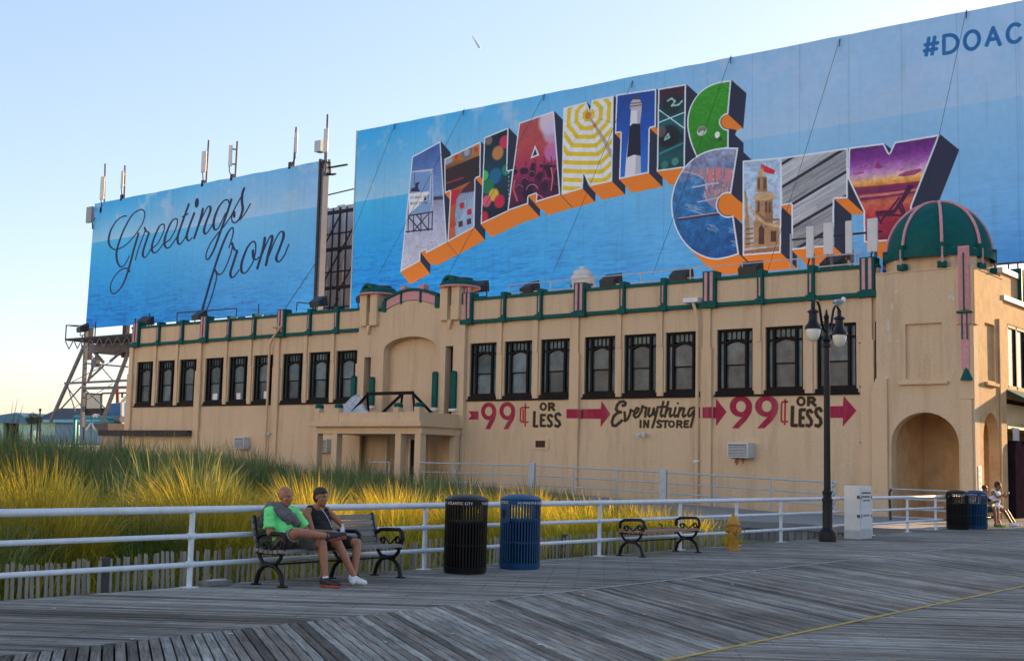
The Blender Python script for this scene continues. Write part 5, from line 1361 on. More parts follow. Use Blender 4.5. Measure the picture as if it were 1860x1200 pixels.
atb(r2.uvmesh('printed_sheet', [[(81.5, 10.92), (81.28, 20.25)]+[(81.28-24.3*i/20, 20.25-0.06*i/20+random.uniform(-.03, .03)) for i in range(1, 20)]+[(56.98, 20.19), (56.9, 10.72)]], BX, pm2), 'printed_sheet', gb)
b = MB(); b.box(BX+0.02, BX+0.35, 57.0, 81.2, 10.95, 20.1); W2(b, 'backing', STEELD, gb)
b = MB(); b.box(BX+0.03, BX+0.5, 56.56, 56.9, 9.3, 20.1); W2(b, 'end_post', mat('blue grey post', (.15, .17, .21), .8, var=.2, scale=3), gb)
b = MB(); b.box(BX-0.1, BX+0.02, 56.72, 56.87, 9.4, 20.3); W2(b, 'edge_cable_tray', STEELD, gb)
p = at_x(560, 470, BX-0.1); q = at_x(515, 565, BX-2)
p = at_x(612, 430, BX-0.1) if False else at_x(572, 480, BX-0.1)
b = MB(); b.tube([p, q], 0.022, 5); W2(b, 'guy_wire', WIRE, gb)

# ------------------------------------------------------------------ steel trestle carrying the left end of the board
tr = thing('steel_trestle', 'rusty grey steel trestle holding up the overhanging left end of the smaller billboard', 'trestle', (BX, 78, -0.6))
def T(u, v, dx=0.0):
    p = at_x(u, v, BX+dx); return p
def member(name, a, b, w, m=STEEL, dx=0.0, dx2=None):
    w *= 0.68; mb = MB(); mb.bar(T(*a, dx), T(*b, dx if dx2 is None else dx2), w, w); return W2(mb, name, m, tr)
for dx, ddu in ((-0.6, 0), (1.2, 0)):
    member('leg', (153,628), (92,765), 0.30, dx=dx)
    member('leg', (157,600), (149,775), 0.34, dx=dx)
    member('leg', (236,632), (186,765), 0.30, dx=dx)
    member('cross_beam', (118,696), (245,690), 0.22, dx=dx); member('cross_beam', (150,705), (240,703), 0.28, dx=dx)
    member('brace', (163,630), (188,658), 0.24, dx=dx); member('brace', (226,634), (200,656), 0.2, dx=dx); member('brace', (181,628), (160,692), 0.2, dx=dx)
    member('brace', (160,660), (232,666), 0.16, dx=dx); member('brace', (188,664), (160,690), 0.16, dx=dx)
    member('tie_rod', (158,636), (206,692), 0.08, dx=dx); member('tie_rod', (122,698), (205,655), 0.06, dx=dx)
member('tie_rod', (120,700), (148,738), 0.09); member('tie_rod', (122,698), (137,748), 0.09); member('tie_rod', (148,702), (108,745), 0.12); member('tie_rod', (153,706), (190,740), 0.10); member('tie_rod', (122,748), (205,696), 0.05)
mb = MB(); mb.box(BX-0.9, BX+1.6, 68.0, 79.5, 8.95, 9.55); W2(mb, 'girder', STEEL, tr)
mb = MB(); p = T(188,660); mb.box(BX-0.8, BX-0.5, p.y-0.34, p.y+0.34, p.z-0.3, p.z+0.3); W2(mb, 'gusset_plate', STEEL, tr)
# lighting catwalk in front of the board
cw_ = thing('catwalk', 'thin steel lighting catwalk below the smaller billboard', 'catwalk', (49.4, 74, 9.3))
p = at_x(130,606,49.4); q = at_x(252,602,49.4)
mb = MB(); mb.box(48.9, 51.8, q.y-4, p.y, 9.62, 9.76); W2(mb, 'walkway', STEELD, cw_)
for i in range(12):
    y = p.y-i*1.05; mb = MB(); mb.bar((48.95, y, 9.6), (48.95, y-0.5, 9.0), 0.05, 0.05); mb.bar((48.95, y-0.5, 9.0), (48.95, y-1.0, 9.6), 0.05, 0.05); W2(mb, 'lattice', STEEL, cw_)
for y in (p.y, p.y-3.6, p.y-8.2):
    mb = MB(); mb.tube([(48.95, y, 9.7), (48.95, y, 10.75)], 0.045, 6); W2(mb, 'rail_post', STEELD, cw_)
mb = MB(); mb.tube([(48.95, p.y, 10.72), (50.5, p.y, 10.72)], 0.04, 6); mb.tube([(48.95, p.y, 10.72), (48.95, p.y-3.6, 10.5)], 0.03, 6); W2(mb, 'hand_rail', STEELD, cw_)
for (y, h) in ((81.2, 2.2), (76.7, 2.2), (70.5, 1.8)):
    mb = MB(); mb.box(BX+0.05, BX+0.35, y-0.22, y+0.22, 8.6, 11.2); W2(mb, 'board_post', STEELD, gb)
for y in (64, 59):
    mb = MB(); mb.box(BX+0.05, BX+0.35, y-0.22, y+0.22, 8.6, 11.2); W2(mb, 'board_post', STEELD, gb)

# ------------------------------------------------------------------ back of the third sign, seen in the gap
lt = thing('sign_back', 'corrugated back of another sign with dark steel lattice in the gap between the billboards', 'sign back', (56, 55, 9.3))
CORR = mat('grey corrugated sheet', (0.72, 0.74, 0.78), 0.7, 0.0, var=0.25, scale=2, stain=.25, stain_col=(.4, .38, .36), streak=(1, 3, .5))
p0, p1 = at_x(585, 560, 58), at_x(650, 370, 58)
for i in range(14):
    y = 68.5-i*0.78; mb = MB(); mb.box(58-0.05*(i % 2), 58.15-0.05*(i % 2), y-0.76, y, 8.8, 18.95-0.05*(i % 3)); W2(mb, 'sheet', CORR, lt)
for zz in (17.9, 15.4, 12.8, 10.8, 9.6):
    mb = MB(); mb.bar((56.6, 69.5, zz+0.2), (56.6, 57.2, zz+0.2), 0.14, 0.22); W2(mb, 'girder', STEELD, lt)
for i in range(17):
    y = 68.4-i*0.66; mb = MB(); mb.bar((57.3, y, 8.8), (57.3, y, 18.6), 0.07 if i % 3 else .15, 0.09); W2(mb, 'upright', STEELD, lt)
for zz in (16.8, 14.2, 11.8):
    mb = MB(); mb.bar((57.2, 69.5, zz), (57.2, 57.2, zz), 0.07, 0.09); W2(mb, 'girt', STEELD, lt)
for i in range(5):
    y = 67.8-i*2.0
    for z_ in (9.6, 12.8, 15.4):
        mb = MB(); mb.bar((56.8, y, z_), (56.8, y-2.0, z_+2.7), 0.08, 0.08); W2(mb, 'brace', STEELD, lt)
mb = MB(); mb.bar((57.5, 69, 19.3), (57.5, 57, 19.9), 0.07, 0.07); W2(mb, 'top_cable', STEELD, lt)

# ------------------------------------------------------------------ mobile phone antennas
ANT = mat('pale antenna radome', (0.62, 0.63, 0.65), 0.5, var=0.08, scale=3, stain=.15)
def antenna(name, lab, X, pole_top, pole_bot, pn, grp, depth=0.22, box=None, w=None):
    a = at_x(*pole_top, X); b_ = at_x(*pole_bot, X)
    t = thing('panel_antenna', lab, 'antenna', tuple(b_), 0, grp)
    mb = MB(); mb.tube([b_+Vector((0.15, 0, -0.6)), Vector((b_.x+.15, a.y, a.z))], 0.07, 8); W2(mb, 'mast', STEEL, t)
    u0, v0, u1, v1 = pn
    c0 = at_x(u0, v0, X-0.15); c1 = at_x(u1, v1, X-0.15); _k = (c0.y-c1.y)*(.16 if X > 50 else .06); c0.y -= _k; c1.y += _k*1.6; depth *= .45
    mb = MB(); mb.box(X-0.15-depth, X-0.15, c0.y, c1.y, c1.z, c0.z); W2(mb, 'panel', ANT, t, bevel=0.04)
    yc = (c0.y+c1.y)/2
    for z in (c1.z+0.2, c0.z-0.25):
        mb = MB(); mb.bar((X-0.14, yc, z), (X+0.15, b_.y, z), 0.07, 0.09); W2(mb, 'bracket', STEEL, t)
    mb = MB(); mb.tube([(X-0.25, yc, c1.z), (X-0.1, yc+.15, c1.z-.3), (X+.1, b_.y+.2, c1.z-0.7)], 0.035, 6); mb.box(X, X+0.2, b_.y+0.1, b_.y+0.35, c1.z-0.9, c1.z-0.45); W2(mb, 'cable_box', STEELD, t)
    return t
GA = 'phone antennas on the smaller billboard'
antenna('', 'antenna at the far left top corner of the smaller billboard', BX, (188,297), (187,368), (183,322,192,362), GA)
antenna('', 'slim antenna second from the left end on top of the smaller billboard', BX, (224,300), (223,362), (221,311,226,340), GA)
antenna('', 'wide white antenna above the middle of the smaller billboard', BX, (376,254), (371,333), (366,276,378,312), GA)
antenna('', 'antenna with its panel left of its mast above the script word', BX, (428,256), (424,322), (416,265,424,302), GA)
antenna('', 'antenna with a thin panel right of its mast near the smaller billboard right end', BX, (535,230), (530,302), (537,241,542,277), GA)
tt_ = antenna('', 'tallest white antenna on the cluttered right end post of the smaller billboard', BX, (592,207), (589,300), (588,235,599,276), GA)
p = at_x(589, 300, BX)
mb = MB(); mb.box(BX-0.2, BX+0.3, p.y+0.2, p.y+0.75, p.z+0.9, p.z+1.6); W2(mb, 'equipment_box', GALV, tt_)
mb = MB()
for a, b_ in (((596,305),(631,299)), ((585,312),(605,318)), ((592,318),(610,316)), ((583,290),(600,297)), ((598,290),(600,318)), ((586,300),(586,345)), ((592,300),(590,360))): mb.bar(at_x(*a, BX+.3), at_x(*b_, BX+.3), 0.10, 0.10)
W2(mb, 'bracket_arm', STEELD, tt_)
t = thing('panel_antenna', 'grey antenna hung on the left edge of the smaller billboard', 'antenna', tuple(at_x(166, 395, BX)), 0, GA)
c0, c1 = at_x(161,377,BX-.1), at_x(169,404,BX-.1)
mb = MB(); mb.box(BX-0.3, BX-0.05, c0.y, c1.y, c1.z, c0.z); W2(mb, 'panel', mat('grey radome', (.3, .31, .33), .5), t, bevel=.04)
mb = MB(); mb.bar((BX-0.05, c1.y-.1, c1.z+.3), (BX+0.1, 81.2, c1.z+.3), 0.08, 0.08); mb.tube([(BX-.1, c1.y+.1, c1.z), (BX-.1, c1.y, c1.z-.5)], .05, 6); W2(mb, 'bracket', STEELD, t)
GB_ = 'phone antennas on the store roof beside the dome'
for (pn, lab) in (((1464,412,1481,468), 'leftmost of the four white roof antennas by the dome'), ((1495,406,1517,462), 'second from left of the four white roof antennas by the dome'), ((1535,402,1551,460), 'narrow third of the four white roof antennas by the dome'), ((1574,398,1598,457), 'roof antenna nearest to the green dome')):
    uc = (pn[0]+pn[2])/2
    antenna('', lab, 48.6, (uc+2, pn[3]-8), (uc+2, pn[3]+32), pn, GB_, 0.18)
pr = thing('pipe_rack', 'galvanised pipe rack behind the roof antennas', 'pipe rack', tuple(at_x(1437, 490, 49.2)), 0)
mb = MB(); mb.tube([at_x(1437,495,49.2), at_x(1437,425,49.2)], 0.06, 8); W2(mb, 'post', GALV, pr)
mb = MB(); mb.tube([at_x(1424,437,49.2), at_x(1602,420,49.2)], 0.045, 8); W2(mb, 'cross_pipe', STEELD, pr)

# ------------------------------------------------------------------ roof floodlights aimed at the boards
FLM = mat('black floodlight housing', (0.02, 0.022, 0.026), 0.5, var=.3, scale=6)
FLG = mat('floodlight glass', (0.25, 0.27, 0.28), 0.15)
fl = thing('floodlight', 'x', 'floodlight', (0, 0, 0), 0, 'floodlights on the store roof')
mb = MB(); mb.add([(-0.28,-0.45,0.30),(-0.28,0.45,0.30),(-0.34,0.45,0.62),(-0.34,-0.45,0.62),(0.34,-0.5,0.42),(0.34,0.5,0.42),(0.24,0.5,1.0),(0.24,-0.5,1.0)], PF); mb.build('housing', FLM, fl, bevel=.03)
mb = MB(); mb.add([(0.346,-0.44,0.47),(0.346,0.44,0.47),(0.262,0.44,0.95),(0.262,-0.44,0.95),(0.352,-0.44,0.472),(0.352,0.44,0.472),(0.268,0.44,0.952),(0.268,-0.44,0.952)], PF); mb.build('lens', FLG, fl)
mb = MB(); mb.bar((0,-0.54,0.66),(0,-0.54,0.12),0.05,0.05); mb.bar((0,0.54,0.66),(0,0.54,0.12),0.05,0.05); mb.bar((0,-0.54,0.12),(0,0.54,0.12),0.05,0.05); mb.tube([(0,0,0.12),(0,0,-0.7)],0.04,6); mb.build('yoke', STEELD, fl)
FLS = [(150,602,'floodlight at the outermost left end of the catwalk',49.2), (264,590,'floodlight tilted on the catwalk just left of the store parapet',49.0), (362,580,'floodlight below the script billboard under the long script tail',48.4), (578,556,'floodlight below the right end post of the script billboard',48.4),
 (664,548,'floodlight behind the left turret of the entrance',48.0), (868,530,'floodlight right behind the right turret of the entrance',48.0), (962,532,'floodlight left of the white roof vent',48.4), (1109,519,'floodlight directly right of the white roof vent',48.4),
 (1237,510,'floodlight below the big round C of the billboard',48.4), (1363,498,'floodlight below the sandcastle letter of the billboard',48.4), (1512,489,'floodlight among the white roof antennas',49.4)]
for i, (u_, v_, lab, X) in enumerate(FLS):
    p = at_x(u_, v_, X); p.z -= 0.38
    if i == 0: o = fl; o.location = p; o['label'] = lab
    else: o = dup(fl, p, None, lab)
    o.rotation_euler = (0, 0, rp.uniform(-0.35, 0.35))
# roof rails
RR = thing('roof_railing', 'thin grey pipe railing along the store roof below the huge billboard', 'railing', (48.2, 30, 9.3))
zt = 10.55
for k, dz in (('top_rail', 0), ('mid_rail', -0.42)):
    mb = MB(); mb.tube([(48.2, 38.5, zt+dz), (48.2, 20.0, zt+dz)], 0.028, 6); W2(mb, k, GALV, RR)
for i in range(8):
    mb = MB(); mb.tube([(48.2, 38.5-i*2.6, 9.3), (48.2, 38.5-i*2.6, zt)], 0.03, 6); W2(mb, 'rail_post', GALV, RR)
RR = thing('roof_railing', 'thin pipe railing on the roof below the script billboard', 'railing', (48.6, 60, 9.3))
p, q, q2 = at_x(322,568,48.6), at_x(430,560,48.6), at_x(552,551,48.6)
mb = MB(); mb.tube([p, q], 0.035, 6); W2(mb, 'top_rail', STEELD, RR)
mb = MB(); mb.tube([at_x(540,549,48.6), at_x(575,552,48.6)], 0.035, 6); mb.tube([at_x(540,549,48.6), at_x(538,566,48.6)], .035, 6); W2(mb, 'top_rail', STEELD, RR)
for s_ in (p, p.lerp(q, .5), q, at_x(470,552,48.6), at_x(272,568,48.6)):
    mb = MB(); mb.tube([(s_.x, s_.y, 9.3), s_], 0.035, 6); W2(mb, 'rail_post', STEELD, RR)
RR = thing('roof_railing', 'blue grey ladder rail on the roof right of the dome', 'railing', (52, 16, 9.5))
ps = [at_y(u_, v_, 16.5) for u_, v_ in ((1800,444), (1831,441), (1848,446), (1870, 452))]
mb = MB(); mb.tube(ps, 0.035, 6); W2(mb, 'top_rail', STEEL, RR)
mb = MB(); mb.tube([p_-Vector((0,0,.42)) for p_ in ps], 0.035, 6); W2(mb, 'mid_rail', STEEL, RR)
for p_ in ps[1:3]:
    mb = MB(); mb.tube([p_, p_-Vector((0,0,1.3))], 0.035, 6); W2(mb, 'rail_post', STEEL, RR)
# dark flashing strip along the foot of the boards
mb = MB()
for i in range(60): mb.box(50.5-0.06*(i % 2), 50.7, 66-i*0.4, 66.39-i*0.4, 9.2, 10.32)
W2(mb, 'foot_sheeting', CORR, gb)
# round white roof vent
rv = thing('roof_vent', 'round white roof ventilator with a domed cap behind the parapet', 'roof vent', tuple(at_x(1058, 530, 50)))
WV = mat('off white vent metal', (.6, .6, .58), .5, var=.15, scale=4, stain=.3, stain_col=(.4, .36, .3))
mb = MB(); mb.lathe([(0.55,-0.6),(0.55,0.55),(0.60,0.62),(0.60,0.70),(0.50,0.82)],(0,0,0),24); mb.build('drum', WV, rv, 40)
mb = MB(); mb.lathe([(0.50,0.83),(0.48,1.02),(0.30,1.12),(0.18,1.16),(0.16,1.25),(0.05,1.28)],(0,0,0),24); mb.build('cap', WV, rv, 40)
mb = MB()
for k in range(8): mb.box(-0.56*math.cos(k*.785)-.04,-0.56*math.cos(k*.785)+.04,-0.56*math.sin(k*.785)-.04,-0.56*math.sin(k*.785)+.04,0.2,0.36)
mb.build('port', STEELD, rv)

# ------------------------------------------------------------------ far left: blue houses and sheds behind the dunes
SHING = mat('dark grey roof shingles', (0.055, 0.06, 0.075), 0.9, var=.35, scale=4, bump=.4, bscale=12, streak=(1, 1, 3))
BLU = mat('bright blue siding', (0.08, 0.27, 0.55), 0.7, var=.12, scale=2, stain=.15)
BLU2 = mat('dull blue stucco', (0.17, 0.30, 0.46), 0.8, var=.15, scale=2)
TEAL = mat('teal paint', (0.01, 0.26, 0.33), 0.5, var=.15, scale=3)
MINT = mat('mint wall', (0.33, 0.55, 0.47), 0.8, var=.1, scale=2)
def quadpx(mb, L, X, d):
    P_ = [at_x(u_, v_, X) for u_, v_ in L]; n = len(P_); mb.prism([(p_.y, p_.z) for p_ in P_], X, X+d, 'x')
h1 = thing('house', 'low blue house with a dark hipped shingle roof at the left edge of the dunes', 'house', tuple(at_x(140, 800, 70)), 0, 'houses beyond the dunes')
mb = MB(); quadpx(mb, [(70,764),(200,764),(200,805),(70,805)], 70, 9); W2(mb, 'wall', BLU2, h1)
mb = MB()
a, b_, c, d_ = at_x(62,762,69.4), at_x(205,762,69.4), at_x(205,741,73), at_x(108,741,73)
a2, b2_ = Vector((79.6, a.y, a.z)), Vector((79.6, b_.y, b_.z))
mb.add([a, b_, c, d_, a2, b2_], [(0,1,2,3),(4,3,2,5),(0,3,4),(1,5,2),(0,4,5,1)]); W2(mb, 'roof', SHING, h1)
mb = MB(); mb.bar(a+Vector((-.05,0,-.12)), b_+Vector((-.05,0,-.12)), 0.12, 0.28); W2(mb, 'eave_board', mat('sky blue trim', (.16, .42, .62), .6), h1)
mb = MB(); quadpx(mb, [(72,767),(100,767),(100,790),(72,790)], 69.95, 0.04); W2(mb, 'shutter', MINT, h1)
mb = MB(); quadpx(mb, [(152,764),(197,762),(197,775),(152,777)], 69.9, 0.09); W2(mb, 'blue_band', BLU, h1)
h2 = thing('house', 'teal and mint garage with dark open front cut by the left photo edge', 'house', tuple(at_x(20, 800, 80)), 0, 'houses beyond the dunes')
mb = MB(); quadpx(mb, [(-40,765),(6,765),(6,805),(-40,805)], 80, 8); quadpx(mb, [(34,765),(60,767),(60,805),(34,805)], 80, 8); W2(mb, 'wall', MINT, h2)
mb = MB(); quadpx(mb, [(6,768),(34,762),(34,805),(6,805)], 80.4, 0.4); W2(mb, 'dark_opening', DARKV, h2)
mb = MB(); p, q = at_x(-45,762,79.6), at_x(62,764,79.6); mb.prism([(p.y, p.z-.25), (p.y, p.z+.1), ((p.y+q.y)/2-3.0, p.z+0.8), (q.y, q.z-.0), (q.y, q.z-.35)], 79.4, 88.5, 'x'); W2(mb, 'roof', mat('blue grey roof', (.06, .17, .27), .7, var=.2, scale=2), h2)
# blue shed wall with teal pipes beside the store
sh = thing('shed', 'bright blue sided shed with white corner trim against the left end of the store', 'shed', tuple(at_x(215, 790, 56)))
mb = MB(); quadpx(mb, [(198,733),(222,730),(222,812),(196,812)], 56, 4); W2(mb, 'wall', BLU, sh)
mb = MB(); mb2 = [at_x(222,728,55.95), at_x(222,812,55.95)]; mb.bar(*mb2, 0.16, 0.2); mb.bar(at_x(222,729,55.9), at_x(234,716,55.9), .12, .2); W2(mb, 'corner_trim', WHITEP, sh)
mb = MB()
for i in range(9):
    p = at_x(198.5+i*2.8, 732, 55.97); mb.box(55.96, 55.999, p.y-.03, p.y+.03, 1.2, p.z-.05)
W2(mb, 'batten', mat('blue batten', (.07, .23, .48), .7), sh)
mb = MB(); mb.prism([(at_x(200,740,60).y, 0), (at_x(200,740,60).y, 5.5), (68.2, 6.2), (68.2, 0)], 58, 60, 'x') if False else None
mb = MB(); a, b_ = at_x(137,757,55.6), at_x(216,759,55.6); mb.tube([a+Vector((0,0,-2.6)), a, b_], 0.16, 10); mb.tube([a+Vector((0,-.5,-2.6)), a+Vector((0,-.5,-.5)), b_+Vector((0,0,-.25))], 0.12, 10); W2(mb, 'pipe', TEAL, sh, 40)
mb = MB(); mb.tube([b_+Vector((-.1,.2,-.1)), b_+Vector((-.1,-.6,-.1))], .26, 10); W2(mb, 'pipe_flange', STEEL, sh)
for du in (172, 177.5):
    mb = MB(); p = at_x(du, 755, 55.5); mb.sphere(p, 0.17, 10, 6); W2(mb, 'globe', WHITEP, sh, 60)
gs = thing('small_shed', 'tiny shed with a white gable and brown shingle roof in front of the blue shed', 'shed', tuple(at_x(170, 790, 54)))
mb = MB(); a, b_, c = at_x(157,781,54), at_x(166,768,54), at_x(175,781,54); mb.bar(a, b_, .14, .14); mb.bar(b_, c, .14, .14); W2(mb, 'gable_trim', WHITEP, gs)
mb = MB(); quadpx(mb, [(166,769),(196,768),(196,781),(176,781)], 54.05, 1.5); W2(mb, 'roof', mat('brown shingles', (.12, .105, .10), .9, var=.4, scale=7, bump=.4, bscale=14, streak=(1, 1, 3)), gs)
mb = MB(); quadpx(mb, [(157,781),(196,781),(196,806),(157,806)], 54.1, 1.4); W2(mb, 'wall', BLU2, gs)
cl_ = thing('mesh_screen', 'dark framed chain link screen standing on the shed roof under the trestle', 'screen', tuple(at_x(172, 760, 57)))
MESHM = mat('fine grey mesh', (0.20, 0.21, 0.22), 0.8, var=.3, scale=40, alpha=0.55)
mb = MB(); quadpx(mb, [(156,715),(184,715),(184,742),(156,742)], 57, 0.02); W2(mb, 'mesh', MESHM, cl_)
mb = MB()
for L in (((155,714),(186,716)), ((156,714),(154,765)), ((184,714),(184,748)), ((186,714),(235,713)), ((222,713),(222,722))): mb.bar(at_x(*L[0], 56.95), at_x(*L[1], 56.95), 0.12, 0.12)
W2(mb, 'frame', STEELD, cl_)
mb = MB(); quadpx(mb, [(155,742),(197,740),(197,755),(155,757)], 57.1, 0.3); W2(mb, 'dark_board', mat('dark board', (.05, .035, .035), .9), cl_)
# rusty red thin stack between them
mb = MB(); mb.tube([at_x(214,735,56.5), at_x(213,700,56.5)], .14, 8); W2(mb, 'red_stack', mat('rusty red metal', (.28, .07, .05), .7, var=.3, scale=4), cl_)
# poles and bushes at the far left
for (u_, v0, v1, lab, rr) in ((73,744,800,'slim dark pole beside the low blue house',0.09), (153,722,800,'thin dark pole in front of the blue band of the house',0.08)):
    t = thing('utility_pole', lab, 'pole', tuple(at_x(u_, v1, 52)), 0, 'dark poles at the far left')
    mb = MB(); mb.tube([at_x(u_, v1, 52), at_x(u_, v0, 52)], [rr, rr*.7], 7); W2(mb, 'shaft', STEELD, t)
    mb = MB(); p = at_x(u_, v0, 52); mb.sphere(p, rr*1.2, 8, 6); W2(mb, 'cap', STEELD, t)
LEAFD = mat('dark shrub leaves', (0.035, 0.06, 0.03), 0.8, var=.5, scale=3)
def leaf_ball(c, rx, rz, n, seed, m, name, par):
    q = np.random.default_rng(seed); d = q.normal(size=(n, 3)); d /= np.linalg.norm(d, axis=1)[:, None]; rad = q.random(n)**.35
    pos = np.array(c)+d*rad[:, None]*np.array([rx, rx, rz]); V = []; F = []
    t1 = q.normal(size=(n, 3)); t1 /= np.linalg.norm(t1, axis=1)[:, None]; t2 = np.cross(t1, d); s_ = rx*0.16
    V = np.concatenate([pos+t1*s_, pos+t2*s_*.5, pos-t1*s_, pos-t2*s_*.5], 1).reshape(-1, 3)
    mb = MB(); mb.add(V.tolist(), [(4*i, 4*i+1, 4*i+2, 4*i+3) for i in range(n)]); return W2(mb, name, m, par)
for (u_, v_, w_, lab, sd) in ((58,760,.66,'round dark bush left of the blue house roof',1), (69,762,.5,'smaller dark bush touching the dark pole by the blue house',2)):
    p = at_x(u_, v_, 66); t = thing('bush', lab, 'bush', (p.x, p.y, -0.6), 0, 'dark bushes at the far left')
    mb = MB(); mb.tube([(p.x, p.y, -.6), (p.x, p.y, p.z)], [.15, .08], 6); W2(mb, 'trunk', STEELD, t)
    leaf_ball(p, w_, w_*.9, 500, sd, LEAFD, 'crown', t)
# dark beam and low tan wall left of the store
mb = MB(); mb.box(XF-0.5, XF-0.16, 60.25, at_x(183, 787, XF-.3).y, 2.86, 3.2); W2(mb, 'dark_beam', mat('dark weathered beam', (.045, .037, .035), .9, var=.4, scale=4), store)
mb = MB(); mb.box(XF-0.4, XF-0.2, 67.05, at_x(186, 790, XF-.3).y, -0.6, 2.855); W2(mb, 'side_yard_wall', mat('worn tan wall', (.36, .27, .19), .9, var=.2, scale=2, stain=.5, stain_col=(.2, .15, .11)), store)

# ================================================================== BOARDWALK FURNITURE
RY = 12.95
# ------------------------------------------------------------------ white pipe railing
rail = thing('boardwalk_railing', 'white three bar pipe railing along the inland edge of the boardwalk', 'railing', (18, RY, 0))
mb = MB(); mb.tube([(0,0,0.012),(0,0,0.965)], 0.036, 12); mb.box(-0.085,0.085,-0.085,0.085,0.0,0.012)
post0 = W2(mb, 'post', RAILP, rail, 40)
pme = post0.data
XS = [0.9, 5.4, 9.93, 14.29, 19.02, 21.89, 24.25, 26.37, 31.6, 34.47, 36.7, 39.2]
for i, x in enumerate(XS):
    o = post0 if i == 0 else inst(post0, rail); o.location = (x, RY+(0.12 if x > 33 else 0), 0)
for nm, z, rd in (('top_rail', 0.965, 0.046), ('middle_rail', 0.635, 0.033), ('bottom_rail', 0.285, 0.033)):
    mb = MB(); mb.tube([(-3, RY, z), (31.6, RY, z), (34.4, RY+0.11, z), (40.5, RY+0.13, z)], rd, 14); W2(mb, nm, RAILP, rail, 60)
mb = MB(); mb.tube([(-0.05, 0, 0), (0.05, 0, 0)], .047, 12); ft0 = W2(mb, 'fitting', RAILP, rail, 60)
for i, x in enumerate(XS):
    for j, z in enumerate((0.965, 0.635, 0.285)):
        o = ft0 if i+j == 0 else inst(ft0, rail); o.location = (x, RY+(0.12 if x > 33 else 0), z)
# concrete block by the first post
t = thing('timber_block', 'small weathered timber block on the deck beside the railing post', 'block', (10.35, 12.98, 0))
mb = MB(); mb.box(-0.18,0.22,-0.09,0.09,0,0.06); mb.build('base', mat('weathered block wood', (.2, .19, .18), .9, var=.3, scale=8), t, bevel=.008)
mb = MB(); mb.box(-0.1,0.16,-0.05,0.05,0.061,0.075); mb.build('plate', mat('pale plate', (.45, .45, .44), .6), t)
# ------------------------------------------------------------------ dune (snow) fence of slats
df = thing('dune_fence', 'low slatted dune fence with weathered grey slats behind the white railing', 'fence', (15, 13.6, -0.62))
SL = []
for k in range(5):
    mb = MB(); w_ = 0.021+0.002*(k % 3)
    q = random.Random(k)
    mb.add([(-w_,-.005,0),(w_,-.005,0),(w_,.005,0),(-w_,.005,0),(-w_+.004*q.random(),-.005,1.0+q.uniform(-.01,.03)),(w_-.002,-.005,1.0+q.uniform(-.02,.02)),(w_-.002,.005,1.0),(-w_+.004*q.random(),.005,1.0)], PF)
    SL.append(mb.mesh('slat', SLATW))
x = 5.2; i = 0
while x < 24.9:
    o = bpy.data.objects.new('slat', SL[i % 5]); COL.objects.link(o); o.parent = df
    top = 0.36-0.05*max(0, (x-16)/8)+0.03*math.sin(x*1.3)+rp.uniform(-.02, .02)
    o.location = (x-15, 0.05*math.sin(x*.8), 0); o.scale = (1, 1, top+0.62); o.rotation_euler = (rp.uniform(-.05, .05), rp.uniform(-.022, .022)+.025*math.sin(x*.5), rp.uniform(-.12, .12))
    x += 0.0885+rp.uniform(-.004, .004); i += 1
for z in (0.25, 0.55, 0.82):
    mb = MB(); mb.tube([(-10+i*0.5, 0.05*math.sin((5+i*.5)*.8)+.008, z) for i in range(41)], 0.004, 4); mb.build('wire', WIRE, df)
for x in (9.2, 14.2, 18.95, 23.0):
    mb = MB(); mb.box(x-15-.05, x-15+.05, 0.05, 0.12, 0, 0.98); mb.build('fence_post', mat('dark fence post', (.07, .065, .06), .9, var=.3, scale=8), df)
# ------------------------------------------------------------------ galvanised ramp railings
rr = thing('ramp_railing', 'grey galvanised three bar railing sloping down the ramp in front of the store wall', 'railing', (43, 28, 0))
RYs = [(39.4, 1.62), (32.83, 1.60), (26.23, 1.46), (19.2, 1.24)]
for nm, dz, rd in (('top_rail', 0, .032), ('middle_rail', -.42, .026), ('bottom_rail', -.82, .026)):
    mb = MB(); mb.tube([(43.0, y, z+dz) for y, z in RYs], rd, 8); W2(mb, nm, GALV, rr, 60)
for y, z in RYs[1:]:
    mb = MB(); mb.box(42.93, 43.07, y-0.16, y+0.16, z-1.15, z+0.12); W2(mb, 'thick_post', GALV, rr, bevel=.02)
for i in range(4):
    mb = MB(); p = (19.2, 1.24); mb.tube([(42.95, 19.02, 1.3-i*.3), (42.95, 18.94, 1.2-i*.3), (42.95, 19.02, 1.1-i*.3)], .05, 8); W2(mb, 'end_scroll', GALV, rr, 60)
for a, b_ in zip(RYs[:-1], RYs[1:]):
    for t_ in (0.33, 0.67):
        y = a[0]+(b_[0]-a[0])*t_; z = a[1]+(b_[1]-a[1])*t_
        mb = MB(); mb.tube([(43.0, y, z-1.2), (43.0, y, z)], .03, 8); W2(mb, 'thin_post', GALV, rr, 60)
rr = thing('ramp_railing', 'short galvanised railing with looped end in front of the tower arch', 'railing', (42.5, 16, 0))
for nm, z in (('top_rail', 1.08), ('middle_rail', .75), ('bottom_rail', .40), ('low_rail', .12)):
    mb = MB(); mb.tube([(42.6, 16.75, z), (42.9, 14.3, z-.03), (43.0, 13.6, z-.04)], .026, 8); W2(mb, nm, GALV, rr, 60)
mb = MB(); mb.tube([(42.6, 16.75, -0.1), (42.6, 16.78, .95), (42.6, 16.72, 1.08)], .045, 8); W2(mb, 'end_post', STEELD, rr, 60)
mb = MB(); mb.tube([(42.95, 14.3, 0), (42.95, 14.3, 1.05)], .03, 8); W2(mb, 'post', GALV, rr, 60)
rr = thing('porch_handrail', 'short galvanised handrail in the grass by the porch door', 'railing', (41.9, 42, 0))
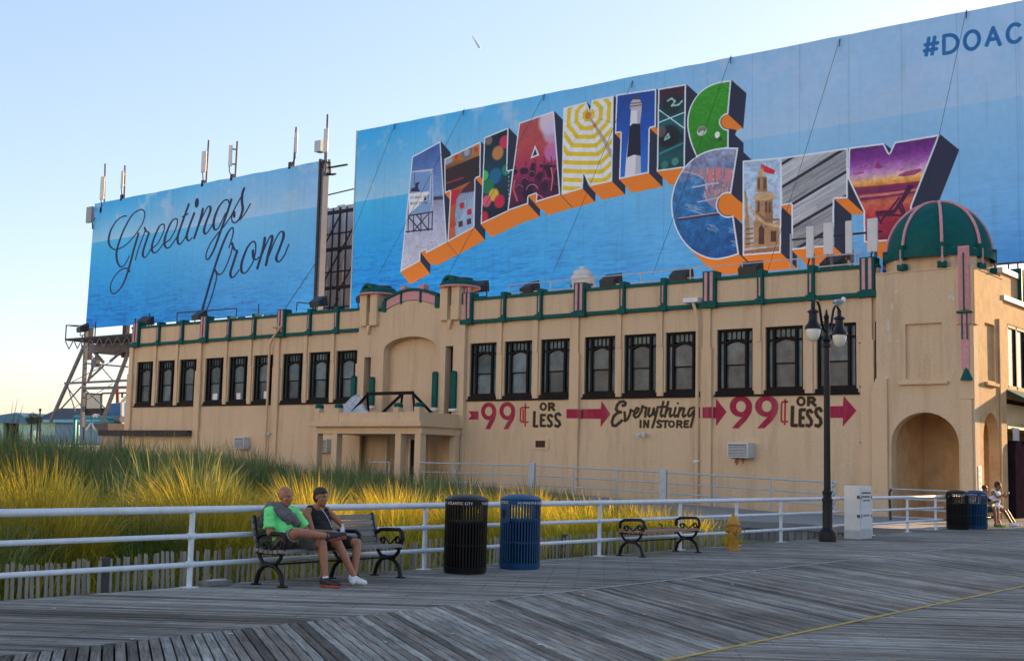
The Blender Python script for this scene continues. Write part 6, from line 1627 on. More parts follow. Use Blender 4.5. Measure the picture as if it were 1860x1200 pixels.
p, q = at_x(672, 839, 42), at_x(707, 839, 42)
mb = MB(); mb.tube([p, q, q-Vector((0,0,1.2))], .03, 8); W2(mb, 'rail', GALV, rr, 60)
mb = MB(); mb.tube([p-Vector((0,0,.5)), q-Vector((0,0,.5))], .026, 8); W2(mb, 'lower_rail', GALV, rr, 60)

# ------------------------------------------------------------------ benches
WOODB = mat('weathered bench wood', (0.20, 0.185, 0.17), 0.75, var=.35, scale=7, rnd=.25, streak=(.6, 8, 8), space='O')
WOODR = mat('warm bench wood', (0.36, 0.20, 0.13), 0.7, var=.3, scale=7, rnd=.25, streak=(.6, 8, 8), space='O')
def bench_frame(back):
    """cast iron end: local x across, y depth (front = -y), traced curves"""
    mb = MB(); t_ = lambda L, r_: mb.tube([(0, y, z) for y, z in L], r_*1.22, 8)
    t_([(-.27,.015),(-.26,.06),(-.22,.17),(-.12,.25),(0,.27),(.10,.25),(.19,.17),(.23,.06),(.24,.015)], .024)       # arched legs
    t_([(-.23,.43),(-.215,.36),(-.14,.29),(0,.275),(.12,.29),(.19,.36),(.21,.43)], .021)                             # bowl above
    t_([(-.27,.43),(.24,.42)], .022)                                                                              # seat rail
    t_([(-.25,.44),(-.29,.54),(-.28,.63),(-.22,.67),(0,.665),(.14,.655),(.22,.62)] + ([(.24,.5)] if not back else [(.25,.6)]), .024)
    sc = [(-.19+.055*math.cos(a)*(1-a/14), .52+.055*math.sin(a)*(1-a/14)) for a in [k*.5 for k in range(16)]]; t_(sc, .012)
    sc = [(.1+.05*math.cos(a)*(1-a/14), .5+.05*math.sin(a)*(1-a/14)) for a in [k*.5 for k in range(16)]]; t_(sc, .012)
    t_([(-.20,.58),(-.05,.46),(.08,.56)], .012)
    for y in (-.27, .24): mb.box(-.045,.045,y-.05,y+.05,0,.02)
    if back: t_([(.22,.42),(.25,.55),(.30,.72),(.335,.86),(.34,.88)], .022)
    return mb
def bench(lab, loc, length, frames, back, m, arms_mid=False):
    t = thing('park_bench', lab, 'bench', loc, 0, 'benches on the boardwalk')
    fm = bench_frame(back).mesh('end_frame', IRON, 50)
    for x in frames:
        o = bpy.data.objects.new('end_frame', fm); COL.objects.link(o); o.parent = t; o.location = (x, 0, 0)
    sm = MB(); sm.box(-length/2, length/2, -.036, .036, -.022, .022); sme = sm.mesh('seat_slat', m)
    for k in range(6):
        y = -.25+k*.092; z = .452-(.018*math.sin(k/5*math.pi))
        o = bpy.data.objects.new('seat_slat', sme); COL.objects.link(o); o.parent = t; o.location = (0, y, z); o.rotation_euler = (0.05-(k*.02), 0, 0)
    if back:
        sm = MB(); sm.box(-length/2, length/2, -.012, .012, -.033, .033); sme = sm.mesh('back_slat', m)
        for k in range(5):
            o = bpy.data.objects.new('back_slat', sme); COL.objects.link(o); o.parent = t; o.location = (0, .232+k*.024, .515+k*.079); o.rotation_euler = (-.30, 0, 0)
    mb = MB(); mb.tube([(-length/2+.05, 0, .27), (length/2-.05, 0, .27)], .012, 8); mb.build('tie_rod', IRON, t, 60)
    return t
bench('black iron bench with grey slat back where a man and a woman sit', (11.92, 12.5, 0), 2.28, (-1.09, 0.24, 1.09), True, WOODB)
b2 = bench('empty backless iron bench with reddish slats left of the yellow hydrant', (20.45, 12.55, 0), 2.05, (-1.0, 1.0), False, WOODR)
for x in (-.28, .28):
    mb = MB(); mb.tube([(x, .1, .46), (x-.02, .12, .54), (x-.03, .16, .56)], .014, 7); mb.build('divider', IRON, b2, 60)
bench('bench beside the far bins where two people sit by the tower', (41.1, 13.1, 0), 1.9, (-.9, .9), False, WOODB)

# ------------------------------------------------------------------ litter bins
def text_mesh(txt, size):
    c = bpy.data.curves.new('lettering', 'FONT'); c.body = txt; c.size = size; c.extrude = 0.0; c.resolution_u = 2
    o = bpy.data.objects.new('lettering', c); COL.objects.link(o)
    dg = bpy.context.evaluated_depsgraph_get(); me = bpy.data.meshes.new_from_object(o.evaluated_get(dg)); bpy.data.objects.remove(o); bpy.data.curves.remove(c)
    return me
WTXT = mat('white lettering', (0.75, 0.76, 0.76), 0.5, var=.05)
def bin_(lab, loc, m, words, rz, panel, hole_l):
    t = thing('litter_bin', lab, 'litter bin', loc, rz, 'litter bins on the boardwalk')
    R, Hh = 0.315, 1.16
    mb = MB(); mb.lathe([(R+.005,0.03),(R+.012,0.10),(R,0.105),(R-.02,.1),(R-.02,.03)],(0,0,0),48); mb.lathe([(R-.01,0.0),(R-.01,.03),(.02,.03)],(0,0,0),32,close=False); mb.build('base_ring', m, t, 40)
    mb = MB(); mb.lathe([(R,1.0),(R+.012,1.0),(R+.012,1.075),(R-.02,1.075)],(0,0,0),48); mb.build('text_band', m, t, 40)
    mb = MB(); mb.lathe([(R+.012,1.076),(R+.02,1.085),(R-.03,1.12),(.2,1.15),(.08,1.162),(.01,1.164)],(0,0,0),48,close=False); mb.build('lid', m, t, 50)
    sm = MB(); sm.box(-.004,.004,-.0115,.0115,.10,1.0); sme = sm.mesh('slat', m)
    n = 42
    for k in range(n):
        a = 2*math.pi*k/n
        if panel and abs(((a-panel+math.pi) % (2*math.pi))-math.pi) < .45:
            if True:
                s2 = MB(); s2.box(-.004,.004,-.013,.013,.10,.72); o = s2.build('slat', m, t); o.location = (R*math.cos(a), R*math.sin(a), 0); o.rotation_euler = (0,0,a)
            continue
        o = bpy.data.objects.new('slat', sme); COL.objects.link(o); o.parent = t; o.location = (R*math.cos(a), R*math.sin(a), 0); o.rotation_euler = (0, 0, a)
    mb = MB(); mb.lathe([(.02,.06),(R-.045,.06),(R-.03,.74),(R-.05,.74)],(0,0,0),32,close=False); mb.build('liner', mat('bin liner '+m.name, (0.002, 0.002, 0.003) if m is BLACKP else (.001, .004, .009), .9, spec=.05), t, 50)
    for z in (0.4, 0.74):
        mb = MB(); mb.lathe([(R-.022,z),(R-.008,z),(R-.008,z+.03),(R-.022,z+.03)],(0,0,0),40); mb.build('inner_hoop', m, t, 50)
    if panel:
        mb = MB(); pp = []
        mb.lathe([(R+.006,.72),(R+.012,.72),(R+.012,.995),(R+.006,.995)],(0,0,0),10,panel-.42,panel+.42); pn_ = mb.build('slot_panel', m, t, 30)
        mb = MB(); hs = []
        c0 = Vector((math.cos(panel)*(R+.0145), math.sin(panel)*(R+.0145), .86)); tg = Vector((-math.sin(panel), math.cos(panel), 0)); vs = [c0]+[c0+tg*.05*math.cos(2*math.pi*k/20)+Vector((0,0,.075*math.sin(2*math.pi*k/20))) for k in range(20)]
        mb.add(vs, [(0, 1+k, 1+(k+1) % 20) for k in range(20)]); mb.build('slot', DARKV, pn_)
    for txt, a0, sz in words:
        me = text_mesh(txt, sz); wdt = max(v.co.x for v in me.vertices)
        for v in me.vertices:
            a = a0+(v.co.x-wdt/2)/R; z = 1.016+v.co.y; rr_ = R+.0145
            v.co = (rr_*math.cos(a), rr_*math.sin(a), z)
        me.materials.append(WTXT); o = bpy.data.objects.new('lettering', me); COL.objects.link(o); o.parent = t
    return t
acam = math.atan2(-12.2, -14.34)
bin_('black slatted litter bin with white lettering in front of the railing', (14.36, 12.19, 0), BLACKP, [('DISTRICT · ATLANTIC CITY', acam-.80, .056), ('TOURISM', acam+1.12, .056)], 0, None, 0)
ac2 = math.atan2(-12.19, -15.64)
bin_('blue slatted recycling bin with a round slot panel beside the black bin', (15.66, 12.17, 0), BLUEP, [('RECYCLE', ac2-.99, .052), ('ALUMINUM & GLASS', ac2+.58, .05)], 0, ac2-.95, 0)
bin_('black litter bin farther off in front of the tower', (37.65, 12.75, 0), BLACKP, [('ATLANTIC CITY', acam-.2, .056), ('TOURISM', acam+.9, .056)], 0, None, 0)
bin_('blue recycling bin farther off beside the two seated people', (38.75, 12.55, 0), BLUEP, [('RECYCLE', ac2-.6, .052), ('GLASS & CANS', ac2+.6, .05)], 0, None, 0)

# ------------------------------------------------------------------ yellow hydrant
HYD = mat('faded yellow hydrant paint', (0.52, 0.25, 0.018), 0.55, var=.2, scale=10, stain=.4, stain_col=(.28, .12, .03), bump=.1, bscale=50)
hy = thing('fire_hydrant', 'faded yellow fire hydrant standing at the railing', 'hydrant', (22.95, 12.33, 0), -.6)
mb = MB(); mb.lathe([(.155,0),(.155,.03),(.115,.035),(.11,.24),(.118,.25),(.118,.275),(.105,.28),(.105,.50),(.12,.505)],(0,0,0),24); mb.build('barrel', HYD, hy, 40)
mb = MB(); mb.lathe([(.155,.506),(.16,.53),(.155,.54),(.125,.545),(.12,.58),(.095,.64),(.05,.675),(.035,.68),(.035,.715),(.02,.72)],(0,0,0),24); mb.build('bonnet', HYD, hy, 40)
mb = MB()
for k in range(8): a = k*math.pi/4; mb.tube([(.14*math.cos(a), .14*math.sin(a), .03), (.14*math.cos(a), .14*math.sin(a), .055)], .014, 6)
mb.build('bolt', HYD, hy)
mb = MB(); mb.tube([(0,-.09,.385),(0,-.15,.385),(0,-.155,.385),(0,-.19,.385)],[.07,.07,.085,.08],16); mb.tube([(0,-.19,.385),(0,-.225,.385)],.025,5); mb.build('pumper_cap', HYD, hy, 40)
for s_ in (-1, 1):
    mb = MB(); mb.tube([(s_*.09,0,.40),(s_*.13,0,.40),(s_*.132,0,.40),(s_*.165,0,.40)],[.048,.048,.058,.055],14); mb.tube([(s_*.165,0,.40),(s_*.19,0,.40)],.018,5); mb.build('hose_cap', HYD, hy, 40)
mb = MB(); mb.tube([(0.06+.10*math.cos(a), -.2+.02*math.sin(a), .36+.12*math.sin(a)) for a in [k*.35 for k in range(19)]], .008, 6); mb.build('chain', STEEL, hy, 60)

# ------------------------------------------------------------------ twin lantern street lamp with a gull on it
lp = thing('street_lamp', 'black twin lantern street lamp with scrolled arms', 'street lamp', (27.69, 12.41, 0))
mb = MB(); mb.lathe([(.205,0),(.205,.20),(.19,.24),(.13,.30),(.115,.34),(.115,.92),(.125,.93),(.125,.99),(.10,1.02),(.10,1.10),(.12,1.12),(.12,1.15),(.08,1.2)],(0,0,0),24); mb.build('base', IRON, lp, 35)
mb = MB(); mb.lathe([(.082,1.201),(.068,4.55),(.09,4.56),(.10,4.62),(.075,4.68),(.10,4.74),(.075,4.80),(.06,4.84),(.055,5.25),(.07,5.28),(.03,5.38),(.02,5.46)],(0,0,0),20); mb.build('pole', IRON, lp, 35)
OPAL = mat('opal lamp globe', (0.78, 0.74, 0.64), 0.18, var=.05, spec=.6)
for s_, nm in ((-1, 0), (1, 0)):
    mb = MB(); pts = [(0,4.98),(.10,4.95),(.20,5.0),(.27,5.12),(.33,5.32),(.40,5.50),(.50,5.60),(.60,5.61),(.69,5.56),(.72,5.49)]
    mb.tube([(s_*x_, 0, z_) for x_, z_ in pts], [.035,.035,.034,.033,.032,.03,.03,.03,.03,.03], 8); mb.tube([(s_*(.15+.07*math.cos(a)*(1-a/10)), 0, 5.09+.07*math.sin(a)*(1-a/10)) for a in [k*.5 for k in range(14)]], .014, 6)
    mb.build('arm', IRON, lp, 60)
    mb = MB(); cx = s_*.74
    mb.lathe([(.02,5.56),(.05,5.52),(.05,5.40),(.09,5.37),(.135,5.34),(.135,5.31),(.10,5.30),(.105,5.12),(.13,5.06),(.19,4.98),(.20,4.93),(.185,4.92)],(cx,0,0),20); ln = mb.build('lantern', IRON, lp, 35)
    mb = MB(); mb.lathe([(.165,4.925),(.168,4.86),(.15,4.76),(.11,4.68),(.06,4.635),(.01,4.625)],(cx,0,0),20,close=False); mb.build('globe', OPAL, ln, 60)
# gull
GUL = mat('gull white feathers', (.72, .72, .72), .8, var=.05); GRY = mat('gull grey feathers', (.30, .32, .35), .8, var=.1, scale=20)
gu = thing('gull', 'small white and grey gull resting on the right hand lantern of the street lamp', 'gull', (27.69+.74, 12.41, 5.57), -.3)
mb = MB(); mb.sphere((0,0,.15), .10, 14, 10, (1.5,.85,.8)); mb.sphere((.15,0,.25), .055, 12, 8, (1.05,.9,.95)); mb.tube([(.08,0,.17),(.13,0,.22),(.15,0,.25)], [.07,.055,.045], 10); body = mb.build('body', GUL, gu, 70)
rm_ = body.modifiers.new('remesh', 'REMESH'); rm_.mode = 'VOXEL'; rm_.voxel_size = .012; rm_.use_smooth_shade = True
for s_ in (-1, 1):
    mb = MB(); mb.sphere((-.05, s_*.075, .165), .09, 12, 8, (1.7,.28,.62)); mb.build('wing', GRY, gu, 70)
    mb = MB(); mb.tube([(.01, s_*.03, .09), (.015, s_*.03, 0.0)], .006, 6); mb.tube([(.015, s_*.03, 0.003), (.05, s_*.035, 0.003)], .006, 6); mb.build('leg', mat('gull yellow', (.5, .3, .05), .6), gu)
mb = MB(); mb.tube([(.195,0,.25),(.25,0,.235)], [.016,.004], 8); mb.build('beak', MATS['gull yellow'], gu, 60)
mb = MB(); mb.add([(-.12,-.03,.14),(-.12,.03,.14),(-.26,.03,.12),(-.26,-.03,.12),(-.12,-.03,.16),(-.12,.03,.16),(-.26,.03,.13),(-.26,-.03,.13)], PF); mb.build('tail', GUL, gu)

# pale specks of litter and gull droppings on the boards
mb = MB(); q = random.Random(8)
for (u_, v_) in ((98,1104),(340,1089),(498,1083),(560,1075),(1172,1115),(820,1150),(700,1165),(1500,1005),(1060,1080),(240,1160),(1330,1060),(1620,1120),(420,1150),(980,1170),(1680,1010)):
    c = at_z(u_, v_, 0.003); n_ = 7; r_ = q.uniform(.012, .03)
    mb.add([(c.x+r_*q.uniform(.6, 1.3)*math.cos(k*2*math.pi/n_), c.y+r_*q.uniform(.6, 1.3)*math.sin(k*2*math.pi/n_), q.uniform(.003, .009)) for k in range(n_)], [tuple(range(n_))])
o = mb.build('litter', mat('pale litter', (.6, .6, .57), .9, var=.2, scale=30)); o['kind'] = 'stuff'
# ------------------------------------------------------------------ white utility cabinet
cab = thing('utility_cabinet', 'pale metal utility cabinet with black printed notices and latches', 'cabinet', (29.39, 12.33, 0))
CABW = mat('white cabinet paint', (.66, .67, .66), .5, var=.08, scale=6, stain=.25, stain_col=(.5, .5, .48), bump=.05, bscale=30)
mb = MB(); mb.box(0,.74,0,.41,0.0,.20); mb.build('plinth', mat('cabinet plinth', (.5, .51, .5), .7, var=.12, scale=6, stain=.3), cab, bevel=.006)
mb = MB(); mb.box(.004,.736,.004,.406,.201,1.29); mb.build('body', CABW, cab, bevel=.008)
mb = MB(); mb.box(.03,.71,-.014,.002,.24,1.24); mb.build('door', CABW, cab, bevel=.006)
for z in (1.02, .56):
    for x_ in (.045, .655):
        mb = MB(); mb.box(x_,x_+.05,-.03,-.015,z-.035,z+.035); mb.build('latch', mat('grey latch', (.25, .25, .25), .4, .5), cab)
    mb = MB(); mb.box(-.03,0.0,.0,.06,z-.035,z+.035); mb.build('hinge', STEELD, cab)
mb = MB(); q = random.Random(4)                       # the notices are too small to read: rows of dark marks
for z, x0_, x1_, h in ((1.10, .10, .64, .05), (1.01, .16, .60, .045), (.92, .14, .58, .04), (.55, .20, .54, .05)):
    x = x0_
    while x < x1_:
        w_ = q.uniform(.014, .034); mb.box(x, x+w_, -.0165, -.0145, z+q.uniform(0, .006), z+h*q.uniform(.75, 1)); x += w_+q.choice([.008, .008, .012, .035])
mb.build('printed_notice', IRON, cab)

# ================================================================== DUNE GRASS
def grass_mat():
    m = bpy.data.materials.new('dune grass'); m.use_nodes = True; nt = m.node_tree; N = nt.nodes; L = nt.links
    N.remove(N['Principled BSDF'])
    at = N.new('ShaderNodeAttribute'); at.attribute_name = 'col'
    nz = N.new('ShaderNodeTexNoise'); nz.inputs['Scale'].default_value = 0.9; nz.inputs['Detail'].default_value = 4
    g_ = N.new('ShaderNodeNewGeometry'); L.new(g_.outputs['Position'], nz.inputs['Vector'])
    mr = N.new('ShaderNodeMapRange'); mr.inputs['From Min'].default_value = .3; mr.inputs['From Max'].default_value = .7; mr.inputs['To Min'].default_value = .7; mr.inputs['To Max'].default_value = 1.3
    L.new(nz.outputs['Fac'], mr.inputs['Value'])
    vm = N.new('ShaderNodeVectorMath'); vm.operation = 'SCALE'; L.new(at.outputs['Color'], vm.inputs[0]); L.new(mr.outputs[0], vm.inputs['Scale'])
    d = N.new('ShaderNodeBsdfDiffuse'); t = N.new('ShaderNodeBsdfTranslucent'); mx = N.new('ShaderNodeMixShader'); mx.inputs[0].default_value = .5
    L.new(vm.outputs[0], d.inputs['Color']); L.new(vm.outputs[0], t.inputs['Color']); L.new(d.outputs[0], mx.inputs[1]); L.new(t.outputs[0], mx.inputs[2])
    L.new(mx.outputs[0], N['Material Output'].inputs['Surface'])
    return m
GRASS = grass_mat()
def blades(q, n, base, rad, h0, h1, lean, w0, w1, greens, straw, heads, head_col, wind=(-.05, .03), tips=None):
    """n tapering blades rooted round base; returns verts (n*9,3), colours, faces template count"""
    an = q.random(n)*2*np.pi; rr_ = rad*np.sqrt(q.random(n))
    bx = base[0]+rr_*np.cos(an); by = base[1]+rr_*np.sin(an)
    la = an+q.normal(0, .6, n); ln = lean*(0.25+q.random(n)*1.0)*(0.4+rr_/max(rad, 1e-6)*.8)
    h = h0+(h1-h0)*q.random(n)**.8; h *= 1-.25*(rr_/max(rad, 1e-6))**2
    dx = np.cos(la)*ln+wind[0]; dy = np.sin(la)*ln+wind[1]
    fa = q.random(n)*np.pi; sx, sy = np.cos(fa), np.sin(fa)
    w = w0+(w1-w0)*q.random(n)
    isH = q.random(n) < heads
    ts = np.array([0, .5, .82, 1.0])
    wt = np.where(isH[:, None], np.array([.8, .6, 1.7, .3])[None], np.array([1, .85, .5, .05])[None])
    V = np.zeros((n, 8, 3), np.float32); Cc = np.zeros((n, 8, 4), np.float32); Cc[..., 3] = 1
    gi = q.integers(0, len(greens), n); gc = np.array(greens)[gi]*(0.75+.5*q.random((n, 1)))
    isS = q.random(n) < straw
    tipg = np.array(tips)[q.integers(0, len(tips), n)]*(0.75+.5*q.random((n, 1))) if tips is not None else gc
    gc = np.where(isS[:, None], np.array(head_col)*(0.6+.6*q.random((n, 1))), gc)
    for k, t in enumerate(ts):
        droop = 1-.30*(ln/.6)*t*t
        x = bx+dx*h*t*t; y = by+dy*h*t*t; z = base[2]+h*t*droop
        ww = w*wt[:, k]
        V[:, 2*k] = np.stack([x-sx*ww, y-sy*ww, z], 1); V[:, 2*k+1] = np.stack([x+sx*ww, y+sy*ww, z], 1)
        tipc = np.array(head_col)*(0.7+.5*q.random((n, 1)))
        f_ = np.where(isH, np.clip((t-.6)/.2, 0, 1), np.clip((t-.75)/.5, 0, .45))[:, None]
        g0 = gc*(1-np.clip((t-.42)/.42, 0, 1))+np.where(isS[:, None], gc, tipg)*np.clip((t-.42)/.42, 0, 1)
        c = g0*(1-f_)+tipc*f_
        Cc[:, 2*k, :3] = c; Cc[:, 2*k+1, :3] = c
    return V.reshape(-1, 3), Cc.reshape(-1, 4)
def grass_object(name, Vs, Cs, parent=None, loc=(0, 0, 0)):
    V = np.concatenate(Vs); Cc = np.concatenate(Cs); n = len(V)//8
    F = (np.arange(n)[:, None, None]*8+np.array([[0,1,3,2],[2,3,5,4],[4,5,7,6]])[None]).reshape(-1)
    me = bpy.data.meshes.new(name); me.vertices.add(len(V)); me.vertices.foreach_set('co', (V-np.array(loc, np.float32)).ravel())
    nf = n*3; me.loops.add(nf*4); me.loops.foreach_set('vertex_index', F.astype(np.int32))
    me.polygons.add(nf); me.polygons.foreach_set('loop_start', np.arange(nf, dtype=np.int32)*4); me.polygons.foreach_set('loop_total', np.full(nf, 4, np.int32))
    me.update(calc_edges=True)
    a = me.attributes.new('col', 'FLOAT_COLOR', 'POINT'); a.data.foreach_set('color', Cc.ravel())
    me.materials.append(GRASS); o = bpy.data.objects.new(name, me); COL.objects.link(o); o.location = loc
    if parent: o.parent = parent
    return o
GZ = -0.62
LUSH = [(.055,.135,.018), (.075,.16,.022), (.09,.17,.025), (.04,.105,.02)]
DULL = [(.07,.15,.035), (.05,.13,.03), (.095,.165,.05), (.04,.11,.028), (.12,.17,.06)]
YEL = [(.19,.21,.016), (.15,.19,.016), (.25,.23,.018)]  # yellow of sunlit blade tops, put into the tip colour
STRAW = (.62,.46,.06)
YELC = [(.36,.34,.020), (.28,.31,.018), (.44,.36,.022)]; TAN = (.24,.25,.12)  # brighter tip yellows carry the glow of backlit clumps
q = np.random.default_rng(12)
Vs, Cs = [], []
def put(v): Vs.append(v[0]); Cs.append(v[1])
# front strip behind the dune fence: mixed lush clumps with straw plumes
def front_h(x): return np.interp(x, [4, 9, 12, 15.5, 18, 21, 24, 26.5], [2.0, 1.95, 1.9, 1.95, 2.2, 2.15, 2.0, 1.6])
for x in np.arange(4.5, 26.6, 0.26):
    for row in range(7):
        y = 14.05+row*0.62+q.normal(0, .2)
        xx = x+row*.35+q.normal(0, .2)
        if xx > 26.4+row*.3: continue
        if q.random() < .26: continue
        hh = front_h(xx)*(0.60+.40*q.random())*(1.0 if row > 0 else .72)*np.interp(xx, [15, 19], [.66, 1.0])
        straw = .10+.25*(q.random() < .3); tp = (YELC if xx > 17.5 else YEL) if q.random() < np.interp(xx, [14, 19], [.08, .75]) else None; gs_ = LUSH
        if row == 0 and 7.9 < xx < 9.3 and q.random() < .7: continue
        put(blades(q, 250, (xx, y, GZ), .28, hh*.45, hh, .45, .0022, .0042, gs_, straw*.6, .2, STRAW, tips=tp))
def rise(x, y): return float(np.interp(y-0.9*x, [-12, 0, 16], [0, .25, .95])*np.interp(y, [16, 30], [0, 1]))
# tall duller switchgrass deeper in the field
for i in range(520):
    y = 19.0+q.random()**1.3*42; xlo = max(4.0, y/1.85-4); x = xlo+q.random()*(41.5-xlo)
    if y < 24 and x > 25+(y-15)*.9: continue
    if x > 33 and y < 26: continue
    hh = np.interp(x, [5, 12, 20, 30, 41], [2.85, 2.75, 2.6, 2.3, 1.95])*(.52+.62*q.random()**1.2)
    hh *= np.interp(y-x*.9, [-8, 2, 12], [.72, .95, 1.05])
    put(blades(q, 300, (x, y, GZ+rise(x, y)), .55, hh*.5, hh, .34, .0035, .0065, DULL if q.random() < .72 else LUSH, .05, .25, TAN))
for (x, y, h) in ((8.1,15.0,2.1),(11.5,16.2,2.05),(11.9,17.6,2.4),(14.7,17.4,2.2),(14.9,18.6,2.5),(17.5,18.6,2.3),(20.2,18.9,2.2),(21.4,18.2,2.0),(22.4,19.2,2.15),(25.6,19.0,1.9),(8.9,18.0,2.6),(9.2,16.0,2.0),(13.0,19.0,2.6),(18.2,20.2,2.5),(27.5,20.5,1.9),(29.0,22.5,2.0)):
    put(blades(q, 900, (x, y, GZ), .62, h*.45, h, .5, .0024, .0046, LUSH if q.random() < .5 else DULL, .04, .22, TAN))
fld = grass_object('grass', Vs, Cs); fld['kind'] = 'stuff'
# the big clumps one can tell apart
def clump(lab, x, y, h, rad, n, gs_, straw, heads, hc, lean=.45, seed=1):
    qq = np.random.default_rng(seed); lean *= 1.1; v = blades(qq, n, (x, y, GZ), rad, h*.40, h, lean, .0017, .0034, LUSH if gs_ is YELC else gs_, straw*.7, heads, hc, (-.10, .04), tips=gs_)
    t = thing('grass_clump', lab, 'grass clump', (x, y, GZ), 0, 'big dune grass clumps behind the railing')
    v = (v[0]-np.array([x, y, GZ], np.float32), v[1])
    grass_object('foliage', [v[0]], [v[1]], t)
    b = MB(); b.lathe([(rad*.8, 0), (rad*.7, .08), (.02, .14)], (0, 0, 0), 12, close=False); b.build('root_mound', SAND, t)
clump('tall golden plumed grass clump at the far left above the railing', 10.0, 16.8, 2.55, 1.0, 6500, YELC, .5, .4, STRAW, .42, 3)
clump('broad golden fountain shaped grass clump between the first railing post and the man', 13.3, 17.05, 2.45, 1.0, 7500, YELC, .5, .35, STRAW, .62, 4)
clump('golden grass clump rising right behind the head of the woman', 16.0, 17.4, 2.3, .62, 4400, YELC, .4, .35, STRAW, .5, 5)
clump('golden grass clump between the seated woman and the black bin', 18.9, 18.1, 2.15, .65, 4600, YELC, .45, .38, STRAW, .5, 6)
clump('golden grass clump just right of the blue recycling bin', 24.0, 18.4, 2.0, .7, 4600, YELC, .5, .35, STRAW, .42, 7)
clump('dark green spiky grass clump by the thick ramp post', 25.2, 18.6, 2.05, .5, 600, DULL, .02, .05, TAN, .8, 8)
clump('dull green bushy grass clump in front of the entrance porch columns', 26.0, 27.5, 2.45, 1.2, 3000, DULL, .05, .15, TAN, .5, 9)
# low sand dune swell with weeds under the grass
mb = MB(); n1, n2 = 40, 30; vs = []
for i in range(n1):
    for j in range(n2):
        x = 3+i*(40-3)/(n1-1); y = 13.9+j*(66-13.9)/(n2-1)
        e = min(1, (y-13.9)/2, (66-y)/4, (x-3)/2+.3, max(0, 39-x)/3); vs.append((x, y, -.64+max(0, e)*(rise(x, y)+.05+.12*(mnoise.noise(Vector((x*.35, y*.35, 0)))+.5))))
mb.add(vs, [(i*n2+j, (i+1)*n2+j, (i+1)*n2+j+1, i*n2+j+1) for i in range(n1-1) for j in range(n2-1)])
tag(mb.build('dune', mat('weedy sand', (.10, .10, .055), .95, var=.5, scale=3, bump=.5, bscale=8), None, 60), kind='structure')

# ================================================================== PEOPLE
def cone(mb, p, q, r0, r1, n=14, caps=True):
    p = Vector(p); q = Vector(q); mb.tube([p, q], [r0, r1], n)
    if caps: mb.sphere(p, r0, n, 8); mb.sphere(q, r1, n, 8)
def ellip(mb, c, rx, ry, rz, rot=None, nu=16, nv=12):
    o = len(mb.v); mb.sphere((0, 0, 0), 1, nu, nv, (rx, ry, rz)); c = Vector(c)
    for i in range(o, len(mb.v)):
        v = Vector(mb.v[i]); v = (rot @ v if rot else v)+c; mb.v[i] = tuple(v)
def solid(mb, name, m, vox, parent, smooth=4, sf=.5):
    """melts overlapping shapes into one continuous skin"""
    me = bpy.data.meshes.new(name); me.from_pydata(mb.v, [], mb.f); o = bpy.data.objects.new(name, me); COL.objects.link(o)
    b = bmesh.new(); b.from_mesh(me); bmesh.ops.recalc_face_normals(b, faces=b.faces); b.to_mesh(me); b.free()
    r_ = o.modifiers.new('r', 'REMESH'); r_.mode = 'VOXEL'; r_.voxel_size = vox; r_.use_smooth_shade = True
    if smooth: s_ = o.modifiers.new('s', 'SMOOTH'); s_.iterations = smooth; s_.factor = sf
    dg = bpy.context.evaluated_depsgraph_get(); me2 = bpy.data.meshes.new_from_object(o.evaluated_get(dg))
    o.modifiers.clear(); o.data = me2; bpy.data.meshes.remove(me); me2.name = name
    me2.materials.clear(); me2.materials.append(m); me2.polygons.foreach_set('use_smooth', [True]*len(me2.polygons))
    o.parent = parent
    if parent: o.matrix_parent_inverse = Matrix.Translation(-Vector(parent.location))
    return o
SKIN = mat('tanned skin', (0.36, 0.15, 0.08), 0.5, var=.22, scale=22, spec=.4)
SKIN2 = mat('brown skin', (0.22, 0.10, 0.06), 0.5, var=.12, scale=14, spec=.4)
HAIRD = mat('dark brown hair', (.030, .019, .014), .6, var=.4, scale=40, bump=.5, bscale=80)
HAIRG = mat('short grey hair', (.17, .12, .095), .75, var=.3, scale=60, bump=.4, bscale=120)
LIME = mat('lime green cotton', (.19, .82, .25), .85, var=.12, scale=9, bump=.25, bscale=22)
GREYC = mat('grey fleece', (.135, .125, .135), .95, var=.2, scale=9, bump=.5, bscale=18)
SHORTG = mat('grey shorts cloth', (.115, .10, .085), .9, var=.15, scale=10, bump=.3, bscale=20)
BLACKC = mat('black cloth', (.010, .010, .012), .85, var=.3, scale=10, bump=.3, bscale=20)
SHOEB = mat('black shoe', (.018, .018, .02), .5, var=.3, scale=20); REDS = mat('red rubber sole', (.45, .06, .03), .6)
SHOEW = mat('white trainer', (.72, .72, .72), .6, var=.12, scale=30, bump=.3, bscale=50)
WHTC = mat('white cotton', (.74, .73, .76), .85, var=.06, scale=8, bump=.3, bscale=16)
NAVC = mat('navy cloth', (.02, .025, .05), .85, var=.2, scale=8)
EYEW = mat('eye white', (.32, .28, .25), .3, var=0); EYED = mat('dark iris', (.02, .014, .01), .2, var=0); LIPM = mat('lips', (.30, .10, .08), .5, var=0)
